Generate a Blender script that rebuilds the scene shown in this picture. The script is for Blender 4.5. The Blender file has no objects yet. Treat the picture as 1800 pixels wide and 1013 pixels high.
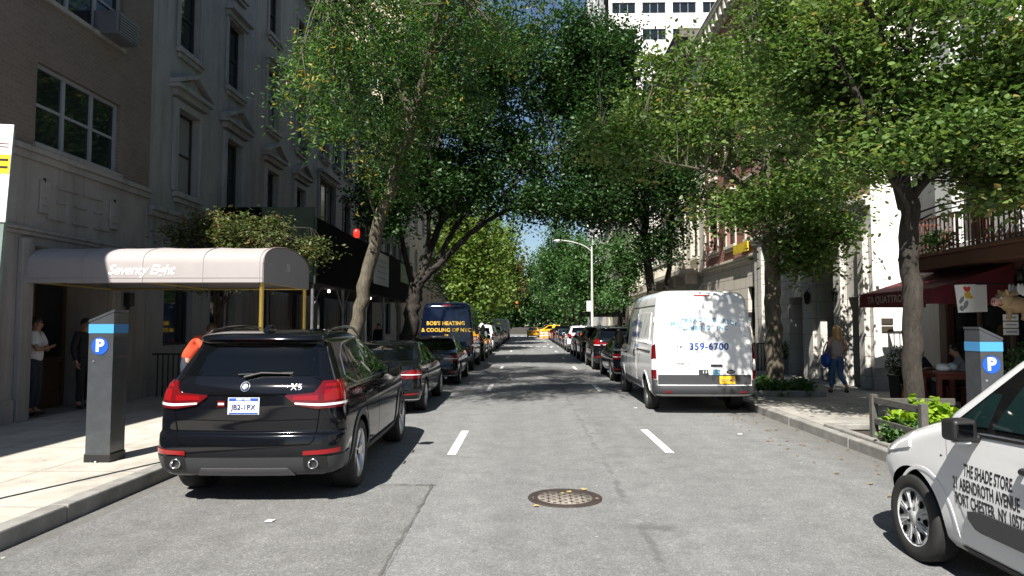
import bpy, bmesh, math, random
import numpy as np
from mathutils import Vector, Matrix, Euler
R = math.radians
S = bpy.context.scene
C = S.collection
# ------------------------------------------------------------------ camera
cam = bpy.data.cameras.new('camera'); cam.lens = 24.0; cam.sensor_width = 36.0
cam.clip_start = 0.05; cam.clip_end = 3000
co = bpy.data.objects.new('camera', cam); C.objects.link(co)
co.location = (0, 0, 1.8); co.rotation_euler = (R(90 + 3.1), 0, R(1.2))
S.camera = co
# ------------------------------------------------------------------ light
SUN_EL, SUN_A = 48.0, 16.0          # elevation; azimuth off the street axis, from behind left
W = bpy.data.worlds.new('World'); S.world = W; W.use_nodes = True
nt = W.node_tree; bg = nt.nodes['Background']
sky = nt.nodes.new('ShaderNodeTexSky'); sky.sky_type = 'NISHITA'; sky.sun_disc = False
sky.sun_elevation = R(SUN_EL); sky.sun_rotation = R(180 + SUN_A); sky.air_density = 1.0; sky.dust_density = 0.4; sky.ozone_density = 2.0
nt.links.new(sky.outputs[0], bg.inputs[0]); bg.inputs[1].default_value = 0.05
sl = bpy.data.lights.new('sun', 'SUN'); sl.energy = 5.0; sl.angle = R(0.5); sl.color = (1.0, 0.95, 0.87)
so = bpy.data.objects.new('sun', sl); C.objects.link(so)
_d = Vector((math.sin(R(SUN_A)) * math.cos(R(SUN_EL)), math.cos(R(SUN_A)) * math.cos(R(SUN_EL)), -math.sin(R(SUN_EL))))
so.rotation_euler = _d.to_track_quat('-Z', 'Y').to_euler(); so.location = (-20, -60, 60)
S.view_settings.view_transform = 'Standard'; S.view_settings.look = 'None'
S.view_settings.exposure = 1.1; S.view_settings.gamma = 1.0
S.cycles.max_bounces = 6; S.cycles.diffuse_bounces = 2; S.cycles.glossy_bounces = 3
S.cycles.transmission_bounces = 4; S.cycles.transparent_max_bounces = 6
S.cycles.caustics_reflective = False; S.cycles.caustics_refractive = False
# ------------------------------------------------------------------ helpers
class MB:
    def __init__(s): s.v = []; s.f = []; s.m = []; s.s = []
    def add(s, vs, fs, m=0, sm=False):
        o = len(s.v); s.v += [tuple(p) for p in vs]
        for f in fs: s.f.append(tuple(i + o for i in f)); s.m.append(m); s.s.append(sm)
        return s
    def box(s, x0, x1, y0, y1, z0, z1, m=0):
        return s.add([(x0,y0,z0),(x1,y0,z0),(x1,y1,z0),(x0,y1,z0),(x0,y0,z1),(x1,y0,z1),(x1,y1,z1),(x0,y1,z1)],
                     [(0,3,2,1),(4,5,6,7),(0,1,5,4),(1,2,6,5),(2,3,7,6),(3,0,4,7)], m)
    def obox(s, c, size, rot=(0,0,0), m=0, taper=1.0):
        M_ = Euler(rot).to_matrix(); c = Vector(c); a, b, d = [q / 2 for q in size]
        vs = []
        for z in (-d, d):
            t = taper if z > 0 else 1.0
            for x, y in ((-a,-b),(a,-b),(a,b),(-a,b)): vs.append(c + M_ @ Vector((x*t, y*t, z)))
        return s.add(vs, [(0,3,2,1),(4,5,6,7),(0,1,5,4),(1,2,6,5),(2,3,7,6),(3,0,4,7)], m)
    def prism(s, poly, axis, a, b, m=0, sm=False):
        def P(p, t):
            return (t, p[0], p[1]) if axis == 'x' else (p[0], t, p[1]) if axis == 'y' else (p[0], p[1], t)
        n = len(poly)
        s.add([P(p, a) for p in poly] + [P(p, b) for p in poly], [tuple(range(n))[::-1], tuple(range(n, 2*n))], m)
        return s.add([P(p, a) for p in poly] + [P(p, b) for p in poly], [(i, (i+1) % n, n + (i+1) % n, n + i) for i in range(n)], m, sm)
    def tube(s, pts, rad, n=8, m=0, sm=True, cap=True, rnd=None, rough=0):
        pts = [Vector(p) for p in pts]
        if not hasattr(rad, '__len__'): rad = [rad] * len(pts)
        vs = []; fs = []; up = Vector((0, 0, 1)); prev = None
        for i, p in enumerate(pts):
            t = (pts[min(i+1, len(pts)-1)] - pts[max(i-1, 0)]).normalized()
            if prev is None:
                a = t.cross(up if abs(t.z) < 0.95 else Vector((1, 0, 0))).normalized()
            else:
                a = (prev - t * prev.dot(t)).normalized()
            prev = a; b = t.cross(a)
            for k in range(n):
                th = 2 * math.pi * k / n; rr = rad[i] * (1 + (rnd.uniform(-rough, rough) if rnd else 0))
                vs.append(p + (a * math.cos(th) + b * math.sin(th)) * rr)
        for i in range(len(pts) - 1):
            for k in range(n):
                fs.append((i*n+k, i*n+(k+1) % n, (i+1)*n+(k+1) % n, (i+1)*n+k))
        s.add(vs, fs, m, sm)
        if cap:
            s.add(vs[:n], [tuple(range(n))[::-1]], m); s.add(vs[-n:], [tuple(range(n))], m)
        return s
    def lathe(s, prof, c=(0,0,0), n=24, axis='z', m=0, sm=True, cap=True):
        vs = []; c = Vector(c)
        for r, h in prof:
            for k in range(n):
                th = 2*math.pi*k/n; a, b = r*math.cos(th), r*math.sin(th)
                q = (a, b, h) if axis == 'z' else (h, a, b) if axis == 'x' else (b, h, a)
                vs.append(c + Vector(q))
        fs = [(i*n+k, i*n+(k+1) % n, (i+1)*n+(k+1) % n, (i+1)*n+k) for i in range(len(prof)-1) for k in range(n)]
        s.add(vs, fs, m, sm)
        if cap and prof[0][0] > 1e-4: s.add(vs[:n], [tuple(range(n))[::-1]], m)
        if cap and prof[-1][0] > 1e-4: s.add(vs[-n:], [tuple(range(n))], m)
        return s
    def ell(s, c, r, n=14, k=9, m=0, rot=None):
        vs = []; fs = []; c = Vector(c)
        if not hasattr(r, '__len__'): r = (r, r, r)
        Mx = Euler(rot).to_matrix() if rot else None
        for i in range(k + 1):
            ph = math.pi * i / k
            for j in range(n):
                th = 2*math.pi*j/n
                q = Vector((r[0]*math.sin(ph)*math.cos(th), r[1]*math.sin(ph)*math.sin(th), r[2]*math.cos(ph)))
                vs.append(c + (Mx @ q if Mx else q))
        for i in range(k):
            for j in range(n): fs.append((i*n+j, (i+1)*n+j, (i+1)*n+(j+1) % n, i*n+(j+1) % n))
        return s.add(vs, fs, m, True)
    def quad(s, a, b, c, d, m=0): return s.add([a, b, c, d], [(0, 1, 2, 3)], m)
    def grid(s, fn, nu, nv, m=0, sm=True):
        vs = [fn(i / nu, j / nv) for i in range(nu + 1) for j in range(nv + 1)]
        fs = [(i*(nv+1)+j, (i+1)*(nv+1)+j, (i+1)*(nv+1)+j+1, i*(nv+1)+j+1) for i in range(nu) for j in range(nv)]
        return s.add(vs, fs, m, sm)
    def build(s, name, mats, parent=None, bevel=0, seg=2, world=False, autos=None, recalc=False):
        me = bpy.data.meshes.new(name)
        off = Vector((0, 0, 0))
        if world and parent:
            q = parent
            while q: off += q.location; q = q.parent
        me.from_pydata([(p[0]-off.x, p[1]-off.y, p[2]-off.z) for p in s.v], [], s.f)
        me.polygons.foreach_set('material_index', s.m); me.polygons.foreach_set('use_smooth', s.s)
        if not isinstance(mats, (list, tuple)): mats = [mats]
        for x in mats: me.materials.append(x)
        if recalc or autos:
            bm = bmesh.new(); bm.from_mesh(me); bmesh.ops.remove_doubles(bm, verts=bm.verts, dist=1e-5)
            bmesh.ops.recalc_face_normals(bm, faces=bm.faces)
            if autos:
                for e in bm.edges:
                    e.smooth = not (len(e.link_faces) == 2 and e.calc_face_angle(0) > R(autos))
                for f in bm.faces: f.smooth = True
            bm.to_mesh(me); bm.free()
        me.update()
        o = bpy.data.objects.new(name, me); C.objects.link(o)
        if parent: o.parent = parent
        if bevel:
            b = o.modifiers.new('bevel', 'BEVEL'); b.width = bevel; b.segments = seg; b.limit_method = 'ANGLE'; b.angle_limit = R(40)
        return o

def tag(o, label=None, cat=None, group=None, kind=None):
    if label: o['label'] = label
    if cat: o['category'] = cat
    if group: o['group'] = group
    if kind: o['kind'] = kind
    return o
def thing(name, label, cat, loc=(0,0,0), rz=0, group=None):
    o = bpy.data.objects.new(name, None); C.objects.link(o); o.location = loc; o.rotation_euler = (0, 0, rz)
    o.empty_display_size = 0.2
    return tag(o, label, cat, group)
def struct(name, mb, m, **k): return tag(mb.build(name, m, **k), kind='structure')
def copy_tree(o, parent=None, swap=None):
    c = o.copy(); C.objects.link(c)
    if parent: c.parent = parent
    if swap and c.type == 'MESH':
        for sl_ in c.material_slots:
            if sl_.material in swap:
                m_ = swap[sl_.material]; sl_.link = 'OBJECT'; sl_.material = m_
    for ch in list(o.children): copy_tree(ch, c, swap)
    return c
def text_geo(txt, size=1.0, align='CENTER', shear=0.0, space=1.0, line=1.0, ext=0.0, bold=0.0, res=3):
    cu = bpy.data.curves.new('t', 'FONT'); cu.body = txt; cu.size = size; cu.align_x = align; cu.align_y = 'CENTER'
    cu.shear = shear; cu.space_character = space; cu.space_line = line; cu.extrude = ext; cu.offset = bold; cu.resolution_u = res
    ob = bpy.data.objects.new('t', cu); C.objects.link(ob)
    dg = bpy.context.evaluated_depsgraph_get(); me = bpy.data.meshes.new_from_object(ob.evaluated_get(dg))
    vs = [tuple(v.co) for v in me.vertices]; fs = [tuple(p.vertices) for p in me.polygons]
    bpy.data.objects.remove(ob); bpy.data.curves.remove(cu); bpy.data.meshes.remove(me)
    return vs, fs
def text_on(mb, fn, txt, size, **k):
    vs, fs = text_geo(txt, size, **k)
    return mb.add([fn(x, y) for x, y, z in vs], fs)

# ------------------------------------------------------------------ materials
def newmat(name):
    m = bpy.data.materials.new(name); m.use_nodes = True
    return m, m.node_tree, m.node_tree.nodes['Principled BSDF']
def nd(t, typ, **k):
    n = t.nodes.new(typ)
    for a, b in k.items(): setattr(n, a, b)
    return n
def noise_n(t, vec, scale, detail=4, rough=0.6):
    n = nd(t, 'ShaderNodeTexNoise'); n.inputs['Scale'].default_value = scale; n.inputs['Detail'].default_value = detail
    n.inputs['Roughness'].default_value = rough; t.links.new(vec, n.inputs['Vector']); return n.outputs['Fac']
def ramp_n(t, fac, stops):
    r = nd(t, 'ShaderNodeValToRGB'); t.links.new(fac, r.inputs[0]); e = r.color_ramp.elements
    while len(e) < len(stops): e.new(0.5)
    for q, (p, c) in zip(e, stops):
        q.position = p; q.color = (c[0], c[1], c[2], 1) if hasattr(c, '__len__') else (c, c, c, 1)
    return r.outputs[0]
def mix_n(t, a, b, fac, mode='MIX'):
    n = nd(t, 'ShaderNodeMix', data_type='RGBA', blend_type=mode)
    for i, q in ((6, a), (7, b)):
        if hasattr(q, 'is_linked'): t.links.new(q, n.inputs[i])
        else: n.inputs[i].default_value = (q[0], q[1], q[2], 1)
    if hasattr(fac, 'is_linked'): t.links.new(fac, n.inputs[0])
    else: n.inputs[0].default_value = fac
    return n.outputs[2]
def math_n(t, op, a, b=None, c=None):
    n = nd(t, 'ShaderNodeMath', operation=op)
    for i, q in enumerate((a, b, c)):
        if q is None: continue
        if hasattr(q, 'is_linked'): t.links.new(q, n.inputs[i])
        else: n.inputs[i].default_value = q
    return n.outputs[0]
def bump_n(t, p, h, strength=0.3, dist=0.02):
    b = nd(t, 'ShaderNodeBump'); b.inputs['Strength'].default_value = strength; b.inputs['Distance'].default_value = dist
    t.links.new(h, b.inputs['Height']); t.links.new(b.outputs[0], p.inputs['Normal'])
def pos(t): return nd(t, 'ShaderNodeNewGeometry').outputs['Position']
def objc(t): return nd(t, 'ShaderNodeTexCoord').outputs['Object']
def M(name, col, rough=0.6, metal=0.0, var=0.0, scale=4.0, bump=0.0, bscale=60.0, coat=0.0, spec=0.5, emit=None, es=1.0, grime=0.0):
    m, t, p = newmat(name)
    p.inputs['Base Color'].default_value = (*col, 1); p.inputs['Roughness'].default_value = rough
    p.inputs['Metallic'].default_value = metal; p.inputs['Coat Weight'].default_value = coat
    p.inputs['Coat Roughness'].default_value = 0.03; p.inputs['Specular IOR Level'].default_value = spec
    v = objc(t) if (var or bump or grime) else None
    if var:
        f = noise_n(t, v, scale, 6, 0.65)
        c = ramp_n(t, f, [(0.3, [q*(1-var) for q in col]), (0.7, [min(1, q*(1+var)) for q in col])])
        if grime:
            mp = nd(t, 'ShaderNodeMapping'); mp.inputs['Scale'].default_value = (3, 3, 0.25); t.links.new(v, mp.inputs[0])
            g = noise_n(t, mp.outputs[0], 1.3, 5, 0.7)
            c = mix_n(t, c, [q*(1-grime)*0.9 for q in col], ramp_n(t, g, [(0.48, 0.0), (0.72, 1.0)]))
        t.links.new(c, p.inputs['Base Color'])
    if bump: bump_n(t, p, noise_n(t, v, bscale, 4), bump, 0.01)
    if emit:
        p.inputs['Emission Color'].default_value = (*emit, 1); p.inputs['Emission Strength'].default_value = es
    return m
def brick_mat(name, c1, c2, mortar, bw=0.2, bh=0.067, ms=0.012, rough=0.85, var=0.5):
    m, t, p = newmat(name); p.inputs['Roughness'].default_value = rough
    sp = nd(t, 'ShaderNodeSeparateXYZ'); t.links.new(pos(t), sp.inputs[0])
    cb = nd(t, 'ShaderNodeCombineXYZ'); t.links.new(math_n(t, 'ADD', sp.outputs[0], sp.outputs[1]), cb.inputs[0]); t.links.new(sp.outputs[2], cb.inputs[1])
    b = nd(t, 'ShaderNodeTexBrick'); t.links.new(cb.outputs[0], b.inputs['Vector'])
    b.inputs['Color1'].default_value = (*c1, 1); b.inputs['Color2'].default_value = (*c2, 1); b.inputs['Mortar'].default_value = (*mortar, 1)
    b.inputs['Scale'].default_value = 1.0; b.inputs['Brick Width'].default_value = bw; b.inputs['Row Height'].default_value = bh; b.inputs['Mortar Size'].default_value = ms
    f = noise_n(t, pos(t), 0.8, 6, 0.7)
    c = mix_n(t, b.outputs[0], ramp_n(t, f, [(0.3, 1-var*0.6), (0.7, 1.0)]), 1.0, 'MULTIPLY')
    t.links.new(c, p.inputs['Base Color'])
    inv = math_n(t, 'SUBTRACT', 1.0, b.outputs['Fac']); bump_n(t, p, inv, 0.5, 0.01)
    return m
def ashlar_mat(name, col, bw=1.1, bh=0.42, ms=0.012, var=0.18):
    return brick_mat(name, col, [q*0.93 for q in col], [q*0.45 for q in col], bw, bh, ms, 0.75, var)
def paint(name, col, metal=0.0, rough=0.07): return M(name, col, rough if not metal else 0.3, metal, coat=1.0 if metal else 0.0, var=0.04, scale=2)

m_black = M('black_plastic', (0.012, 0.012, 0.013), 0.5, bump=0.05, bscale=300)
m_blackgloss = M('black_gloss', (0.008, 0.008, 0.009), 0.12, coat=0.6)
m_rubber = M('tyre_rubber', (0.018, 0.018, 0.018), 0.8, var=0.35, scale=8, bump=0.1)
m_under = M('underbody', (0.0025, 0.0025, 0.0025), 0.9, spec=0.05)
m_chrome = M('chrome', (0.75, 0.75, 0.77), 0.12, 1.0)
m_alloy = M('alloy_silver', (0.55, 0.56, 0.58), 0.3, 0.85, var=0.1)
m_hubcap = M('hubcap_silver', (0.50, 0.51, 0.52), 0.35, 0.15, var=0.15, scale=10)
m_greytrim = M('grey_trim', (0.040, 0.042, 0.046), 0.45, bump=0.05, bscale=300)
m_glass = M('car_glass', (0.0015, 0.002, 0.0025), 0.02, spec=0.5)
m_glassg = M('green_tinted_glass', (0.010, 0.026, 0.026), 0.02, spec=0.6)
m_red = M('tail_light_red', (0.10, 0.003, 0.005), 0.12, coat=0.6)
m_redlit = M('brake_lens', (0.22, 0.003, 0.005), 0.15, coat=0.5)
m_clear = M('clear_lens', (0.8, 0.8, 0.82), 0.1, coat=1.0)
m_amber = M('amber_lens', (0.8, 0.25, 0.02), 0.15, coat=1.0)
m_plate = M('plate_white', (0.75, 0.77, 0.8), 0.4)
m_plateY = M('plate_yellow', (0.85, 0.5, 0.03), 0.4)
m_ink = M('plate_ink', (0.02, 0.03, 0.12), 0.5)
m_inkblk = M('black_lettering', (0.015, 0.015, 0.017), 0.5)
m_blueink = M('blue_lettering', (0.02, 0.07, 0.32), 0.4)
m_lblue = M('pale_blue_lettering', (0.10, 0.32, 0.50), 0.4)
m_white = M('white_paint_plain', (0.8, 0.8, 0.8), 0.4)
m_yellowink = M('yellow_lettering', (0.50, 0.31, 0.02), 0.5)
p_black = paint('black_car_paint', (0.0035, 0.004, 0.006))
p_white = paint('white_car_paint', (0.78, 0.79, 0.80))
p_navy = paint('navy_car_paint', (0.003, 0.006, 0.018))
p_navyb = paint('dark_blue_car_paint', (0.012, 0.02, 0.045))
p_charc = paint('charcoal_car_paint', (0.006, 0.007, 0.008))
m_satin = M('satin_grey', (0.13, 0.13, 0.135), 0.4)
p_silver = paint('silver_car_paint', (0.42, 0.43, 0.44), 0.6)
p_grey = paint('grey_car_paint', (0.12, 0.125, 0.13), 0.4)
p_red = paint('red_car_paint', (0.28, 0.015, 0.02))
p_taxi = paint('taxi_yellow_paint', (0.85, 0.42, 0.01))
p_green = paint('dark_green_car_paint', (0.01, 0.03, 0.02))
# ------------------------------------------------------------------ vehicles
def pchip(x, y):
    x = np.array(x, float); y = np.array(y, float); h = np.diff(x); d = np.diff(y) / h; n = len(x); s = np.zeros(n)
    for i in range(1, n - 1):
        if d[i-1] * d[i] > 0:
            w1 = 2*h[i] + h[i-1]; w2 = h[i] + 2*h[i-1]; s[i] = (w1 + w2) / (w1 / d[i-1] + w2 / d[i])
    s[0] = d[0]; s[-1] = d[-1]
    def f(t):
        t = min(max(t, x[0]), x[-1]); i = min(max(int(np.searchsorted(x, t) - 1), 0), n - 2)
        u = (t - x[i]) / h[i]; a = y[i]; b = y[i+1]
        return float((2*u**3-3*u*u+1)*a + (u**3-2*u*u+u)*h[i]*s[i] + (-2*u**3+3*u*u)*b + (u**3-u*u)*h[i]*s[i+1])
    return f
class Shell:                     # a car body as a stack of rounded plan outlines
    def __init__(s, rows, L, kr=0.06, kf=0.25, ksr=0.03, ksf=0.06):
        z = [r[0] for r in rows]; s.z = z; s.f = [pchip(z, [r[i] for r in rows]) for i in range(1, 6)]
        s.L = L; s.kr = kr; s.kf = kf; s.ksr = ksr; s.ksf = ksf
    def warp(s, x, y, z):
        yr, yf, hw = s.f[0](z), s.f[1](z), s.f[2](z)
        t = min(max((y - yr) / max(yf - yr, 1e-3), 0), 1); q = (x / hw) ** 2
        k = min(1, (yf - yr) / 2.0)
        y2 = y + s.kr * k * q * (1 - t) - s.kf * k * q * t
        w = (y - s.L/2) / (s.L/2); x2 = x * (1 - (s.ksr if w < 0 else s.ksf) * w * w)
        return Vector((x2, y2, z))
    def per(s, u, z, off=0.0):    # u: distance round the outline from the middle of the rear, + to the right
        yr, yf, hw, rr, rf = [f(z) for f in s.f]; sg = 1 if u >= 0 else -1; u = abs(u); a = hw - rr; b = rr * math.pi / 2
        if u <= a: x, y, nx, ny = u, yr, 0, -1
        elif u <= a + b:
            th = (u - a) / rr; nx, ny = math.sin(th), -math.cos(th); x, y = a + rr*nx, yr + rr + rr*ny
        else: x, y, nx, ny = hw, yr + rr + (u - a - b), 1, 0
        p = s.warp(x, y, z); return Vector((sg * (p.x + nx*off), p.y + ny*off, z))
    def side(s, y, z, sg, off=0.0):
        yr, yf, hw, rr, rf = [f(z) for f in s.f]; x = hw
        if y < yr + rr: q = min(1, (yr + rr - y) / rr); x = hw - rr + rr * math.sqrt(max(0, 1 - q*q))
        elif y > yf - rf: q = min(1, (y - yf + rf) / rf); x = hw - rf + rf * math.sqrt(max(0, 1 - q*q))
        p = s.warp(x, y, z); return Vector((sg * (p.x + off), p.y, z))
    def front(s, x, z, off=0.0):
        yr, yf, hw, rr, rf = [f(z) for f in s.f]; ax = abs(x); y = yf
        if ax > hw - rf: q = min(1, (ax - hw + rf) / rf); y = yf - rf + rf * math.sqrt(max(0, 1 - q*q))
        p = s.warp(min(ax, hw), y, z); return Vector((math.copysign(p.x, x), p.y + off, z + off * 0.4))
    def ring(s, z):
        yr, yf, hw, rr, rf = [f(z) for f in s.f]; pts = []
        a = hw - rr; b = hw - rf; nr, na, ns = 8, 7, 26
        for i in range(nr): pts.append((-a + 2*a*i/nr, yr))
        for i in range(na): th = math.pi/2*i/na; pts.append((a + rr*math.sin(th), yr + rr - rr*math.cos(th)))
        for i in range(ns): pts.append((hw, yr + rr + (yf - rf - yr - rr)*i/ns))
        for i in range(na): th = math.pi/2*i/na; pts.append((b + rf*math.cos(th), yf - rf + rf*math.sin(th)))
        for i in range(nr): pts.append((b - 2*b*i/nr, yf))
        for i in range(na): th = math.pi/2*i/na; pts.append((-b - rf*math.sin(th), yf - rf + rf*math.cos(th)))
        for i in range(ns): pts.append((-hw, yf - rf + (yr + rr - yf + rf)*i/ns))
        for i in range(na): th = math.pi/2*i/na; pts.append((-a - rr*math.cos(th), yr + rr - rr*math.sin(th)))
        return [s.warp(x, y, z) for x, y in pts]
    def body(s, root, mat, axles, arch, zc, nz=5, sub=None):
        zs = []
        for a, b in zip(s.z[:-1], s.z[1:]): zs += [a + (b-a)*i/nz for i in range(nz)]
        zs.append(s.z[-1]); mb = MB(); rs = [s.ring(z) for z in zs]; n = len(rs[0])
        vs = [p for r in rs for p in r]; fs = [(i*n+k, i*n+(k+1) % n, (i+1)*n+(k+1) % n, (i+1)*n+k) for i in range(len(rs)-1) for k in range(n)]
        fs.append(tuple(range(n))[::-1]); fs.append(tuple(range((len(rs)-1)*n, len(rs)*n))); mb.add(vs, fs, 0, True)
        o = mb.build('body', [mat, m_under], root)
        cb = MB(); hw = s.f[2](0.5)
        for ya in axles:
            for sg in (-1, 1):
                cb.lathe([(arch, min(sg*(hw+.2), sg*(hw-.34))), (arch, max(sg*(hw+.2), sg*(hw-.34)))], (0, ya, zc), 40, 'x', 1, False)
        cut = cb.build('cut', [mat, m_under], None, recalc=True)
        md = o.modifiers.new('b', 'BOOLEAN'); md.object = cut; md.operation = 'DIFFERENCE'; md.solver = 'EXACT'
        bpy.context.view_layer.update(); dg = bpy.context.evaluated_depsgraph_get()
        me = bpy.data.meshes.new_from_object(o.evaluated_get(dg)); o.modifiers.clear(); o.data = me
        bpy.data.objects.remove(cut)
        bm = bmesh.new(); bm.from_mesh(me)
        for e in bm.edges: e.smooth = not (len(e.link_faces) == 2 and e.calc_face_angle(0) > R(38))
        for f in bm.faces: f.smooth = True
        bm.to_mesh(me); bm.free()
        return o
def lin(pts, u):
    for (a, za), (b, zb) in zip(pts[:-1], pts[1:]):
        if u <= b: return za + (zb - za) * (0 if b == a else max(0, (u - a) / (b - a)))
    return pts[-1][1]
def patch(mb, fn, low, high, nu=10, nv=4, off=0.004, th=0.014, m=0):
    """a thin panel hugging the surface fn(u, z, off) between a lower and an upper line"""
    G = {}
    def P(i, j, o):
        t = i / nu; ul = low[0][0] + (low[-1][0]-low[0][0])*t; uh = high[0][0] + (high[-1][0]-high[0][0])*t
        zl, zh = lin(low, ul), lin(high, uh); w = j / nv
        return fn(ul + (uh-ul)*w, zl + (zh-zl)*w, o)
    A = [[P(i, j, off) for j in range(nv+1)] for i in range(nu+1)]; Bk = [[P(i, j, off-th) for j in range(nv+1)] for i in range(nu+1)]
    vs = [p for r in A for p in r]
    fs = [(i*(nv+1)+j, (i+1)*(nv+1)+j, (i+1)*(nv+1)+j+1, i*(nv+1)+j+1) for i in range(nu) for j in range(nv)]
    c = sum(vs, Vector()) / len(vs); a = (A[1][0]-A[0][0]) if nu else Vector((1,0,0)); nrm = (A[nu//2+1][nv//2]-A[nu//2][nv//2]).cross(A[nu//2][nv//2+1 if nv > 1 else 1]-A[nu//2][nv//2])
    flip = nrm.dot(A[nu//2][nv//2] - Bk[nu//2][nv//2]) < 0
    mb.add(vs, [f[::-1] if flip else f for f in fs], m, True)
    loop = [(i, 0) for i in range(nu)] + [(nu, j) for j in range(nv)] + [(i, nv) for i in range(nu, 0, -1)] + [(0, j) for j in range(nv, 0, -1)]
    k = len(loop); rv = [A[i][j] for i, j in loop] + [Bk[i][j] for i, j in loop]
    rf = [(q, k+q, k+(q+1) % k, (q+1) % k) for q in range(k)]
    mb.add(rv, [f if flip else f[::-1] for f in rf][::1], m, False)
    return mb
def ribbon(mb, fn, pts, w, off=0.003, n=6, m=0, closed=False):
    P = []
    for (a, b) in zip(pts[:-1], pts[1:]):
        for i in range(n): P.append((a[0]+(b[0]-a[0])*i/n, a[1]+(b[1]-a[1])*i/n))
    P.append(pts[-1]); vs = []
    for i, (u, z) in enumerate(P):
        a = P[max(i-1, 0)]; b = P[min(i+1, len(P)-1)]; du, dz = b[0]-a[0], b[1]-a[1]; l = math.hypot(du, dz) or 1
        nu, nz = -dz/l*w/2, du/l*w/2
        q = [fn(u+nu, z+nz, off-.012), fn(u+nu, z+nz, off), fn(u-nu, z-nz, off), fn(u-nu, z-nz, off-.012)]; vs += q
    fs = [(i*4+k, (i+1)*4+k, (i+1)*4+k+1, i*4+k+1) for i in range(len(P)-1) for k in range(3)]
    return mb.add(vs, fs, m, False)

_wheels = {}
def wheel_meshes(style, r, w):
    if (style, r) in _wheels: return _wheels[(style, r)]
    rim_r = r * (0.70 if style != 'cap' else 0.66); t = MB()
    t.lathe([(rim_r, -w/2*.86), (rim_r+.012, -w/2), (r*.93, -w/2), (r*.985, -w/2*.86), (r, -w/2*.6), (r, w/2*.6), (r*.985, w/2*.86), (r*.93, w/2), (rim_r+.012, w/2), (rim_r, w/2*.86)], n=44, axis='x', cap=False)
    for g in (-.5, 0, .5): t.lathe([(r+.0015, g*w*.6-.004), (r+.0015, g*w*.6+.004)], n=44, axis='x', sm=False, cap=False)
    q = MB()                                                    # outer face towards +x
    q.lathe([(rim_r*.93, -w/2*.8), (rim_r*.93, w/2*.5), (rim_r*.985, w/2*.93), (rim_r+.004, w/2*.95), (rim_r+.004, -w/2*.8)], n=44, axis='x', m=0, cap=False)
    q.lathe([(rim_r*.93, 0.0), (0.0, 0.0)], n=30, axis='x', m=1, sm=False)
    xo = w/2*.82
    if style == 'five':
        for k in range(5):
            for d in (-.13, .13):
                a = 2*math.pi*k/5 + d*.6; b = 2*math.pi*k/5 + d
                c0 = Vector((xo*.8, .06*math.cos(a), .06*math.sin(a))); c1 = Vector((xo, rim_r*.96*math.cos(b), rim_r*.96*math.sin(b)))
                tn = Vector((0, -math.sin(b), math.cos(b)))
                vs = []
                for c_, h in ((c0, .020), (c1, .026)):
                    for sx in (0, -.045):
                        for st in (-1, 1): vs.append(c_ + tn*h*st + Vector((sx, 0, 0)))
                q.add(vs, [(0,1,5,4), (2,6,7,3), (0,4,6,2), (1,3,7,5)], 0)
        q.lathe([(.075, xo*.3), (.075, xo*.75), (.06, xo*.86), (0.0, xo*.9)], n=20, axis='x', m=0)
        q.lathe([(.028, xo*.9), (.026, xo*.95), (0, xo*.95)], n=14, axis='x', m=1)
    elif style == 'steel':
        q.lathe([(rim_r*.92, xo*.5), (rim_r*.7, xo*.25), (rim_r*.5, xo*.6), (.07, xo*.62), (.06, xo*.9), (0, xo*.95)], n=30, axis='x', m=0)
        for k in range(10):
            a = 2*math.pi*k/10; q.ell((xo*.32, rim_r*.74*math.cos(a), rim_r*.74*math.sin(a)), (.02, .022, .022), 8, 5, 1)
    else:                                                       # full wheel cover with openings
        q.lathe([(rim_r*.97, xo*.85), (rim_r*.90, xo*1.02), (rim_r*.55, xo*.95), (rim_r*.30, xo*1.08), (.05, xo*1.1), (.045, xo*1.16), (0, xo*1.17)], n=40, axis='x', m=0)
        for k in range(8):
            a = 2*math.pi*k/8
            c_ = Vector((xo*.975, rim_r*.74*math.cos(a), rim_r*.74*math.sin(a))); tn = Vector((0, -math.sin(a), math.cos(a))); rd = Vector((0, math.cos(a), math.sin(a)))
            sh_ = [(-.022, .034), (.022, .034), (.028, .010), (.010, -.03), (-.010, -.03), (-.028, .010)]
            vs = [c_ + tn*x_ + rd*y_ + Vector((.012, 0, 0)) for x_, y_ in sh_]
            q.add(vs, [tuple(range(6)) if True else ()], 1)
            for d in (-.26, .26):                                # raised ribs
                b = a + math.pi/8 + d*.35
                q.tube([(xo*1.08, rim_r*.32*math.cos(a+math.pi/8), rim_r*.32*math.sin(a+math.pi/8)), (xo*1.0, rim_r*.9*math.cos(b), rim_r*.9*math.sin(b))], .008, 5, 0)
        for k in range(5):
            a = 2*math.pi*k/5; q.ell((xo*1.08, .075*math.cos(a), .075*math.sin(a)), .012, 8, 5, 1)
    a = q.build('wheel', [m_hubcap if style == 'cap' else (m_greytrim if style == 'steel' else m_alloy), m_under]); b = t.build('tyre', m_rubber)
    res = (a.data, b.data); bpy.data.objects.remove(a); bpy.data.objects.remove(b)
    _wheels[(style, r)] = res; return res
def add_wheels(root, axles, r, w, tx, style):
    a, b = wheel_meshes(style, r, w)
    for ya in axles:
        for sg in (-1, 1):
            o = bpy.data.objects.new('wheel', a); C.objects.link(o); o.parent = root; o.location = (sg*tx, ya, r)
            if sg < 0: o.rotation_euler = (0, 0, math.pi)
            t = bpy.data.objects.new('tyre', b); C.objects.link(t); t.parent = o
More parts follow.
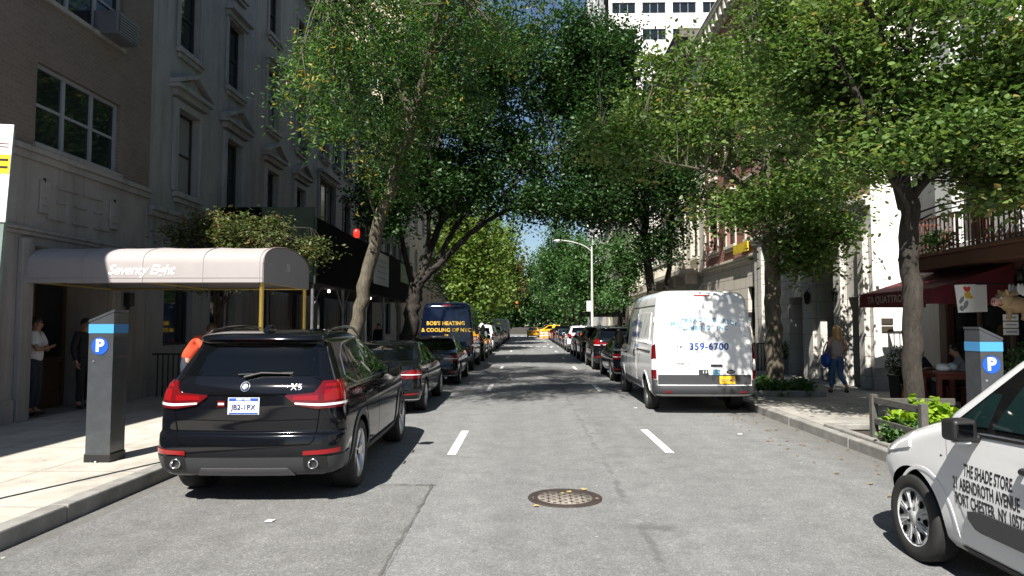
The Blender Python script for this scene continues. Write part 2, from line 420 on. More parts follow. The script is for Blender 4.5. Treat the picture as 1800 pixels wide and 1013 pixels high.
def add_mirror(root, c, sg, mat, sz=(.2, .11, .15)):
    mb = MB(); x, y, z = c
    mb.ell((x + sg*sz[0]*.5, y, z), (sz[0]*.55, sz[1]*.7, sz[2]*.6), 16, 10)
    mb.obox((x, y, z-.04), (.14, .05, .05))
    o = mb.build('wing_mirror', mat, root)
    g = MB(); g.obox((x + sg*sz[0]*.5, y - sz[1]*.62, z), (sz[0]*.78, .02, sz[2]*.8)); g.build('mirror_glass', m_glass, o, bevel=.01)
def both(fn): return [(sg, (lambda u, z, o, sg=sg: fn(u, z, sg, o))) for sg in (-1, 1)]
def plate(root, fn, x, z, w, h, txt, base, ink, band=None):
    mb = MB(); patch(mb, lambda u, zz, o: fn(u, zz, o), [(x-w/2, z-h/2), (x+w/2, z-h/2)], [(x-w/2, z+h/2), (x+w/2, z+h/2)], 4, 1, .016, .012)
    p = mb.build('number_plate', base, root)
    if txt:
        t = MB(); text_on(t, lambda a, b: fn(x+a, z-.012+b, .019), txt, .074, bold=.0015); t.build('lettering', ink, p)
    if band:
        t = MB(); text_on(t, lambda a, b: fn(x+a, z+h/2-.018+b, .021), 'NEW YORK', .028, bold=.0008)
        t.build('state_name', m_plate, p)
        t = MB(); patch(t, lambda u, zz, o: fn(u, zz, o), [(x-w/2+.01, z+h/2-.033), (x+w/2-.01, z+h/2-.033)], [(x-w/2+.01, z+h/2-.004), (x+w/2-.01, z+h/2-.004)], 2, 1, .0185, .002); t.build('state_band', m_blueink, p)
        t = MB(); patch(t, lambda u, zz, o: fn(u, zz, o), [(x-w/2+.01, z-h/2+.004), (x+w/2-.01, z-h/2+.004)], [(x-w/2+.01, z-h/2+.018), (x+w/2-.01, z-h/2+.018)], 2, 1, .0185, .002); t.build('lower_band', m_blueink, p)
    return p

SUV_ROWS = [(.24,.34,4.60,.78,.15,.25), (.30,.12,4.76,.89,.15,.3), (.40,.04,4.84,.945,.20,.35), (.55,.0,4.88,.968,.22,.4), (.70,.015,4.87,.970,.22,.4),
    (.735,.055,4.86,.969,.22,.4), (.85,.05,4.83,.963,.22,.4), (.98,.05,4.74,.945,.22,.4), (1.06,.055,4.50,.930,.22,.4), (1.12,.065,4.0,.918,.22,.36),
    (1.18,.085,3.55,.900,.22,.3), (1.25,.13,3.33,.865,.22,.3), (1.45,.275,2.90,.765,.2,.25), (1.60,.375,2.55,.695,.18,.25), (1.625,.36,2.47,.685,.18,.25), (1.645,.29,2.42,.68,.18,.25),
    (1.685,.32,2.22,.655,.18,.3), (1.725,.55,1.98,.60,.2,.3), (1.752,.95,1.65,.45,.2,.2), (1.758,1.1,1.5,.3,.1,.1)]
def make_suv(label, paintm, detail=True, group=None):
    root = thing('parked_suv' if detail else 'parked_car', label, 'car', group=group)
    sh = Shell(SUV_ROWS, 4.89, .07, .3, .03, .06); ax = (.96, 3.93); r = .375
    sh.body(root, paintm, ax, .425, .385)
    add_wheels(root, ax, r, .27, .815, 'five')
    ps = sh.per
    # glass
    g = MB(); patch(g, ps, [(-.70, 1.285), (.70, 1.285)], [(-.60, 1.605), (.60, 1.605)], 14, 5, .005); g.build('rear_window', m_glass, root)
    g = MB(); patch(g, lambda u, z, o: sh.front(u, z, o), [(-.72, 1.22), (.72, 1.22)], [(-.58, 1.66), (.58, 1.66)], 14, 6, .006); g.build('windscreen', m_glass, root)
    tr = MB()
    for sg, f in both(sh.side):
        for lo, hi, nm in (([(.62, 1.27), (.98, 1.18)], [(.82, 1.46), (1.06, 1.56)], 'quarter_window'), ([(1.04, 1.18), (1.92, 1.18)], [(1.12, 1.57), (1.90, 1.63)], 'side_window'), ([(1.99, 1.18), (3.18, 1.18)], [(1.97, 1.635), (2.42, 1.60)], 'side_window')):
            g = MB(); patch(g, f, lo, hi, 8, 5, .005); g.build(nm, m_glass, root)
        ribbon(tr, f, [(.60, 1.255), (.98, 1.16), (3.2, 1.16), (2.45, 1.62), (1.95, 1.655), (1.1, 1.595), (.80, 1.475), (.60, 1.255)], .016, .007)
    tr.build('window_trim', m_chrome, root)
    # doors
    for sg, f in both(sh.side):
        for lo, hi in (([(1.38, .66), (1.50, .44), (2.02, .44)], [(1.16, 1.10), (2.00, 1.12)]), ([(2.035, .44), (3.28, .44)], [(2.015, 1.12), (3.30, 1.13)])):
            d = MB(); patch(d, f, lo, hi, 14, 10, .004); d = d.build('door', paintm, root)
            yh = hi[0][0] + .14; h = MB(); h.tube([f(yh, 1.02, .01), f(yh+.04, 1.025, .04), f(yh+.18, 1.03, .04), f(yh+.22, 1.03, .01)], .014, 8); h.build('handle', paintm, d)
        sk = MB(); patch(sk, f, [(1.42, .27), (3.48, .27)], [(1.42, .40), (3.48, .40)], 10, 2, .02, .03); sk.build('side_skirt', m_greytrim, root)
        for ya in ax:
            ar = MB()
            P = [(ya + .44*math.cos(a), .385 + .44*math.sin(a)) for a in [math.pi*(-.06 + 1.12*i/22) for i in range(23)]]
            ribbon(ar, f, P, .055, .012, 1); ar.build('arch_trim', m_greytrim, root)
    for sg in (-1, 1):
        p = sh.side(2.95, 1.16, sg, .03); add_mirror(root, (p.x, p.y, 1.19), sg, paintm, (.2, .12, .17))
    # rear lamps
    for sg in (-1, 1):
        f = lambda u, z, o, sg=sg: ps(sg*u, z, o)
        l = MB(); patch(l, f, [(.40, 1.085), (.52, 1.0), (.72, .965), (1.2, .985)], [(.40, 1.10), (.70, 1.125), (.745, 1.235), (1.02, 1.245), (1.22, 1.17)], 26, 4, .022, .03); l = l.build('tail_light', m_red, root)
        w = MB(); patch(w, f, [(.50, 1.012), (.73, .992), (1.1, 1.005)], [(.50, 1.028), (.73, 1.016), (1.1, 1.028)], 12, 1, .026, .004); w.build('reversing_lens', m_clear, l)
        w = MB(); patch(w, f, [(.47, 1.055), (.73, 1.045)], [(.49, 1.09), (.73, 1.10)], 6, 1, .025, .004); patch(w, f, [(.78, 1.04), (1.12, 1.06)], [(.78, 1.21), (1.05, 1.215)], 8, 2, .025, .004); w.build('lamp_lens', m_redlit, l)
        l = MB(); patch(l, f, [(.60, .515), (.97, .53)], [(.60, .555), (.98, .575)], 8, 1, .012, .02); l.build('reflector', m_redlit, root)
    l = MB(); patch(l, ps, [(-.24, 1.632), (.24, 1.632)], [(-.24, 1.652), (.24, 1.652)], 6, 1, .008); l.build('brake_light', m_redlit, root)
    # tailgate seams
    sm = MB()
    for sg in (-1, 1):
        f = lambda u, z, o, sg=sg: ps(sg*u, z, o)
        ribbon(sm, f, [(.745, 1.24), (.745, .96), (.735, .86), (.70, .66), (.66, .62), (0, .60)], .010, .0035)
        ribbon(sm, f, [(0, .845), (.74, .86)], .007, .0035)
        ribbon(sm, f, [(.66, 1.27), (.745, 1.24)], .008, .0035)
    sm.build('seam', m_under, root)
    v = MB(); patch(v, ps, [(-.78, .33), (.78, .33)], [(-.80, .49), (.80, .49)], 16, 4, .012, .03)
    patch(v, ps, [(-1.24, .36), (-.78, .33)], [(-1.24, .52), (-.80, .49)], 10, 4, .012, .03); patch(v, ps, [(.78, .33), (1.24, .36)], [(.80, .49), (1.24, .52)], 10, 4, .012, .03)
    v.build('bumper_trim', m_greytrim, root)
    v = MB(); patch(v, ps, [(-.50, .30), (.50, .30)], [(-.44, .385), (.44, .385)], 10, 2, .03, .05); v.build('diffuser', m_satin if detail else m_greytrim, root)
    for sg in (-1, 1):
        e = MB(); p = ps(sg*.70, .43, 0.0); e.lathe([(.040, .30), (.040, -.03), (.048, -.035), (.050, .0), (.050, .3)], (p.x, p.y-.01, .43), 20, 'y'); e = e.build('exhaust_pipe', m_chrome, root)
        q = MB(); q.lathe([(.039, .02), (0, .02)], (p.x, p.y-.01, .43), 20, 'y'); q.build('bore', m_under, e)
        b = MB(); patch(b, lambda u, z, o, sg=sg: ps(sg*u, z, o), [(.60, .37), (.83, .37)], [(.60, .50), (.83, .50)], 4, 2, .015, .02); b.build('exhaust_surround', m_black, root)
    for sg in (-1, 1): rl = MB(); rl.tube([(sg*.63, .62, 1.68), (sg*.625, .72, 1.735), (sg*.61, 1.0, 1.765), (sg*.60, 1.6, 1.785), (sg*.60, 2.05, 1.755), (sg*.61, 2.3, 1.68)], .017, 8); rl.build('roof_rail', m_blackgloss, root)
    an = MB(); an.prism([(.52, 1.70), (.66, 1.795), (.74, 1.80), (.86, 1.72)], 'x', -.028, .028); an.build('antenna_fin', paintm, root, bevel=.012)
    wp = MB(); wp.tube([ps(-.05, 1.275, .03), ps(.12, 1.315, .035), ps(.44, 1.305, .03)], [.016, .013, .008], 6); wp.tube([ps(-.12, 1.30, .03), ps(.44, 1.318, .028)], .007, 6); wp.build('wiper', m_black, root)
    if detail:
        plate(root, ps, -.02, .995, .32, .165, 'JB2-1PX', m_plate, m_ink, True)
        hs = MB(); patch(hs, ps, [(-.40, 1.10), (.40, 1.10)], [(-.40, 1.118), (.40, 1.118)], 8, 1, .012, .01); hs.build('handle_strip', m_under, root)
        b = MB(); c = ps(-.02, 1.18, 0); N = 24
        def disc(mb, r, o, a0=0, a1=2*math.pi, n=24, m=0, zc=1.185):
            ring = [(r*math.cos(a0+(a1-a0)*i/n), r*math.sin(a0+(a1-a0)*i/n)) for i in range(n+1)]
            mb.add([ps(-.02, zc, o)] + [ps(-.02+x, zc+y, o) for x, y in ring], [(0, i+1, i+2) for i in range(n)], m)
            mb.add([ps(-.02+x, zc+y, o) for x, y in ring] + [ps(-.02+x, zc+y, o-.015) for x, y in ring], [(i, i+n+1, i+n+2, i+1) for i in range(n)], m)
        disc(b, .048, .012, m=0); disc(b, .042, .0135, m=1); disc(b, .027, .0145, m=0)
        for k in range(4): disc(b, .025, .0155, k*math.pi/2, (k+1)*math.pi/2, 8, 3 if k % 2 else 2)
        b.build('badge', [m_chrome, m_blackgloss, m_white, m_blueink], root)
        t = MB(); text_on(t, lambda a, b_: ps(.50+a, 1.175+b_, .009), 'X5', .085, space=1.25, bold=.001); t.build('model_badge', m_chrome, root)
        t = MB(); patch(t, ps, [(-.295, .985), (-.215, .985)], [(-.295, 1.045), (-.215, 1.045)], 4, 2, .006); t = t.build('sticker', m_red, root)
        q = MB(); patch(q, ps, [(-.285, 1.005), (-.225, 1.005)], [(-.285, 1.025), (-.225, 1.025)], 2, 1, .009); q.build('sticker_band', m_white, t)
        for xx, zz, s_ in ((-.25, 1.37, .10), (.28, 1.36, .07)): pass
    else:
        plate(root, ps, 0, .98, .31, .155, None, m_plate, m_ink)
    return root

SED_ROWS = [(.2,.34,4.5,.75,.12,.3), (.28,.08,4.68,.86,.14,.35), (.40,.02,4.78,.90,.2,.45), (.52,.0,4.82,.912,.22,.45), (.64,.03,4.82,.915,.22,.45), (.76,.045,4.72,.908,.22,.45),
    (.84,.05,4.46,.898,.22,.42), (.92,.06,4.0,.885,.22,.38), (.975,.08,3.68,.868,.22,.34), (1.0,.18,3.55,.855,.2,.3), (1.02,.48,3.45,.845,.2,.3), (1.05,.62,3.36,.825,.2,.3),
    (1.2,.94,3.06,.745,.2,.28), (1.34,1.27,2.76,.665,.2,.25), (1.40,1.5,2.56,.62,.2,.25), (1.435,1.78,2.32,.5,.15,.15), (1.445,1.92,2.16,.3,.1,.1)]
def make_sedan(label, paintm, group=None, lamp='wide', plate_txt=None, name='parked_car'):
    root = thing(name, label, 'car', group=group); sh = Shell(SED_ROWS, 4.85, .10, .32, .03, .06); ax = (1.0, 3.86); r = .33
    sh.body(root, paintm, ax, .375, .34); add_wheels(root, ax, r, .225, .79, 'five'); ps = sh.per
    g = MB(); patch(g, ps, [(-.66, 1.06), (.66, 1.06)], [(-.56, 1.37), (.56, 1.37)], 14, 6, .006); g.build('rear_window', m_glass, root)
    g = MB(); patch(g, sh.front, [(-.68, 1.06), (.68, 1.06)], [(-.56, 1.38), (.56, 1.38)], 14, 6, .006); g.build('windscreen', m_glass, root)
    tr = MB()
    for sg, f in both(sh.side):
        for lo, hi in (([(1.08, 1.03), (2.05, 1.02)], [(1.50, 1.33), (2.10, 1.36)]), ([(2.12, 1.02), (3.2, 1.02)], [(2.16, 1.36), (2.62, 1.34)])):
            g = MB(); patch(g, f, lo, hi, 8, 4, .005); g.build('side_window', m_glass, root)
        ribbon(tr, f, [(1.05, 1.015), (3.22, 1.0), (2.64, 1.355), (2.1, 1.378), (1.48, 1.35), (1.05, 1.015)], .014, .007)
        for lo, hi in (([(1.36, .52), (1.45, .36), (2.08, .36)], [(1.2, .95), (2.07, .95)]), ([(2.095, .36), (3.2, .36)], [(2.085, .95), (3.22, .95)])):
            d = MB(); patch(d, f, lo, hi, 12, 8, .004); d = d.build('door', paintm, root)
            yh = hi[0][0] + .12; h = MB(); h.tube([f(yh, .86, .01), f(yh+.03, .865, .035), f(yh+.17, .865, .035), f(yh+.2, .86, .01)], .013, 6); h.build('handle', m_chrome, d)
        p = sh.side(3.02, 1.0, sg, .03); add_mirror(root, (p.x, p.y, 1.03), sg, paintm, (.19, .11, .13))
    tr.build('window_trim', m_chrome, root)
    for sg in (-1, 1):
        f = lambda u, z, o, sg=sg: ps(sg*u, z, o); l = MB()
        if lamp == 'wide': patch(l, f, [(.40, .78), (.62, .72), (1.14, .74)], [(.40, .86), (.75, .905), (1.16, .87)], 20, 4, .012, .02)
        else: patch(l, f, [(.46, .80), (.68, .73), (1.12, .73)], [(.46, .85), (.70, .90), (.86, .93), (1.18, .86)], 20, 4, .012, .02)
        l = l.build('tail_light', m_red, root); w = MB(); patch(w, f, [(.5, .80), (1.05, .79)], [(.5, .815), (1.06, .81)], 10, 1, .016, .004); w.build('lamp_strip', m_clear, l)
        w = MB(); patch(w, f, [(.66, .82), (1.06, .82)], [(.70, .87), (1.06, .85)], 8, 1, .0155, .004); w.build('lamp_lens', m_redlit, l)
        l = MB(); patch(l, f, [(.62, .40), (.92, .41)], [(.62, .43), (.92, .445)], 6, 1, .01, .02); l.build('reflector', m_redlit, root)
        h = MB(); patch(h, lambda u, z, o, sg=sg: sh.front(sg*u, z, o), [(.45, .66), (.82, .68)], [(.45, .76), (.82, .78)], 6, 2, .006); h.build('headlight', m_clear, root)
    sm = MB()
    for sg in (-1, 1): ribbon(sm, lambda u, z, o, sg=sg: ps(sg*u, z, o), [(.70, .97), (.70, .74), (.62, .60), (0, .59)], .009, .0035)
    sm.build('seam', m_under, root)
    cs = MB(); patch(cs, ps, [(-1.2, .30), (1.2, .30)], [(-1.2, .32), (1.2, .32)], 24, 1, .012); cs.build('chrome_strip', m_chrome, root)
    b = MB(); patch(b, ps, [(-.7, .24), (.7, .24)], [(-.7, .29), (.7, .29)], 10, 1, .012); b.build('bumper_trim', m_black, root)
    for sg in (-1, 1): e = MB(); p = ps(sg*.55, .27, 0); e.lathe([(.035, .2), (.035, -.03), (.02, -.03), (.02, .1)], (p.x, p.y, .25), 14, 'y'); e.build('exhaust_pipe', m_chrome, root)
    plate(root, ps, 0, .72 if lamp == 'wide' else .50, .31, .15, plate_txt, m_plate, m_ink)
    return root

VAN_ROWS = [(.34,.30,5.60,.86,.1,.3), (.40,.05,5.80,.97,.12,.35), (.50,.0,5.90,1.0,.14,.4), (.585,.0,5.93,1.01,.14,.4), (.60,.055,5.93,1.015,.07,.4), (.80,.06,5.95,1.03,.07,.4), (1.0,.065,5.92,1.03,.07,.4),
    (1.12,.07,5.75,1.028,.07,.4), (1.24,.08,5.45,1.022,.07,.38), (1.34,.085,5.10,1.015,.07,.35), (1.45,.09,4.93,1.005,.07,.33), (1.8,.12,4.52,.972,.08,.3), (2.15,.16,4.12,.932,.10,.3), (2.33,.19,3.86,.90,.12,.35),
    (2.43,.25,3.62,.85,.14,.4), (2.49,.40,3.35,.76,.16,.4), (2.53,.75,2.95,.55,.2,.3), (2.54,1.0,2.6,.3,.15,.15)]
def make_van(label, paintm, name='cargo_van', zs=1.0, style='white', group=None):
    rows = [(r[0]*zs if r[0] > .6 else r[0],) + r[1:] for r in VAN_ROWS]
    root = thing(name, label, 'van', group=group); sh = Shell(rows, 5.98, .03, .4, .0, .07); ax = (1.12, 4.87); r = .35
    sh.body(root, paintm, ax, .42, .36, 4); add_wheels(root, ax, r, .235, .87, 'steel'); ps = sh.per
    g = MB(); patch(g, sh.front, [(-.84, 1.42*zs), (.84, 1.42*zs)], [(-.72, 2.1*zs), (.72, 2.1*zs)], 12, 6, .006); g.build('windscreen', m_glass, root)
    for sg, f in both(sh.side):
        g = MB(); patch(g, f, [(3.82, 1.33*zs), (4.92, 1.33*zs)], [(3.84, 1.98*zs), (4.22, 1.98*zs)], 8, 5, .006); g.build('side_window', m_glass, root)
        d = MB(); patch(d, f, [(3.72, .50), (4.42, .50), (4.55, .84*zs), (4.90, .86*zs)], [(3.72, 1.30*zs), (4.95, 1.30*zs)], 14, 8, .004); d = d.build('door', paintm, root)
        h = MB(); h.tube([f(3.82, 1.13*zs, .01), f(3.85, 1.13*zs, .04), f(4.0, 1.13*zs, .04), f(4.03, 1.13*zs, .01)], .016, 6); h.build('handle', m_black, d)
        d = MB(); patch(d, f, [(2.34, .50), (3.70, .50)], [(2.34, 2.16*zs), (3.70, 2.16*zs)], 10, 10, .004); patch(d, f, [(2.46, 1.42*zs), (3.60, 1.42*zs)], [(2.46, 2.06*zs), (3.60, 2.06*zs)], 6, 5, .012, .012); d = d.build('panel_door', paintm, root)
        h = MB(); h.tube([f(2.45, 1.1*zs, .01), f(2.48, 1.1*zs, .04), f(2.48, 1.22*zs, .04), f(2.45, 1.22*zs, .01)], .016, 6); h.build('handle', m_black, d)
        q = MB(); patch(q, f, [(.62, 1.42*zs), (2.22, 1.42*zs)], [(.62, 2.06*zs), (2.22, 2.06*zs)], 6, 5, .012, .02); q.build('side_panel', paintm, root)
        q = MB(); ribbon(q, f, [(.45, 1.25*zs), (2.3, 1.25*zs)], .035, .008); ribbon(q, f, [(.3, 2.2*zs), (3.9, 2.2*zs)], .02, .004); q.build('rail_groove', m_greytrim, root)
        q = MB(); patch(q, f, [(1.62, .44), (4.36, .44)], [(1.62, .56), (4.36, .56)], 10, 2, .02, .03); q.build('side_trim', m_greytrim, root)
        for ya in ax:
            q = MB(); P = [(ya + .44*math.cos(a), .36 + .44*math.sin(a)) for a in [math.pi*(-.04 + 1.08*i/20) for i in range(21)]]
            ribbon(q, f, P, .05, .012, 1); q.build('arch_trim', paintm if style == 'white' else m_greytrim, root)
        p = sh.side(4.62, 1.42*zs, sg, .06); add_mirror(root, (p.x, p.y, 1.5*zs), sg, m_black, (.2, .12, .36))
    for sg in (-1, 1):
        f = lambda u, z, o, sg=sg: ps(sg*u, z, o)
        if style == 'white':
            l = MB(); patch(l, f, [(.955, .72), (1.12, .72)], [(.965, 1.42), (1.10, 1.36)], 8, 6, .014, .02); l = l.build('tail_light', m_red, root)
            w = MB(); patch(w, f, [(.965, .90), (1.10, .90)], [(.975, 1.12), (1.09, 1.10)], 6, 2, .017, .004); w.build('reversing_lens', m_clear, l)
        else:
            l = MB(); patch(l, f, [(.96, .78), (1.10, .78)], [(.96, 1.25), (1.09, 1.25)], 6, 5, .014, .02); l = l.build('tail_light', m_red, root)
            w = MB(); patch(w, f, [(.965, 1.0), (1.09, 1.0)], [(.965, 1.07), (1.09, 1.07)], 6, 1, .017, .004); w.build('reversing_lens', m_clear, l)
        h = MB(); patch(h, lambda u, z, o, sg=sg: sh.front(sg*u, z, o), [(.55, .86), (.9, .9)], [(.55, 1.04), (.9, 1.08)], 5, 2, .008); h.build('headlight', m_clear, root)
    l = MB(); patch(l, ps, [(-.16, 2.385*zs), (.16, 2.385*zs)], [(-.16, 2.415*zs), (.16, 2.415*zs)], 4, 1, .01); l.build('brake_light', m_redlit, root)
    low = MB(); patch(low, ps, [(-.93, .605), (.93, .605)], [(-.93, .80), (.93, .80)], 10, 3, .006); low.build('lower_panel', m_greytrim if style == 'white' else paintm, root)
    bp = MB(); patch(bp, ps, [(-1.15, .41), (1.15, .41)], [(-1.15, .59), (1.15, .59)], 24, 4, .03, .06); patch(bp, ps, [(.94, .59), (1.12, .59)], [(.94, .70), (1.12, .70)], 6, 2, .012); patch(bp, ps, [(-1.12, .59), (-.94, .59)], [(-1.12, .70), (-.94, .70)], 6, 2, .012); bp.build('rear_bumper', m_greytrim, root)
    sm = MB(); ribbon(sm, ps, [(0, .60), (0, 2.33*zs)], .008, .003)
    for sg in (-1, 1): ribbon(sm, lambda u, z, o, sg=sg: ps(sg*u, z, o), [(.93, .60), (.94, 1.5*zs), (.84, 2.28*zs), (0, 2.31*zs)], .008, .003)
    if style == 'white': pass
    sm.build('seam', m_hubcap if style == 'white' else m_under, root)
    for sg in (-1, 1):
        for zz in (1.0, 1.9):
            h = MB(); p = ps(sg*.98, zz*zs, .012); h.obox(p, (.05, .03, .10)); h.build('hinge', paintm, root, bevel=.008)
    h = MB(); h.obox(ps(.24, .99, .012), (.24, .03, .045)); h.build('handle', m_black, root, bevel=.012)
    for u in (-.74, .74):
        l = MB(); patch(l, ps, [(u-.07, .445), (u+.07, .445)], [(u-.07, .48), (u+.07, .48)], 3, 1, .036, .01); l.build('reflector', m_redlit, root)
    if style == 'white':
        plate(root, ps, .45, .70, .31, .155, None, m_plateY, m_ink)
        t = MB(); text_on(t, lambda a, b: ps(.45+a, .69+b, .02), '10210-MG', .07, bold=.001); t.build('plate_lettering', m_ink, root)
        t = MB()
        vs, fs = text_geo('McCREADY  &  RICE', .125, bold=.003, space=1.25)
        t.add([ps(.02+x, 1.905 + y - .10*(x/.7)**2, .006) for x, y, z in vs], fs); text_on(t, lambda a, b: ps(.0+a, 1.735+b, .006), 'PLUMBING   INC', .115, bold=.003, space=1.2)
        t.build('sign_lettering', m_lblue, root)
        t = MB(); text_on(t, lambda a, b: ps(.10+a, 1.36+b, .006), '359-6700', .19, bold=.006, space=1.1); t.build('phone_lettering', m_blueink, root)
        t = MB(); text_on(t, lambda a, b: ps(-.50+a, 1.355+b, .006), '718', .075, bold=.002); text_on(t, lambda a, b: ps(-.42+a, 1.02+b, .006), 'LICENSED  NO. 1', .05, bold=.001); t.build('small_lettering', m_inkblk, root)
        for u, w_, m__ in ((-.02, .20, m_greytrim), (.24, .15, m_lblue)):
            t = MB(); patch(t, ps, [(u-w_/2, .80), (u+w_/2, .80)], [(u-w_/2, .905), (u+w_/2, .905)], 3, 1, .009, .006); t.build('sticker', m__, root)
        t = MB(); text_on(t, lambda a, b: ps(.03+a, .855+b, .012), '1 3 3', .07, bold=.003); text_on(t, lambda a, b: ps(.24+a, .855+b, .012), 'T-150', .045, bold=.001); t.build('sticker_lettering', m_white, root)
        t = MB(); c = [(.085*math.cos(a), .038*math.sin(a)) for a in [2*math.pi*i/24 for i in range(24)]]
        t.add([ps(.52+x, .86+y, .012) for x, y in c], [tuple(range(24))]); t.build('badge', m_inkblk, root)
        t = MB(); text_on(t, lambda a, b: ps(.52+a, .86+b, .015), 'Ford', .05, shear=.3); t.build('badge_lettering', m_white, root)
        f = lambda y, z, o: sh.side(y, z, -1, o)
        t = MB(); vs, fs = text_geo('McCREADY & RICE', .18, bold=.004, space=1.1)
        t.add([f(2.55-x, 1.86 + y - .10*(x/.9)**2, .017) for x, y, z in vs], fs); text_on(t, lambda a, b: f(2.55-a, 1.58+b, .017), 'PLUMBING  INC', .16, bold=.004); t.build('side_lettering', m_blueink, root)
        t = MB(); text_on(t, lambda a, b: f(2.3-a, 1.33+b, .012), '718 359-6700', .11, bold=.002); t.build('side_phone', m_lblue, root)
    else:
        t = MB(); text_on(t, lambda a, b: ps(-.03+a, 1.86+b, .008), "BOB'S HEATING", .20, bold=.007, space=1.05); t.build('sign_lettering', m_yellowink, root); t = MB(); text_on(t, lambda a, b: ps(.02+a, 1.60+b, .008), "& COOLING OF NYC.", .195, bold=.007, space=1.05); t.build('sign_lettering', m_yellowink, root); t = MB(); text_on(t, lambda a, b: ps(0+a, 1.40+b, .008), "718", .1, bold=.003)
        t.build('sign_lettering', m_yellowink, root)
        q = MB(); q.obox((0, .45, 2.49*zs), (.16, .1, .08)); q.build('roof_lamp', m_black, root, bevel=.02)
        g = MB(); plate(root, ps, .0, .70, .31, .155, None, m_plate, m_ink)
    return root

CON_ROWS = [(.22,.25,4.15,.76,.1,.35), (.30,.06,4.30,.83,.12,.45), (.48,.0,4.40,.862,.14,.5), (.66,.02,4.42,.872,.14,.42), (.76,.03,4.38,.875,.14,.44), (.84,.035,4.28,.873,.12,.46), (.93,.04,4.08,.87,.12,.46),
    (1.04,.05,3.74,.866,.1,.42), (1.11,.06,3.46,.858,.1,.30), (1.17,.07,3.34,.852,.1,.20), (1.28,.09,3.16,.832,.1,.16), (1.45,.12,2.90,.80,.12,.15), (1.62,.17,2.64,.765,.14,.16), (1.72,.24,2.42,.735,.15,.2),
    (1.79,.38,2.10,.64,.15,.25), (1.82,.65,1.62,.48,.15,.2), (1.83,.9,1.4,.25,.1,.1)]
def make_compact(label, paintm, name='compact_van', text=True, cat='van', group=None):
    root = thing(name, label, cat, group=group); sh = Shell(CON_ROWS, 4.42, .05, .20, .0, .02); ax = (.88, 3.55); r = .325
    sh.body(root, paintm, ax, .375, .335); add_wheels(root, ax, r, .215, .765, 'cap'); ps = sh.per; gl = m_glassg if text else m_glass
    g = MB(); patch(g, sh.front, [(-.70, 1.22), (.70, 1.22)], [(-.60, 1.68), (.60, 1.68)], 12, 6, .006); g.build('windscreen', gl, root)
    g = MB(); patch(g, ps, [(-.66, 1.18), (.66, 1.18)], [(-.58, 1.62), (.58, 1.62)], 10, 4, .006); g.build('rear_window', gl, root)
    for sg, f in both(sh.side):
        q = MB(); patch(q, f, [(1.70, 1.135), (3.24, 1.085)], [(1.72, 1.685), (2.42, 1.665)], 12, 6, .004); q.build('window_surround', m_blackgloss, root)
        g = MB(); patch(g, f, [(1.78, 1.17), (2.76, 1.135)], [(1.79, 1.655), (2.40, 1.64)], 8, 5, .009); g.build('side_window', gl, root)
        g = MB(); patch(g, f, [(2.81, 1.135), (3.16, 1.115)], [(2.74, 1.36), (2.82, 1.36)], 5, 4, .009); g.build('quarter_window', gl, root)
        d = MB(); patch(d, f, [(2.06, .30), (2.90, .30), (3.08, .56), (3.20, .80)], [(2.06, 1.10), (3.26, 1.04)], 16, 10, .004); d = d.build('door', paintm, root)
        h = MB(); h.tube([f(2.20, .925, .012), f(2.23, .925, .045), f(2.39, .93, .045), f(2.42, .93, .012)], .019, 8); h.build('handle', m_black, d)
        h = MB(); h.ell(f(2.31, .925, .0), (.012, .10, .045), 14, 8); h.build('handle_recess', m_greytrim, d)
        d = MB(); patch(d, f, [(1.25, .40), (1.35, .30), (2.045, .30)], [(.92, 1.08), (2.045, 1.10)], 10, 8, .004); d.build('panel_door', paintm, root)
        m_ = MB(); patch(m_, f, [(2.06, .44), (2.90, .44), (2.98, .50)], [(2.06, .575), (2.86, .575), (2.98, .55)], 14, 3, .020, .02); m_.build('side_moulding', m_greytrim, root); m_ = MB(); patch(m_, f, [(1.30, .44), (2.04, .44)], [(1.30, .575), (2.04, .575)], 4, 3, .018, .02); m_.build('side_moulding', m_greytrim, root)
        k = MB(); patch(k, f, [(1.28, .225), (3.14, .225)], [(1.28, .28), (3.14, .28)], 10, 2, .015, .03); k.build('side_skirt', m_black, root)
        for ya in ax:
            a_ = MB(); P = [(ya + .392*math.cos(a), .335 + .392*math.sin(a)) for a in [math.pi*(-.02 + 1.04*i/22) for i in range(23)]]
            ribbon(a_, f, P, .026, .004, 1); a_.build('arch_lip', paintm, root)
        # fender crease, badge, headlight
        h = MB(); patch(h, f, [(3.72, .86), (4.30, .72)], [(3.78, .96), (4.22, .90)], 10, 4, .010, .02); h.build('headlight', m_clear, root)
        b = MB(); b.lathe([(.016, 0), (.016, .008), (0, .01)], f(3.30, .86, .0) , 12, 'x'); b.build('fuel_badge', m_greytrim, root)
        p = f(2.86, 1.1, .05); mm = MB(); mm.obox((p.x + sg*.075, p.y+.05, 1.11), (.17, .14, .145), (0, 0, sg*-.12)); mm.obox((p.x-sg*.03, p.y+.05, 1.055), (.12, .08, .06)); mo = mm.build('wing_mirror', m_black, root, bevel=.055, seg=5)
        gq = MB(); gq.obox((p.x + sg*.080, p.y-.022, 1.112), (.112, .012, .085), (0, 0, sg*-.12)); gq.build('mirror_glass', m_glass, mo, bevel=.005)
        mw = MB(); mw.obox((p.x + sg*.07, p.y+.04, 1.03), (.10, .07, .02)); mw.build('mirror_base', paintm, mo, bevel=.012)
        l = MB(); patch(l, lambda u, z, o, sg=sg: ps(sg*u, z, o), [(.74, .80), (.96, .80)], [(.76, 1.24), (.92, 1.24)], 6, 4, .01, .02); l.build('tail_light', m_red, root)
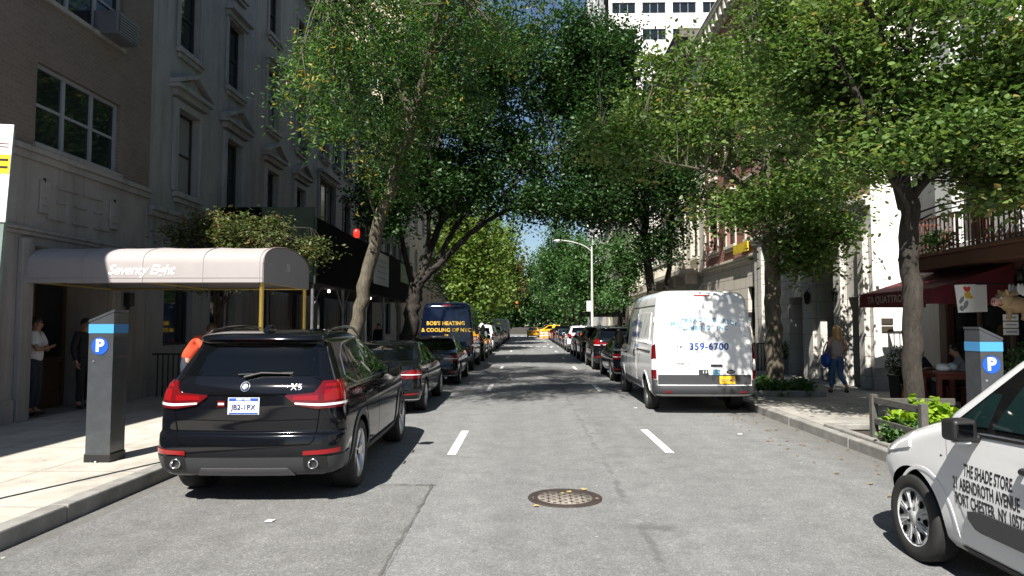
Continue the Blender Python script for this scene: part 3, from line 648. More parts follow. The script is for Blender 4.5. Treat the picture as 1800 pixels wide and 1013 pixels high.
    gr = MB(); patch(gr, sh.front, [(-.5, .52), (.5, .52)], [(-.55, .72), (.55, .72)], 8, 3, .008); gr.build('grille', m_black, root)
    bp = MB(); patch(bp, sh.front, [(-.80, .24), (.80, .24)], [(-.82, .40), (.82, .40)], 14, 3, .012, .03); bp.build('front_bumper', m_greytrim, root)
    plate(root, ps, 0, .72, .31, .15, None, m_plateY, m_ink)
    if text:
        f = lambda y, z, o: sh.side(y, z, -1, o); t = MB()
        for i, s_ in enumerate(('THE SHADE STORE', '21 ABENDROTH AVENUE', 'PORT CHESTER  NY 10573')):
            vs, fs = text_geo(s_, .128, align='CENTER', bold=.003, space=.98)
            w = max(v[0] for v in vs) - min(v[0] for v in vs); k = (.50, .69, .71)[i] / w
            t.add([f(2.77 + (0, .03, .0)[i] - x*k, .815 - i*.105 + y*.9, .0055) for x, y, z in vs], fs)
        t.build('door_lettering', m_inkblk, root)
        wb = MB(); ribbon(wb, f, [(1.66, 1.118), (2.9, 1.075)], .018, .011); wb.build('window_seal', m_black, root)
    else:
        q = MB(); q.obox((0, 1.4, 1.87), (.25, .32, .12), taper=.8); q.build('roof_sign', m_white, root, bevel=.02)
    return root
# ------------------------------------------------------------------ the street itself
KL, KR_, WL, WR = -4.2, 4.72, -8.7, 9.3       # kerb faces and building lines
def asphalt(name, base, seam=True):
    m, t, p = newmat(name); p.inputs['Roughness'].default_value = 0.85; v = pos(t)
    fine = noise_n(t, v, 90, 3, 0.8); mid = noise_n(t, v, 3.0, 6, 0.7)
    c = ramp_n(t, fine, [(0.28, [q*0.45 for q in base]), (0.5, base), (0.72, [q*1.7 for q in base])])
    c = mix_n(t, c, ramp_n(t, mid, [(0.3, 0.80), (0.7, 1.12)]), 1.0, 'MULTIPLY')
    vo = nd(t, 'ShaderNodeTexVoronoi'); vo.inputs['Scale'].default_value = 55; t.links.new(v, vo.inputs['Vector'])
    c = mix_n(t, c, ramp_n(t, vo.outputs['Color'], [(0.0, 0.75), (0.6, 1.0), (1.0, 1.35)]), 1.0, 'MULTIPLY')
    sp = nd(t, 'ShaderNodeSeparateXYZ'); t.links.new(v, sp.inputs[0]); x, y = sp.outputs[0], sp.outputs[1]
    # long wear bands along the lanes
    mp = nd(t, 'ShaderNodeMapping'); mp.inputs['Scale'].default_value = (1.1, 0.06, 1); t.links.new(v, mp.inputs[0])
    c = mix_n(t, c, ramp_n(t, noise_n(t, mp.outputs[0], 1.0, 4, 0.6), [(0.35, 0.88), (0.65, 1.08)]), 1.0, 'MULTIPLY')
    if seam:
        wob = noise_n(t, v, 1.7, 5, 0.75)
        xx = math_n(t, 'ADD', math_n(t, 'SUBTRACT', x, 1.02), math_n(t, 'MULTIPLY', math_n(t, 'SUBTRACT', wob, 0.5), 0.28))
        band = ramp_n(t, math_n(t, 'ABSOLUTE', xx), [(0.0, 1.0), (0.022, 0.8), (0.05, 0.0)])
        brk = ramp_n(t, noise_n(t, v, 2.6, 3, 0.6), [(0.42, 0.0), (0.55, 1.0)])
        c = mix_n(t, c, [q*0.35 for q in base], math_n(t, 'MULTIPLY', math_n(t, 'MULTIPLY', band, brk), 0.5))
        # oil and tar stains along the lane centre and near the kerbs
        st = ramp_n(t, noise_n(t, v, 0.9, 6, 0.75), [(0.52, 0.0), (0.66, 1.0)])
        near = ramp_n(t, math_n(t, 'ABSOLUTE', math_n(t, 'SUBTRACT', x, 1.25)), [(0.15, 1.0), (0.6, 0.12)])
        c = mix_n(t, c, [q*0.45 for q in base], math_n(t, 'MULTIPLY', math_n(t, 'MULTIPLY', st, near), 0.8))
        gut = ramp_n(t, math_n(t, 'MULTIPLY', math_n(t, 'ABSOLUTE', math_n(t, 'SUBTRACT', x, 0.26)), 0.2), [(0.72, 0.0), (0.90, 1.0)])
        c = mix_n(t, c, (0.075, 0.068, 0.055), math_n(t, 'MULTIPLY', gut, 0.55))
        sm = ramp_n(t, noise_n(t, v, 5.5, 3, 0.5), [(0.69, 0.0), (0.74, 1.0)])
        c = mix_n(t, c, [q*0.5 for q in base], math_n(t, 'MULTIPLY', sm, 0.6))
        lt = ramp_n(t, noise_n(t, v, 11, 2, 0.5), [(0.745, 0.0), (0.765, 1.0)])
        c = mix_n(t, c, (0.5, 0.5, 0.48), math_n(t, 'MULTIPLY', lt, 0.6))
    t.links.new(c, p.inputs['Base Color']); bump_n(t, p, fine, 0.5, 0.006); return m
def concrete(name, base, jx=1.5, jy=1.5, x0=0.0):
    m, t, p = newmat(name); p.inputs['Roughness'].default_value = 0.85; v = pos(t)
    sp = nd(t, 'ShaderNodeSeparateXYZ'); t.links.new(v, sp.inputs[0])
    c = ramp_n(t, noise_n(t, v, 2.2, 7, 0.7), [(0.3, [q*0.72 for q in base]), (0.55, base), (0.75, [q*1.12 for q in base])])
    c = mix_n(t, c, ramp_n(t, noise_n(t, v, 70, 2, 0.7), [(0.3, 0.86), (0.7, 1.1)]), 1.0, 'MULTIPLY')
    def joint(s, step, o):
        q = math_n(t, 'FRACT', math_n(t, 'DIVIDE', math_n(t, 'ADD', s, o), step)); q = math_n(t, 'ABSOLUTE', math_n(t, 'SUBTRACT', q, 0.5))
        return ramp_n(t, q, [(0.488, 0.0), (0.496, 1.0)])
    j = math_n(t, 'MAXIMUM', joint(sp.outputs[0], jx, x0 + 100), joint(sp.outputs[1], jy, 100.3))
    c = mix_n(t, c, [q*0.4 for q in base], math_n(t, 'MULTIPLY', j, 0.75))
    # slab to slab tone and gum spots
    fl = nd(t, 'ShaderNodeVectorMath', operation='FLOOR'); dv = nd(t, 'ShaderNodeVectorMath', operation='DIVIDE'); dv.inputs[1].default_value = (jx, jy, 10); ad = nd(t, 'ShaderNodeVectorMath', operation='ADD'); ad.inputs[1].default_value = (x0+100+jx/2, 100.3+jy/2, 0)
    t.links.new(v, ad.inputs[0]); t.links.new(ad.outputs[0], dv.inputs[0]); t.links.new(dv.outputs[0], fl.inputs[0])
    wn = nd(t, 'ShaderNodeTexWhiteNoise'); t.links.new(fl.outputs[0], wn.inputs['Vector'])
    c = mix_n(t, c, ramp_n(t, wn.outputs['Value'], [(0.0, 0.84), (1.0, 1.06)]), 1.0, 'MULTIPLY')
    c = mix_n(t, c, [q*0.3 for q in base], math_n(t, 'MULTIPLY', ramp_n(t, noise_n(t, v, 9, 2, 0.4), [(0.735, 0.0), (0.76, 1.0)]), 0.6))
    c = mix_n(t, c, (0.42, 0.33, 0.20), math_n(t, 'MULTIPLY', ramp_n(t, noise_n(t, v, 1.1, 5, 0.7), [(0.62, 0.0), (0.74, 1.0)]), 0.35))
    t.links.new(c, p.inputs['Base Color']); bump_n(t, p, noise_n(t, v, 120, 3), 0.25, 0.004); return m
m_asph = asphalt('asphalt', (0.178, 0.181, 0.181)); m_asph2 = asphalt('asphalt_patch', (0.158, 0.159, 0.157), False)
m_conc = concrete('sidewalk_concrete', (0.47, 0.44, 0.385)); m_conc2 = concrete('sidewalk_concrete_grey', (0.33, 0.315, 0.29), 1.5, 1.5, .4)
m_kerb = M('kerb_stone', (0.23, 0.225, 0.21), 0.8, var=0.35, scale=3, bump=0.3, bscale=50)
m_mark = None
def marking():
    m, t, p = newmat('road_paint'); p.inputs['Roughness'].default_value = 0.6; v = pos(t)
    t.links.new(ramp_n(t, noise_n(t, v, 25, 6, 0.8), [(0.36, (0.2, 0.2, 0.19)), (0.47, (0.66, 0.66, 0.64)), (0.8, (0.76, 0.76, 0.74))]), p.inputs['Base Color']); return m
m_mark = marking()
m_earth = M('earth', (0.045, 0.035, 0.025), 0.95, var=0.4, scale=12, bump=0.6, bscale=30)
struct('ground', MB().box(-700, 700, -150, 1200, -0.30, -0.02), M('ground_dirt', (0.12, 0.12, 0.11), 0.9, var=0.2))
mb = MB(); mb.grid(lambda u, v: Vector((KL + (KR_-KL)*u, -40 + 152*v, 0.0)), 1, 1, sm=False); mb.quad((-90, 112, 0), (90, 112, 0), (90, 128, 0), (-90, 128, 0)); struct('road', mb, m_asph)
mb = MB(); mb.quad((-4.0, 4.6, .004), (-1.02, 4.75, .004), (-1.05, 7.75, .004), (-4.0, 7.7, .004)); struct('road_patch', mb, m_asph2)
mb = MB()
for x0, x1, y0, y1 in ((-1.075, -1.0, 4.7, 7.8), (-3.2, -1.0, 7.74, 7.79), (-3.9, -1.0, 4.62, 4.67)):
    rr = random.Random(int(y0*100)); n = 22; L_ = []; Q_ = []
    for i in range(n+1):
        t_ = i/n
        if x1-x0 < y1-y0: L_.append((x0+rr.uniform(-.012, .02), y0+(y1-y0)*t_, .008)); Q_.append((x0+.028+rr.uniform(-.012, .02), y0+(y1-y0)*t_, .008))
        else: L_.append((x0+(x1-x0)*t_, y0+rr.uniform(-.012, .015), .008)); Q_.append((x0+(x1-x0)*t_, y0+.025+rr.uniform(-.012, .02), .008))
    mb.add(L_+Q_, [(i, i+1, n+2+i, n+1+i) for i in range(n)])
struct('tar_joint', mb, M('tar', (0.105, 0.103, 0.10), 0.7, var=0.4, scale=20))
mb = MB()
for side, x in (('l', -1.04), ('r', 2.02)):
    y = 9.55 if side == 'l' else 9.75
    while y < 105:
        mb.quad((x-.062, y, .006), (x+.062, y, .006), (x+.062, y+2.15, .006), (x-.062, y+2.15, .006)); y += 9.15 if side == 'l' else 8.9
for k in range(9): mb.quad((-2.2+k*.6, 57, .006), (-1.9+k*.6, 57, .006), (-1.9+k*.6, 58.2, .006), (-2.2+k*.6, 58.2, .006))
for k in range(9): mb.quad((-3.9+k*.98, 107.5, .006), (-3.4+k*.98, 107.5, .006), (-3.4+k*.98, 110.5, .006), (-3.9+k*.98, 110.5, .006))
struct('lane_markings', mb, m_mark)
TREES_R = [(5.75, 10.55), (6.1, 16.9), (5.9, 32.0), (5.9, 47), (5.9, 62), (5.9, 80)]
def pavement(name, x0, x1, mat, pits):
    mb = MB(); ys = [-40, 111]
    for (px_, py_, a, b) in pits: ys += [py_-b, py_+b]
    ys = sorted(ys)
    for y0, y1 in zip(ys[:-1], ys[1:]):
        pit = [p for p in pits if p[1]-p[3] <= (y0+y1)/2 <= p[1]+p[3]]
        if not pit: mb.quad((x0, y0, .15), (x1, y0, .15), (x1, y1, .15), (x0, y1, .15))
        else:
            p = pit[0]; a0, a1 = p[0]-p[2], p[0]+p[2]
            mb.quad((x0, y0, .15), (a0, y0, .15), (a0, y1, .15), (x0, y1, .15)); mb.quad((a1, y0, .15), (x1, y0, .15), (x1, y1, .15), (a1, y1, .15))
    return struct(name, mb, mat)
PITS_R = [(5.55, 10.0, .58, 1.25), (6.05, 16.9, .7, .9), (5.9, 32.0, .6, .8), (5.9, 47, .6, .8), (5.9, 62, .6, .8), (5.9, 80, .6, .8)]
PITS_L = [(-5.1, 19.2, .55, .8), (-5.1, 28.8, .6, .8), (-5.2, 48, .5, .7), (-5.2, 62, .5, .7)]
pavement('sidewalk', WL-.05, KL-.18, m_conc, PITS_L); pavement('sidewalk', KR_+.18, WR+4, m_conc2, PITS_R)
mb = MB()
for p in PITS_R + PITS_L: mb.quad((p[0]-p[2], p[1]-p[3], .09), (p[0]+p[2], p[1]-p[3], .09), (p[0]+p[2], p[1]+p[3], .09), (p[0]-p[2], p[1]+p[3], .09))
struct('soil', mb, m_earth)
def kerb(x, sg):
    mb = MB(); y = -40; rr = random.Random(4)
    while y < 111:
        l = rr.uniform(1.7, 2.6); x2 = x + sg*.185; dz = rr.uniform(-.006, .006); dx = rr.uniform(-.006, .006)
        mb.box(min(x, x2)+dx, max(x, x2)+dx, y+.006, min(y+l, 111)-.006, -.05, .153+dz); y += l
    return struct('kerb', mb, m_kerb, bevel=.018)
kerb(KL, -1); kerb(KR_, 1)
# leaves and litter lying in the gutters and on the road
def scraps(name, label, cat, n, col, xs, ys, size, seed, z=.012):
    rr = random.Random(seed); mb = MB()
    for i in range(n):
        x = rr.uniform(*xs); y = rr.uniform(*ys); a = rr.uniform(0, 6.28); s_ = size*rr.uniform(.6, 1.3); c, s2 = math.cos(a)*s_, math.sin(a)*s_
        mb.quad((x-c, y-s2, z), (x+s2*.6, y-c*.6, z+s_*.3), (x+c, y+s2, z+.002), (x-s2*.6, y+c*.6, z+s_*.25))
    return tag(mb.build(name, M(name+'_mat', col, 0.8, var=.4, scale=30)), label, cat, kind='stuff')
scraps('fallen_leaves', 'dry brown leaves scattered along the right gutter and kerb', 'leaves', 420, (0.20, 0.13, 0.05), (3.7, 4.68), (6, 40), .035, 1)
scraps('fallen_leaves', 'yellowed leaves scattered over the right pavement near the tree pits', 'leaves', 260, (0.30, 0.22, 0.06), (4.95, 8.8), (8, 30), .03, 2, .160)
for i, (x, y, lb) in enumerate(((-2.35, 6.3, 'small white scrap of paper on the road behind the black SUV'), (2.35, 14.9, 'flat white scrap of paper on the road by the white van wheel'), (3.5, 11.4, 'little pale scrap on the road left of the tree pit fence'))):
    mb = MB(); mb.quad((x-.04, y-.03, .012), (x+.03, y-.045, .014), (x+.045, y+.03, .02), (x-.03, y+.035, .013)); tag(mb.build('paper_scrap', m_white), lb, 'litter')
# manhole
def manhole():
    r = .33; root = thing('manhole_cover', 'round rusty iron manhole cover with waffle grid in the middle of the lane', 'manhole', (0.40, 7.22, 0))
    iron = M('rusty_iron', (0.20, 0.178, 0.155), 0.6, 0.0, var=0.4, scale=9, bump=0.2); dark = M('dark_iron', (0.035, 0.024, 0.02), 0.8, var=.4, scale=10)
    f = MB(); f.lathe([(r+.055, -.02), (r+.055, .010), (r+.012, .014), (r+.010, -.02)], n=48); f.build('rim', dark, root)
    c = MB(); c.lathe([(r, -.02), (r, .011), (r-.04, .012), (r-.045, .006), (0, .006)], n=48); c.build('lid', dark, root)
    g = MB(); g.lathe([(r-.047, .004), (r-.047, .012), (0, .0121)], n=48)
    pits = MB(); st = .058
    for i in range(-6, 7):
        for k in range(-6, 7):
            x = i*st; y = k*st
            if math.hypot(x, y) > r-.07 or (i+k) % 2: continue
            pits.box(x-.017, x+.017, y-.017, y+.017, .0115, .0135)  # raised dark squares; the shade of sunken pits is put into their colour
    for i in range(-5, 6, 2):
        l = math.sqrt((r-.06)**2-(i*st)**2) if abs(i*st) < r-.06 else 0
        if l: pits.box(i*st-.003, i*st+.003, -l, l, .0115, .0130)
    tag(pits.build('dark_pit_marks', dark, root), kind='stuff')
    g.build('tread', iron, root)
    rr = random.Random(3); ypm = M('yellow_spray', (0.50, 0.36, 0.12), 0.8)
    for (x, y, s_) in ((-.30, -.34, .035), (.06, .24, .03), (.22, .36, .035), (-.02, .17, .02), (.33, -.05, .02)):
        pts = [(x+s_*rr.uniform(.4, 1.3)*math.cos(a), y+s_*rr.uniform(.3, 1.6)*math.sin(a), .0155) for a in [k*.7 for k in range(9)]]
        yp = MB(); yp.add(pts, [tuple(range(9))]); yp.build('yellow_paint_mark', ypm, root)
manhole()
# ------------------------------------------------------------------ buildings
class Fac:
    """maps (u along the facade, z up, n outwards) to the world"""
    def __init__(s, side=None, x=0, y=0):
        s.side = side; s.x = x; s.y = y
    def __call__(s, u, z, n=0):
        if s.side == 'L': return Vector((s.x + n, u, z))       # faces +X, u = Y
        if s.side == 'R': return Vector((s.x - n, u, z))       # faces -X, u = Y
        return Vector((u, s.y - n, z))                          # 'F' faces the camera, u = X
    def box(s, mb, u0, u1, z0, z1, n0, n1, m=0):
        a = s(u0, z0, n0); b = s(u1, z1, n1)
        return mb.box(min(a.x, b.x), max(a.x, b.x), min(a.y, b.y), max(a.y, b.y), z0, z1, m)
    def poly(s, mb, pts, n0, n1, m=0):                          # extruded outline [(u, z)] from n0 to n1
        k = len(pts); A = [s(u, z, n0) for u, z in pts]; B = [s(u, z, n1) for u, z in pts]
        return mb.add(A + B, [tuple(range(k)), tuple(range(k, 2*k))] + [(i, (i+1) % k, k+(i+1) % k, k+i) for i in range(k)], m)
    def wall(s, mb, u0, u1, z0, z1, ops, dep=.25, m=0):
        us = sorted({u0, u1, *[q for o in ops for q in o[:2]]}); zs = sorted({z0, z1, *[q for o in ops for q in o[2:4]]})
        us = [q for q in us if u0 <= q <= u1]; zs = [q for q in zs if z0 <= q <= z1]
        for a, b in zip(us[:-1], us[1:]):
            for c, d in zip(zs[:-1], zs[1:]):
                if any(o[0] < (a+b)/2 < o[1] and o[2] < (c+d)/2 < o[3] for o in ops): continue
                mb.quad(s(a, c), s(b, c), s(b, d), s(a, d), m)
        for a, b, c, d in [o[:4] for o in ops]:
            mb.quad(s(a, c), s(a, d), s(a, d, -dep), s(a, c, -dep), m); mb.quad(s(b, c), s(b, c, -dep), s(b, d, -dep), s(b, d), m)
            mb.quad(s(a, c), s(a, c, -dep), s(b, c, -dep), s(b, c), m); mb.quad(s(a, d), s(b, d), s(b, d, -dep), s(a, d, -dep), m)
    def shell(s, mb, u0, u1, z0, z1, depth, m=0):               # sides, top and back
        mb.quad(s(u0, z0), s(u0, z1), s(u0, z1, -depth), s(u0, z0, -depth), m); mb.quad(s(u1, z0), s(u1, z0, -depth), s(u1, z1, -depth), s(u1, z1), m)
        mb.quad(s(u0, z1), s(u1, z1), s(u1, z1, -depth), s(u0, z1, -depth), m); mb.quad(s(u0, z0, -depth), s(u0, z1, -depth), s(u1, z1, -depth), s(u1, z0, -depth), m)

def limestone(name, col, bw, bh, ms=.008, var=.35):
    return ashlar_mat(name, col, bw, bh, ms, var)
m_pane = M('window_pane', (0.010, 0.013, 0.016), 0.04, spec=0.6)
m_pane2 = M('blind_pane', (0.20, 0.20, 0.195), 0.10)
m_framew = M('white_frame', (0.62, 0.62, 0.60), 0.5); m_framed = M('dark_frame', (0.02, 0.02, 0.022), 0.5); m_frameg = M('grey_frame', (0.22, 0.24, 0.27), 0.5)
m_framebr = M('brown_frame', (0.09, 0.045, 0.035), 0.5)
m_wood = M('dark_wood', (0.07, 0.04, 0.022), 0.45, var=.3, scale=6); m_iron = M('black_iron', (0.015, 0.015, 0.016), 0.5)
m_gold = M('brass', (0.62, 0.45, 0.12), 0.32, 0.7)
m_roof = M('roof_tar', (0.05, 0.05, 0.05), 0.9)
def window(par, F, o, dep=.2, cols=1, sash=True, fm=None, pm=None, fw=.06, rows=None, name='window'):
    a, b, c, d = o[:4]; e = .004; mb = MB(); n0, n1 = -dep+.01, -dep+.075
    F.box(mb, a+e, a+fw, c+e, d-e, n0, n1); F.box(mb, b-fw, b-e, c+e, d-e, n0, n1); F.box(mb, a+fw, b-fw, c+e, c+fw, n0, n1); F.box(mb, a+fw, b-fw, d-fw, d-e, n0, n1)
    w = (b-a)/cols
    for k in range(1, cols): F.box(mb, a+w*k-fw*.6, a+w*k+fw*.6, c+fw, d-fw, n0, n1-.006)
    if sash:
        z = (c+d)/2
        for k in range(cols): F.box(mb, a+w*k+fw*.6, a+w*(k+1)-fw*.6, z-.025, z+.025, n0, n1-.012)
    if rows:
        for k in range(1, rows): F.box(mb, a+fw, b-fw, c+(d-c)*k/rows-.015, c+(d-c)*k/rows+.015, n0, n1-.012)
    w_ = mb.build(name, fm or m_framed, par, world=True)
    q = MB(); F.box(q, a+e, b-e, c+e, d-e, -dep-.02, -dep+.03); q.build('pane', pm or m_pane, w_, world=True)
    return w_
def cornice(par, F, u0, u1, z, mat, h=.7, out=.55, mod=.6, brackets=True):
    mb = MB(); F.box(mb, u0, u1, z-h, z-h*.72, .002, out*.3); F.box(mb, u0-.02, u1+.02, z-h*.72, z-h*.36, .002, out*.55); F.box(mb, u0-.04, u1+.04, z-h*.36, z-h*.1, .002, out*.92); F.box(mb, u0-.06, u1+.06, z-h*.1, z, .002, out)
    c = mb.build('cornice', mat, par, world=True, bevel=.02)
    if brackets:
        b = MB(); n = max(2, int((u1-u0)/mod)); st = (u1-u0)/n
        for i in range(n):
            u = u0 + st*(i+.5); F.box(b, u-.09, u+.09, z-h*.98, z-h*.37, out*.32, out*.86)
        tag(b.build('cornice_brackets', mat, c, world=True), kind='stuff')
    return c
def pediment(par, F, uc, z, w, mat, h=.5, out=.28):
    mb = MB(); a, b = uc-w/2, uc+w/2
    F.box(mb, a, b, z, z+.10, .002, out); F.box(mb, a+.12, b-.12, z-.16, z, .002, out*.6)
    F.poly(mb, [(a+.1, z+.10), (b-.1, z+.10), (uc, z+h-.04)], .002, out*.45)
    t = .10
    for (x0, x1) in ((a-.02, uc), (b+.02, uc)):
        F.poly(mb, [(x0, z+.10), (x1, z+h), (x1, z+h+t), (x0, z+.10+t)], .002, out*1.02)
    return mb.build('pediment', mat, par, world=True)
def lintel(par, F, o, mat, out=.16, name='lintel', h=.28):
    a, b, c, d = o[:4]; mb = MB(); F.box(mb, a-.16, b+.16, d+.05, d+.05+h*.6, .002, out*.6); F.box(mb, a-.22, b+.22, d+.05+h*.6, d+.05+h, .002, out*1.2); return mb.build(name, mat, par, world=True)
def surround(par, F, o, mat, w=.16, out=.07):
    a, b, c, d = o[:4]; mb = MB(); F.box(mb, a-w, a-.004, c, d+w, .002, out); F.box(mb, b+.004, b+w, c, d+w, .002, out); F.box(mb, a-.004, b+.004, d+.004, d+w, .002, out)
    return mb.build('surround', mat, par, world=True, bevel=.012)
def sill(par, F, o, mat, out=.14):
    a, b, c, d = o[:4]; mb = MB(); F.box(mb, a-.14, b+.14, c-.14, c-.004, .002, out); F.box(mb, a-.06, b+.06, c-.26, c-.144, .002, out*.6); return mb.build('sill', mat, par, world=True, bevel=.012)
def band(par, F, u0, u1, z0, z1, mat, out=.12, name='ledge'):
    mb = MB(); F.box(mb, u0, u1, z0, z0+(z1-z0)*.55, .002, out*.6); F.box(mb, u0, u1, z0+(z1-z0)*.55, z1, .002, out); return mb.build(name, mat, par, world=True, bevel=.012)
def door(par, F, o, mat, dep=.35, glass=True, leaves=2, name='door'):
    a, b, c, d = o[:4]; mb = MB(); F.box(mb, a+.004, b-.004, c, d-.004, -dep-.04, -dep+.03); w = (b-a)/leaves
    for k in range(leaves):
        u0, u1 = a+w*k+.05, a+w*(k+1)-.05
        F.box(mb, u0, u0+.09, c+.02, d-.04, -dep+.02, -dep+.06); F.box(mb, u1-.09, u1, c+.02, d-.04, -dep+.02, -dep+.06)
        F.box(mb, u0+.09, u1-.09, d-.16, d-.04, -dep+.02, -dep+.057); F.box(mb, u0+.09, u1-.09, c+.02, c+.30, -dep+.02, -dep+.057); F.box(mb, u0+.09, u1-.09, c+.9, c+1.0, -dep+.02, -dep+.057)
    D = mb.build(name, mat, par, world=True)
    if glass:
        g = MB()
        for k in range(leaves): F.box(g, a+w*k+.14, a+w*(k+1)-.14, c+1.0, d-.16, -dep+.028, -dep+.045)
        g.build('pane', m_pane, D, world=True)
    h = MB(); F.box(h, (a+b)/2-.10, (a+b)/2-.06, c+.95, c+1.25, -dep+.06, -dep+.11); h.build('handle', m_gold, D, world=True)
    return D
def railing(name, label, F, u0, u1, z0, z1, n, mat=None, step=.11, par=None, ret=None, group=None):
    mb = MB(); F.box(mb, u0, u1, z1-.04, z1, n-.02, n+.02); F.box(mb, u0, u1, z0+.06, z0+.09, n-.015, n+.015)
    k = max(2, int((u1-u0)/step))
    for i in range(k+1):
        u = u0 + (u1-u0)*i/k; r = .012 if i % 12 else .02; F.box(mb, u-r, u+r, z0, z1-.04, n-r, n+r)
    if ret:
        for u in (u0, u1):
            F.box(mb, u-.02, u+.02, z1-.04, z1, ret, n-.02)
            for i in range(1, max(2, int((n-ret)/step))): q = ret+(n-ret)*i/max(2, int((n-ret)/step)); F.box(mb, u-.012, u+.012, z0, z1-.04, q-.012, q+.012)
    o = mb.build(name, mat or m_iron, par, world=True)
    if not par: tag(o, label, 'railing', group)
    return o
def aircon(label, F, uc, z, w=.62, h=.4, out=.38, dep=.2, group='window air conditioners'):
    root = thing('air_conditioner', label, 'air conditioner', F(uc, z, 0), group=group)
    mb = MB(); F.box(mb, uc-w/2, uc+w/2, z, z+h, -dep+.08, out); mb.build('casing', M('ac_casing', (0.09, 0.095, 0.11), 0.5, var=.15), root, world=True, bevel=.02)
    g = MB(); F.box(g, uc-w/2+.05, uc+w/2-.05, z+.05, z+h-.05, out+.001, out+.008)
    g.build('grille', m_framed, root, world=True)
    s_ = MB()
    for i in range(7): q = z+.07+i*(h-.14)/6; F.box(s_, uc-w/2+.05, uc+w/2-.05, q-.008, q+.008, out+.009, out+.018)
    tag(s_.build('grille_slats', m_frameg, root, world=True), kind='stuff')
    return root
def house(name, label, F, u0, u1, H, mat, rows, cat='building', style='lintel', base=None, baseH=4.2, corn=None, depth=11, fm=None, dep=.22, doorspec=None, shop=None, blinds=(), group=None, seed=0, trim=None, ch=.8, co=.6, mod=.6, gfl=None):
    """rows: list of (z0, z1, [(centre, width)...], kind)"""
    root = thing(name, label, cat, F((u0+u1)/2, 0, 0), group=group); trim = trim or mat; rr = random.Random(seed)
    ops = [(c-w/2, c+w/2, z0, z1, kd) for z0, z1, cs, kd in rows for c, w in cs]; g = []
    if doorspec: g.append(doorspec)
    if gfl: g += gfl
    lowm = base or mat
    mb = MB(); F.wall(mb, u0, u1, baseH, H, [o for o in ops if o[3] > baseH], dep); F.shell(mb, u0, u1, baseH, H, depth); mb.build('wall', mat, root, world=True)
    mb = MB(); F.wall(mb, u0, u1, 0, baseH, g, dep); F.shell(mb, u0, u1, 0, baseH-.005, depth); mb.build('ground_floor_wall', lowm, root, world=True)
    band(root, F, u0, u1, baseH-.12, baseH+.12, trim, .16)
    for k, o in enumerate(ops):
        pm = m_pane2 if rr.random() < .25 else m_pane
        w = window(root, F, o, dep, 1 if o[1]-o[0] < 1.6 else (3 if o[1]-o[0] > 2 else 2), True, fm, pm)
        kd = o[4]
        if kd in ('ped',): pediment(w, F, (o[0]+o[1])/2, o[3]+.42, o[1]-o[0]+.75, trim); surround(w, F, o, trim, .2, .09)
        elif kd == 'lin': lintel(w, F, o, trim, .22); surround(w, F, o, trim, .14, .06)
        elif kd == 'sur': surround(w, F, o, trim, .12, .05)
        if kd != 'none': sill(w, F, o, trim)
    if doorspec: door(root, F, doorspec, m_wood, dep+.02)
    for q in (gfl or []):
        window(root, F, q, dep, 2 if q[1]-q[0] > 1.5 else 1, False, fm)
    if corn is not False: cornice(root, F, u0, u1, H+.15, corn or trim, ch, co, mod)
    mb = MB(); F.box(mb, u0+.05, u1-.05, H+.001, H+.25, -depth+.1, -.3); mb.build('roof', m_roof, root, world=True)
    return root

FL = Fac('L', x=WL); FR = Fac('R', x=WR)
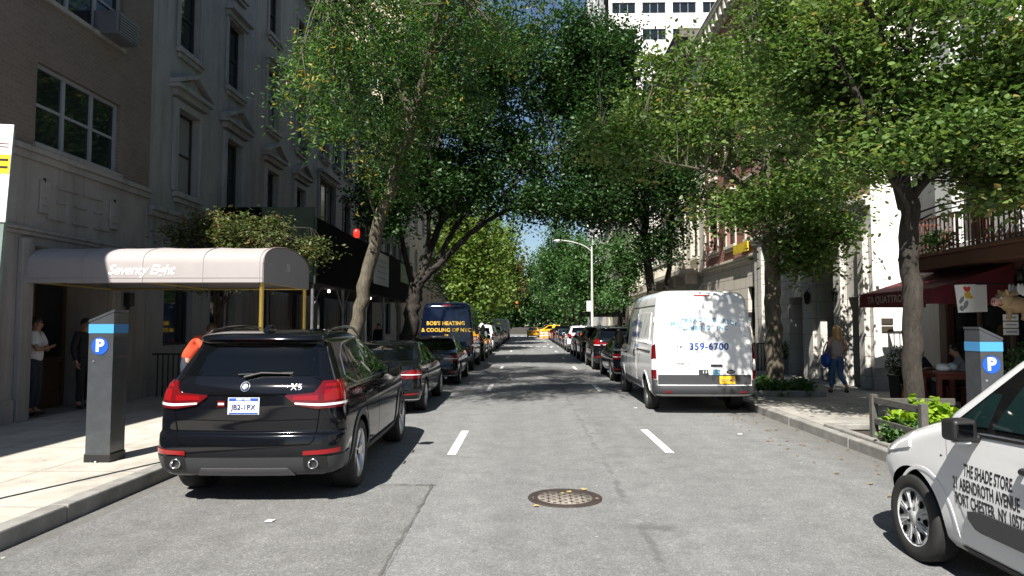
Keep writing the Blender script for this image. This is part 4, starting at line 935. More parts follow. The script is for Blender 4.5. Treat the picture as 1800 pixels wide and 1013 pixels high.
# ---- left, nearest: brick apartment house with a stone base -------------------------------
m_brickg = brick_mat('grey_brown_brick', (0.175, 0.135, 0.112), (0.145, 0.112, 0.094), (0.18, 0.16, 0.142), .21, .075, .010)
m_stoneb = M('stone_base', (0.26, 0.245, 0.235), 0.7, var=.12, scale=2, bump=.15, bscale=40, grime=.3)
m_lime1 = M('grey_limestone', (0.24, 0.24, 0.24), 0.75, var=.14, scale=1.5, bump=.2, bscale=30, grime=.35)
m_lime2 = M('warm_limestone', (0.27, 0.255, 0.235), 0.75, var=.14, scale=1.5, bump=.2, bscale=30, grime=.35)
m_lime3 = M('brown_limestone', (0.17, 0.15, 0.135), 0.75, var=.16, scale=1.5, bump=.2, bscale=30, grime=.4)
def left_apartment():
    r = thing('apartment_building', 'grey brown brick apartment building with pale stone base behind the fabric entrance canopy', 'building', (WL, 12, 0))
    mb = MB(); ops = [(11.75, 14.25, 5.02, 6.5), (8.3, 10.8, 5.02, 6.5), (11.75, 14.25, 7.75, 9.25), (8.3, 10.8, 7.75, 9.25)]
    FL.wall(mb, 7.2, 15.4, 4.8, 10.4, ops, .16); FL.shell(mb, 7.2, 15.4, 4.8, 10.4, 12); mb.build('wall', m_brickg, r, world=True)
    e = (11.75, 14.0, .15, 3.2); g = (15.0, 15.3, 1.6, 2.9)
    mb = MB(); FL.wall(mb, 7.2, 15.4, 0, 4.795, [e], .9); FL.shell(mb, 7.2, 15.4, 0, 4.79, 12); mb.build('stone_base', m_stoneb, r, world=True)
    mb = MB(); FL.wall(mb, -32, 7.19, 0, 8.8, [], .2); FL.shell(mb, -32, 7.19, 0, 8.8, 12); mb.build('unseen_wing', m_stoneb, r, world=True)  # unseen wing beside and behind the viewer, added to shade pavement and canopy
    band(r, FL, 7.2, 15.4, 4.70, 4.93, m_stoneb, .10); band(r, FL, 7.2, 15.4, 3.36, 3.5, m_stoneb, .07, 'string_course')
    pm = MB()                                       # shallow carved panels over the entrance
    for (a, b, c, d) in ((12.35, 12.95, 4.32, 4.36), (13.1, 13.7, 4.32, 4.36), (12.35, 12.6, 4.05, 4.09), (12.85, 13.2, 4.05, 4.09), (13.45, 13.7, 4.05, 4.09), (12.1, 12.6, 3.72, 3.76), (12.8, 13.25, 3.72, 3.76), (13.45, 13.95, 3.72, 3.76), (11.9, 12.15, 3.85, 4.4), (13.95, 14.2, 3.85, 4.4)):
        FL.box(pm, a, b, c, d, .002, .035)
    for u in (12.0, 14.1):
        for i in range(5): FL.box(pm, u-.12+.03*i, u+.12-.03*i, 3.8+.14*i, 3.88+.14*i, .002, .05)
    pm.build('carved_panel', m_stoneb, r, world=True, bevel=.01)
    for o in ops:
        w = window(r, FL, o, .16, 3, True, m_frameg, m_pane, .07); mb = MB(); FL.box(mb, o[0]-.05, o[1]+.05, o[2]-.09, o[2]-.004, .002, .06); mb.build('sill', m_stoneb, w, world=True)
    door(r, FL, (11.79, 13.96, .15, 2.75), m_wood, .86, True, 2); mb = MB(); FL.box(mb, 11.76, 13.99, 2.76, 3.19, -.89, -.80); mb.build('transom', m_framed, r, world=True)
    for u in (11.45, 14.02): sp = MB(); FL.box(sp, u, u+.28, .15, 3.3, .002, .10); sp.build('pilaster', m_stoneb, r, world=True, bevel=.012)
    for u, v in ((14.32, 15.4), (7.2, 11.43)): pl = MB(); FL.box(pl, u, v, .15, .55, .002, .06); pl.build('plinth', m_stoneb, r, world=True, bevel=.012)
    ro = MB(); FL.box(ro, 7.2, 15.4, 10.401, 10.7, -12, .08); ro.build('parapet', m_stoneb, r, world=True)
    lm = MB(); FL.box(lm, 14.55, 14.72, 2.2, 2.5, .002, .16); FL.box(lm, 14.6, 14.67, 2.06, 2.2, .03, .10); lm.build('wall_lamp', m_iron, r, world=True, bevel=.02)
left_apartment()
aircon('grey window air conditioner under the raised sash of the brick apartment building', FL, 13.75, 7.72, .75, .48, .42, .16)
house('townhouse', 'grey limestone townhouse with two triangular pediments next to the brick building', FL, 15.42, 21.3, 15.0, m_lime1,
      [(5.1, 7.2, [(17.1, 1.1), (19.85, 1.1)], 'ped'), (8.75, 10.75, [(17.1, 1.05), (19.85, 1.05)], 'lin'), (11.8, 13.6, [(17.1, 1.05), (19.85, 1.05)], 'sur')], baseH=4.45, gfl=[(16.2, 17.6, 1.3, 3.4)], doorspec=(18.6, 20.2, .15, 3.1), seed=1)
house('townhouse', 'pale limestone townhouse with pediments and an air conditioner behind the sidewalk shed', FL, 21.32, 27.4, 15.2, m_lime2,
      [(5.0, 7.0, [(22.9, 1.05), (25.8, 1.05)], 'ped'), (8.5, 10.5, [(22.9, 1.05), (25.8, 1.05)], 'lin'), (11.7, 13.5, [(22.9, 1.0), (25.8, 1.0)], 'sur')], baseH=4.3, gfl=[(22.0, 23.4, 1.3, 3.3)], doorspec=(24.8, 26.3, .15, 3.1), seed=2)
aircon('small air conditioner low in a second floor window of the pale limestone townhouse', FL, 25.8, 8.52, .62, .4, .35, .22)
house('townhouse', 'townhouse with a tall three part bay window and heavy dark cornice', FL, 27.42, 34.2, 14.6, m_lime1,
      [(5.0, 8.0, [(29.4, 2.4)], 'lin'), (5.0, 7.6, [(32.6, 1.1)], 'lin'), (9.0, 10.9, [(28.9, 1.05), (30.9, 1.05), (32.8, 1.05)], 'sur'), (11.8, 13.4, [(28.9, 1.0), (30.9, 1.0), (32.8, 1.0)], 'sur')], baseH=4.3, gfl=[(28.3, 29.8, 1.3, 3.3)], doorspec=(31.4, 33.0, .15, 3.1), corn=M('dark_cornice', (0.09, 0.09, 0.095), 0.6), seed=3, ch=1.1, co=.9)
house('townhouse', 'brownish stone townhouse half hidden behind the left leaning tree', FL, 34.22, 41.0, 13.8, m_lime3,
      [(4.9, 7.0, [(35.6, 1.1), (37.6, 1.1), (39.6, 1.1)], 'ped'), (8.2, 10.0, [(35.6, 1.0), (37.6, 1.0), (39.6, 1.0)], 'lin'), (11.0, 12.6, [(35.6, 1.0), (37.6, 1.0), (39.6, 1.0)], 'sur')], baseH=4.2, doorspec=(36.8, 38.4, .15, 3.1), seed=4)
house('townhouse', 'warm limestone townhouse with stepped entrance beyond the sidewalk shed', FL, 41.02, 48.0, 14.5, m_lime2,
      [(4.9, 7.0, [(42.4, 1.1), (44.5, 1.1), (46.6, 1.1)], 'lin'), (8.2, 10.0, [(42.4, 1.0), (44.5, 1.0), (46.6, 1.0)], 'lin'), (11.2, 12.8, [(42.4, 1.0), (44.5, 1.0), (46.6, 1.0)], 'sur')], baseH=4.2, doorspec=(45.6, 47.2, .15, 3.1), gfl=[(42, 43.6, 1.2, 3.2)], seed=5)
m_beige = M('beige_brick', (0.50, 0.42, 0.32), 0.8, var=.12, scale=.8, grime=.25)
def tower(name, label, F, u0, u1, H, mat, side_x, dep_x, floors, cols, z0=6, st=3.2, fm=None, ww=1.4, wh=1.6, corn=True):
    r = thing(name, label, 'building', F((u0+u1)/2, 0, 0)); ops = []
    cw = (u1-u0)/cols
    for k in range(floors):
        for i in range(cols): c = u0 + cw*(i+.5); ops.append((c-ww/2, c+ww/2, z0+k*st, z0+k*st+wh))
    mb = MB(); F.wall(mb, u0, u1, 0, H, ops, .2)
    ends = []; G = Fac('F', y=u0)
    x0, x1 = sorted((side_x, dep_x)); n = max(1, int((x1-x0)/3.4)); cw2 = (x1-x0)/n
    for k in range(floors):
        for i in range(n):
            c = x0 + cw2*(i+.5); ends.append((c-ww/2, c+ww/2, z0+k*st, z0+k*st+wh))
    G.wall(mb, x0, x1, 0, H, ends, .2)
    far = Fac('F', y=u1)
    mb.quad(far(x0, 0), far(x0, H), far(x1, H), far(x1, 0)); mb.quad((x0, u0, H), (x1, u0, H), (x1, u1, H), (x0, u1, H)); xb = dep_x
    mb.quad((xb, u0, 0), (xb, u1, 0), (xb, u1, H), (xb, u0, H)); mb.build('wall', mat, r, world=True)
    for FF, L_ in ((F, ops), (G, ends)):
        for o in L_[:200]:
            w = window(r, FF, o, .2, 2 if ww < 2 else 3, False, fm or m_framew)
    for k in range(2): 
        mb = MB(); G.box(mb, x0, x1, z0+st*(2+6*k)-.9, z0+st*(2+6*k)-.6, .002, .15); mb.build('ledge', mat, r, world=True)
    return r
tower('apartment_tower', 'tall sunlit beige apartment tower rising behind the left townhouses', FL, 48.05, 70, 40, m_beige, WL, WL-16, 10, 6, fm=m_framew)
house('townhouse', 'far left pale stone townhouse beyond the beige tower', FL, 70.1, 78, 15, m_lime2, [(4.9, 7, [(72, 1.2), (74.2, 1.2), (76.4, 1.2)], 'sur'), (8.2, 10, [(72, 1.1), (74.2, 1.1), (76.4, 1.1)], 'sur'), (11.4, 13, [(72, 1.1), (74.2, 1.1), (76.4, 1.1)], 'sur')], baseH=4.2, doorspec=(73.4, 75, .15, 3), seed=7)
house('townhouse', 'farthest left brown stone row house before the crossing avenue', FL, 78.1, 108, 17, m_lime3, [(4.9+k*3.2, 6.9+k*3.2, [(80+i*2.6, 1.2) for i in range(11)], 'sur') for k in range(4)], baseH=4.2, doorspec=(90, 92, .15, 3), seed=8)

# ---- right ---------------------------------------------------------------------------------
m_redb = brick_mat('red_brick', (0.36, 0.105, 0.065), (0.30, 0.085, 0.055), (0.36, 0.31, 0.27), .21, .072, .010)
m_pinkb = brick_mat('pale_red_brick', (0.42, 0.20, 0.14), (0.36, 0.165, 0.12), (0.45, 0.40, 0.36), .21, .072, .012)
m_stucw = M('white_stucco', (0.80, 0.78, 0.74), 0.7, var=.05, scale=1.0, bump=.1, bscale=80, grime=.08)
m_stucg = M('grey_stucco', (0.52, 0.53, 0.54), 0.75, var=.08, scale=1.0, bump=.1, bscale=80, grime=.2)
m_rust = limestone('rusticated_limestone', (0.60, 0.56, 0.49), 1.6, .48, .018, .2)
m_sand = M('cream_limestone', (0.60, 0.55, 0.46), 0.75, var=.1, scale=1.2, bump=.2, bscale=30, grime=.3)
m_sandl = limestone('cream_ashlar', (0.62, 0.58, 0.50), 1.1, .40, .010, .2)
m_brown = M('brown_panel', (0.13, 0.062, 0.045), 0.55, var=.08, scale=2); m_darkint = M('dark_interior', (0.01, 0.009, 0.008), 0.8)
m_burg = M('burgundy_canvas', (0.125, 0.012, 0.022), 0.8, var=.1, scale=5, bump=.1, bscale=200)
def restaurant():
    r = thing('restaurant_building', 'white and grey building with brown restaurant front and iron balconies on the right', 'building', (WR, 14, 0)); F = FR
    up = [(9.2, 10.6, 3.55, 6.0), (11.6, 13.0, 3.55, 6.0), (13.9, 15.0, 3.55, 6.0)]
    up2 = [(9.3, 10.5, 7.4, 9.4), (11.7, 12.9, 7.4, 9.4), (13.9, 14.9, 7.4, 9.4)]
    mb = MB(); F.wall(mb, -30, 5.49, 0, 9.0, [], .2); F.shell(mb, -30, 5.49, 0, 9.0, 12); mb.build('unseen_wing', m_stucg, r, world=True)  # unseen wing behind the viewer, added for reflections in the car bodies
    mb = MB(); F.wall(mb, 5.5, 15.6, 3.3, 9.8, up + [o for o in up2 if o[1] < 15.5], .25); F.shell(mb, 5.5, 15.6, 0, 9.8, 12); mb.build('wall', m_stucg, r, world=True)
    mb = MB(); F.box(mb, 5.5, 15.6, 9.801, 10.2, -12, .15); mb.build('parapet', m_stucw, r, world=True, bevel=.02)
    for o in up + up2: window(r, F, o, .25, 2, False, m_framew, rows=3)
    # brown shop front, dark inside
    mb = MB(); F.wall(mb, 5.5, 15.6, 0, 3.3, [(12.45, 15.35, .15, 2.75), (9.3, 11.0, .6, 2.7)], 1.6); mb.build('shop_front', m_brown, r, world=True)
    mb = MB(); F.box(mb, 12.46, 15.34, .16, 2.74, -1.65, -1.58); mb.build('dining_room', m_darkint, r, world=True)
    window(r, F, (9.3, 11.0, .6, 2.7), .2, 2, False, m_brown)
    fr = MB()
    for u in (12.5, 13.4, 14.35, 15.3): F.box(fr, u-.045, u+.045, .16, 2.74, -.16, -.06)
    F.box(fr, 12.5, 15.3, 2.2, 2.28, -.15, -.07); fr = fr.build('front_frame', m_framebr, r, world=True)
    gl = MB(); F.box(gl, 12.54, 15.26, .9, 2.2, -.125, -.11); F.box(gl, 12.54, 15.26, 2.28, 2.72, -.125, -.11); gl.build('pane', m_pane, fr, world=True)
    lg = MB(); F.box(lg, 5.5, 15.62, 2.98, 3.24, .002, .75); F.box(lg, 5.5, 15.66, 3.24, 3.32, .002, .86); lg.build('balcony_slab', m_brown, r, world=True, bevel=.02)
    for a, b in ((8.9, 10.9), (11.3, 13.25), (13.6, 15.35)):
        railing('balcony_railing', '', F, a, b, 3.325, 4.05, .78, M('rusty_railing', (0.14, 0.06, 0.045), 0.6, var=.3, scale=10), .13, r, .06)
restaurant()
def entrance_house():
    r = thing('townhouse', 'pale grey town house with arched shaded entrance and wall lanterns beside the restaurant', 'building', (8.78, 22, 0)); F = Fac('R', x=8.78)
    ops = [(18.0, 18.8, .15, 2.55), (19.5, 20.6, .15, 3.6), (21.9, 23.0, .15, 2.7)]
    up = [(20.3, 21.9, 5.6, 7.6), (23.2, 25.0, 5.6, 7.6), (20.3, 21.9, 8.9, 10.7), (23.2, 25.0, 8.9, 10.7), (20.3, 21.9, 12.0, 13.8), (23.2, 25.0, 12.0, 13.8)]
    mb = MB(); F.wall(mb, 17.45, 26.4, 0, 5.0, ops, .55); F.shell(mb, 17.45, 26.4, 0, 4.995, 12); mb.build('ground_floor_wall', m_sandl2, r, world=True)
    mb = MB(); F.wall(mb, 17.45, 26.4, 5.0, 15.5, up, .2); F.shell(mb, 17.45, 26.4, 5.0, 15.5, 12); mb.build('wall', m_pinkb, r, world=True)
    band(r, F, 17.45, 26.4, 4.85, 5.12, m_stucw, .2); cornice(r, F, 17.45, 26.4, 15.7, m_stucw, .9, .6)
    door(r, F, ops[0], m_framed, .5, True, 1); door(r, F, ops[2], m_framed, .5, True, 1)
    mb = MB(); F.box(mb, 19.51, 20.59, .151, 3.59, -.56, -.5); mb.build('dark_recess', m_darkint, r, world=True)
    for o in up: w = window(r, F, o, .2, 2, True, m_framew); sill(w, F, o, m_stucw); lintel(w, F, o, m_stucw)
    for q in ((17.62, 17.92, .16, 4.2, .002, .16), (18.86, 19.3, .16, 4.2, .002, .18), (20.85, 21.2, .16, 4.84, .002, .12), (25.3, 25.7, .16, 4.84, .002, .12)):
        bx = MB(); F.box(bx, *q); bx.build('pilaster', m_sandl2, r, world=True, bevel=.015)
    G = Fac('F', y=17.44); mb = MB(); G.wall(mb, 8.77, 16, .72, 15.5, [], .2); mb.build('white_end_wall', m_stucw, r, world=True)
    mb = MB(); G.box(mb, 8.74, 16, 0, .72, -.005, .03); mb.build('granite_plinth', M('granite_plinth', (0.40, 0.39, 0.37), 0.7, var=.2, scale=20), r, world=True)
    for z in (1.62, 1.82): pl = MB(); G.box(pl, 8.95, 9.24, z, z+.15, .002, .035); pl.build('wall_plaque', M('bronze_plaque', (0.09, 0.075, 0.06), 0.4, 0.5) if z < 1.7 else bpy.data.materials['bronze_plaque'], r, world=True, bevel=.008)
    # segmental hood over the entrance
    h = MB(); N = 16; pts = [(20.05 + 1.05*math.cos(math.pi*i/N), 3.75 + .75*math.sin(math.pi*i/N)) for i in range(N+1)]
    F.poly(h, pts, .002, .85); h.build('entrance_hood', m_darkcan, r, world=True)
    for u in (19.1, 21.0):
        l = MB(); c = F(u, 2.55, .22); l.lathe([(.0, .30), (.05, .26), (.11, .16), (.10, .15), (.075, -.08), (.03, -.12), (0, -.14)], c, 8, 'z'); a = F(u, 2.8, .02); l.tube([a, F(u, 2.95, .12), F(u, 2.85, .22)], .015, 6); l.build('wall_lantern', m_iron, r, world=True)
m_sandl2 = limestone('pale_grey_ashlar', (0.55, 0.53, 0.49), 1.2, .5, .008, .15); m_darkcan = M('dark_canvas', (0.03, 0.03, 0.03), .8)
entrance_house()
r3 = house('brick_house', 'red brick house on a striped limestone base behind the white van', FR, 26.45, 35.8, 16.5, m_redb,
      [(5.4, 7.6, [(28.2, 1.3), (31.0, 1.3), (33.8, 1.3)], 'lin'), (9.0, 11.0, [(28.2, 1.2), (31.0, 1.2), (33.8, 1.2)], 'lin'), (12.4, 14.2, [(28.2, 1.2), (31.0, 1.2), (33.8, 1.2)], 'sur')], base=m_rust, baseH=4.6, doorspec=(30.2, 31.8, .15, 3.2), gfl=[(27.4, 28.8, 1.3, 3.4), (33.0, 34.6, 1.3, 3.4)], trim=m_sand, seed=11)
mb = MB()
for i in range(26): FR.box(mb, 26.46, 27.0 if i % 2 else 26.85, 4.75+i*.43, 5.13+i*.43, .002, .06)
for i in range(26): FR.box(mb, 35.3 if i % 2 else 35.45, 35.79, 4.75+i*.43, 5.13+i*.43, .002, .06)
mb.build('quoin_stack', m_sand, r3, world=True)
r4 = house('limestone_mansion', 'cream limestone mansion with stone balcony and tall windows right of the dark tree trunks', FR, 35.85, 46, 17.5, m_sandl,
      [(5.5, 8.3, [(37.6, 1.4), (40.6, 1.4), (43.8, 1.4)], 'ped'), (9.8, 11.9, [(37.6, 1.3), (40.6, 1.3), (43.8, 1.3)], 'lin'), (13.2, 14.9, [(37.6, 1.2), (40.6, 1.2), (43.8, 1.2)], 'sur')], base=m_rust, baseH=4.5, doorspec=(39.8, 41.4, .15, 3.3), gfl=[(36.9, 38.3, 1.2, 3.3), (43.0, 44.6, 1.2, 3.3)], trim=m_sand, seed=12, corn=M('dark_green_cornice', (0.10, 0.09, 0.075), .6), ch=1.4, co=1.2)
b_ = MB(); FR.box(b_, 36.4, 45.4, 4.55, 4.8, .165, 1.0); FR.box(b_, 36.4, 45.4, 5.45, 5.62, .8, 1.0)
for i in range(46): u = 36.5+i*.195; FR.box(b_, u-.05, u+.05, 4.8, 5.45, .85, .96)
for u in (36.7, 39.4, 41.8, 45.0): FR.box(b_, u-.14, u+.14, 4.0, 4.55, .165, .8)
b_.build('stone_balcony', m_sand, r4, world=True, bevel=.015)
house('townhouse', 'grey white townhouse with columns beyond the limestone mansion', FR, 46.05, 53, 18.5, m_stucg, [(5, 7.2, [(47.8, 1.2), (49.8, 1.2), (51.7, 1.2)], 'ped'), (8.6, 10.6, [(47.8, 1.1), (49.8, 1.1), (51.7, 1.1)], 'lin'), (12, 13.8, [(47.8, 1.1), (49.8, 1.1), (51.7, 1.1)], 'sur'), (15, 16.6, [(47.8, 1.1), (49.8, 1.1), (51.7, 1.1)], 'sur')], base=m_rust, baseH=4.3, doorspec=(49, 50.6, .15, 3.2), seed=13, trim=m_sand)
house('townhouse', 'cream stone townhouse behind the far street lamp', FR, 53.05, 62, 17, m_sand, [(5+3.3*k, 7+3.3*k, [(55, 1.2), (57.6, 1.2), (60.2, 1.2)], 'lin') for k in range(4)], baseH=4.3, doorspec=(56.8, 58.4, .15, 3.2), seed=14)
house('townhouse', 'dark fronted townhouse with a long entrance canopy far down the right side', FR, 62.05, 74, 16, m_lime3, [(5+3.3*k, 7+3.3*k, [(64, 1.2), (66.6, 1.2), (69.2, 1.2), (71.8, 1.2)], 'sur') for k in range(3)], baseH=4.3, doorspec=(66.8, 68.4, .15, 3.2), seed=15)
m_tower = M('white_glazed_brick', (0.80, 0.79, 0.76), 0.7, var=.04, scale=.6, grime=.08)
tower('apartment_tower', 'tall white modern apartment tower with wide windows above the right rooftops', FR, 80, 104, 58, m_tower, WR+.6, WR+15, 14, 6, z0=6.5, st=3.25, ww=2.8, wh=1.35, fm=m_frameg)
house('townhouse', 'plain stone row house at the foot of the white tower', FR, 74.05, 79.9, 14, m_sand, [(5+3.1*k, 6.8+3.1*k, [(75.6, 1.1), (78, 1.1)], 'sur') for k in range(3)], baseH=4.2, doorspec=(76, 77.4, .15, 3), seed=16)
# shading block behind the viewer on the left: continues the row of town houses, its shade falls on the tree crowns
# ------------------------------------------------------------------ foliage
def leaf_mat(name, stops, trans=0.32, rough=0.45):
    m = bpy.data.materials.new(name); m.use_nodes = True; t = m.node_tree; p = t.nodes['Principled BSDF']; out = t.nodes['Material Output']
    a = nd(t, 'ShaderNodeAttribute'); a.attribute_name = 'tint'
    c = ramp_n(t, a.outputs['Fac'], stops); t.links.new(c, p.inputs['Base Color']); p.inputs['Roughness'].default_value = rough; p.inputs['Specular IOR Level'].default_value = 0.35
    tr = nd(t, 'ShaderNodeBsdfTranslucent'); c2 = mix_n(t, c, (1.0, 1.0, 0.55), 1.0, 'MULTIPLY'); c3 = mix_n(t, c2, (1.5, 1.5, 1.5), 1.0, 'MULTIPLY'); t.links.new(c3, tr.inputs[0])
    mx = nd(t, 'ShaderNodeMixShader'); mx.inputs[0].default_value = trans; t.links.new(p.outputs[0], mx.inputs[1]); t.links.new(tr.outputs[0], mx.inputs[2]); t.links.new(mx.outputs[0], out.inputs[0])
    return m
def leaves(name, P, size, rng, mat, parent=None, tint=None, up=0.6, aspect=0.62, droop=0.0, clump_tint=None):
    N = len(P); nrm = rng.normal(size=(N, 3)); nrm[:, 2] = np.abs(nrm[:, 2]) + up; nrm /= np.linalg.norm(nrm, axis=1)[:, None]
    d = rng.normal(size=(N, 3)); d[:, 2] -= droop; d -= nrm * np.sum(d*nrm, 1)[:, None]; d /= np.linalg.norm(d, axis=1)[:, None] + 1e-9
    s = np.cross(nrm, d); L = (size * rng.uniform(.6, 1.35, N))[:, None]; w = L * aspect * .5; f = nrm * L * .10
    V = np.empty((N, 6, 3)); V[:, 0] = P - d*L*.5; V[:, 1] = P - d*L*.12 + s*w - f; V[:, 2] = P + d*L*.22 + s*w*.75 - f; V[:, 3] = P + d*L*.55; V[:, 4] = P + d*L*.22 - s*w*.75 - f; V[:, 5] = P - d*L*.12 - s*w - f
    me = bpy.data.meshes.new(name); me.vertices.add(N*6); me.vertices.foreach_set('co', V.reshape(-1).astype(np.float32))
    base = (np.arange(N)*6)[:, None]; idx = np.concatenate([base + np.array([[0, 1, 2, 3]]), base + np.array([[0, 3, 4, 5]])], 1).reshape(-1)
    me.loops.add(N*8); me.loops.foreach_set('vertex_index', idx.astype(np.int32)); me.polygons.add(N*2)
    me.polygons.foreach_set('loop_start', (np.arange(N*2)*4).astype(np.int32)); 
    at = me.attributes.new('tint', 'FLOAT', 'FACE')
    tv = rng.uniform(0, 1, N) if tint is None else tint
    at.data.foreach_set('value', np.repeat(np.clip(tv, 0, 1), 2).astype(np.float32))
    me.materials.append(mat); me.update(calc_edges=True); me.validate()
    o = bpy.data.objects.new(name, me); C.objects.link(o)
    if parent: o.parent = parent
    return o
def bark(name, col):
    m, t, p = newmat(name); p.inputs['Roughness'].default_value = 0.9; v = objc(t)
    mp = nd(t, 'ShaderNodeMapping'); mp.inputs['Scale'].default_value = (1, 1, .28); t.links.new(v, mp.inputs[0])
    f = noise_n(t, mp.outputs[0], 22, 6, 0.7); g = noise_n(t, v, 2.5, 4, 0.6)
    c = mix_n(t, ramp_n(t, f, [(0.32, [q*0.4 for q in col]), (0.52, col), (0.75, [q*1.5 for q in col])]), ramp_n(t, g, [(0.35, 0.7), (0.65, 1.15)]), 1.0, 'MULTIPLY')
    t.links.new(c, p.inputs['Base Color']); bump_n(t, p, f, 0.9, 0.03); return m
m_bark = bark('grey_bark', (0.09, 0.076, 0.058)); m_barkd = bark('dark_bark', (0.036, 0.030, 0.024)); m_barkp = bark('mottled_bark', (0.125, 0.108, 0.078))
m_leafL = leaf_mat('locust_leaf', [(0.0, (0.036, 0.090, 0.024)), (0.55, (0.068, 0.15, 0.038)), (0.88, (0.13, 0.215, 0.05)), (0.965, (0.36, 0.28, 0.05)), (1.0, (0.45, 0.32, 0.06))], .42)
m_leafD = leaf_mat('elm_leaf', [(0.0, (0.018, 0.050, 0.014)), (0.6, (0.034, 0.085, 0.022)), (1.0, (0.07, 0.135, 0.035))], .25)
m_leafR = leaf_mat('linden_leaf', [(0.0, (0.058, 0.118, 0.030)), (0.5, (0.108, 0.182, 0.048)), (0.88, (0.185, 0.25, 0.072)), (0.97, (0.26, 0.25, 0.08)), (1.0, (0.30, 0.21, 0.09))], .38)
m_leafG = leaf_mat('ginkgo_leaf', [(0.0, (0.070, 0.13, 0.022)), (0.6, (0.125, 0.195, 0.035)), (1.0, (0.22, 0.27, 0.055))], .38)
m_leafM = leaf_mat('mid_leaf', [(0.0, (0.035, 0.095, 0.025)), (0.6, (0.065, 0.145, 0.040)), (1.0, (0.11, 0.20, 0.06))])
m_leafC = leaf_mat('copper_leaf', [(0.0, (0.07, 0.03, 0.015)), (0.6, (0.15, 0.065, 0.03)), (1.0, (0.22, 0.12, 0.05))])
m_leafA = leaf_mat('maple_leaf', [(0.0, (0.05, 0.080, 0.025)), (0.55, (0.11, 0.13, 0.045)), (0.85, (0.18, 0.14, 0.06)), (1.0, (0.22, 0.07, 0.04))])
m_leafP = leaf_mat('lime_leaf', [(0.0, (0.14, 0.26, 0.02)), (0.6, (0.28, 0.42, 0.03)), (1.0, (0.40, 0.52, 0.05))], .4)
m_leafS = leaf_mat('shrub_leaf', [(0.0, (0.015, 0.04, 0.012)), (0.6, (0.03, 0.075, 0.02)), (1.0, (0.06, 0.12, 0.035))], .2)
def bez(pts, n):
    """a smooth line through the points"""
    P = [Vector(p) for p in pts]; out = []
    for i in range(len(P)-1):
        a, b, c, d = P[max(i-1, 0)], P[i], P[i+1], P[min(i+2, len(P)-1)]
        for k in range(n):
            t = k/n; out.append(.5*((2*b) + (c-a)*t + (2*a-5*b+4*c-d)*t*t + (3*b-a-3*c+d)*t**3))
    out.append(P[-1]); return out
def tree(name, label, base, limbs, blobs, mat, bk, leaf=.1, per=60, cr=.42, seed=1, group=None, twig=.02, up=.6, droop=0.0, flat=.75, aspect=.62, tint_bias=0.0, cat='tree', gaps=True):
    """limbs: [(points, r0, r1)], the first is the trunk; blobs: [(centre, radii, clumps)]"""
    root = thing(name, label, cat, base, group=group); B = Vector(base); rng = np.random.default_rng(seed); rr = random.Random(seed)
    S_ = []
    for k, (pts, r0, r1) in enumerate(limbs):
        q = bez(pts, 7); q = [p + Vector((rr.gauss(0, r0*.12), rr.gauss(0, r0*.12), 0)) if 0 < i < len(q)-1 else p for i, p in enumerate(q)]
        n = len(q); rad = [r0 + (r1-r0)*(i/(n-1))**.8 for i in range(n)]
        if k == 0:
            rad[0] *= 1.5; rad[1] *= 1.22; rad[2] *= 1.08
        mb = MB(); mb.tube([p - B for p in q], rad, 12 if r0 > .1 else 7, rnd=rr, rough=.07)
        o = mb.build('trunk' if k == 0 else 'limb', bk, root)
        S_ += [(p, rad[i]) for i, p in enumerate(q) if k > 0 or i > n*.6]
    SP = np.array([p[:] for p, r in S_]); tw = MB(); pts = []; tints = []
    for (c, r, n) in blobs:
        c = np.array(c); r = np.array(r)
        for i in range(n):
            d = rng.normal(size=3); d /= np.linalg.norm(d); q = c + d * r * rng.uniform(.05, 1) ** .45
            j = np.argmin(np.linalg.norm(SP - (q - np.array([0, 0, .5])), axis=1)); a = Vector(SP[j]); b = Vector(q)
            if (b-a).length > .15:
                m_ = a.lerp(b, .5) + Vector((rr.gauss(0, .12), rr.gauss(0, .12), rr.gauss(.10, .12))) * min(1.5, (b-a).length*.5)
                r_ = min(twig*(1 + .35*(b-a).length), S_[j][1]*.8)
                tw.tube([a - B, a.lerp(m_, .55) - B + Vector((0, 0, .03)), m_ - B, m_.lerp(b, .55) - B, b - B], [r_, r_*.8, r_*.6, r_*.45, r_*.25], 4, cap=False)
            if (b-a).length > .7:
                kk = int(per*.22*(b-a).length); tt = rng.uniform(.35, 1, (kk, 1)); base_ = np.array(a[:]) + (np.array(b[:]) - np.array(a[:]))*tt; base_[:, 2] += .35*min(1.5, (b-a).length*.5)*(1-np.abs(2*tt[:, 0]-1))*.5
                pts.append(base_ + rng.normal(size=(kk, 3))*cr*.28); tints.append(np.clip(rng.normal(.40 + tint_bias, .18, kk), 0, 1))
            k = int(per * rng.uniform(.5, 1.4)); cs = cr * rng.uniform(.7, 1.3)
            L_ = rng.normal(size=(k, 3)) * np.array([cs, cs, cs*flat]) * .62 + q; 
            if droop: L_[:, 2] -= np.abs(rng.normal(size=k)) * cs * droop
            pts.append(L_); tints.append(np.clip(rng.normal(.42 + tint_bias, .18) + rng.normal(0, .20, k), 0, 1))
    P = np.concatenate(pts) - np.array(base); T = np.concatenate(tints)
    leaves('crown', P, leaf, rng, mat, root, T, up, aspect, droop*.8)
    if tw.v: tag(tw.build('twigs', bk, root), kind='stuff')
    return root
GL, GR = 'street trees along the left pavement', 'street trees along the right pavement'
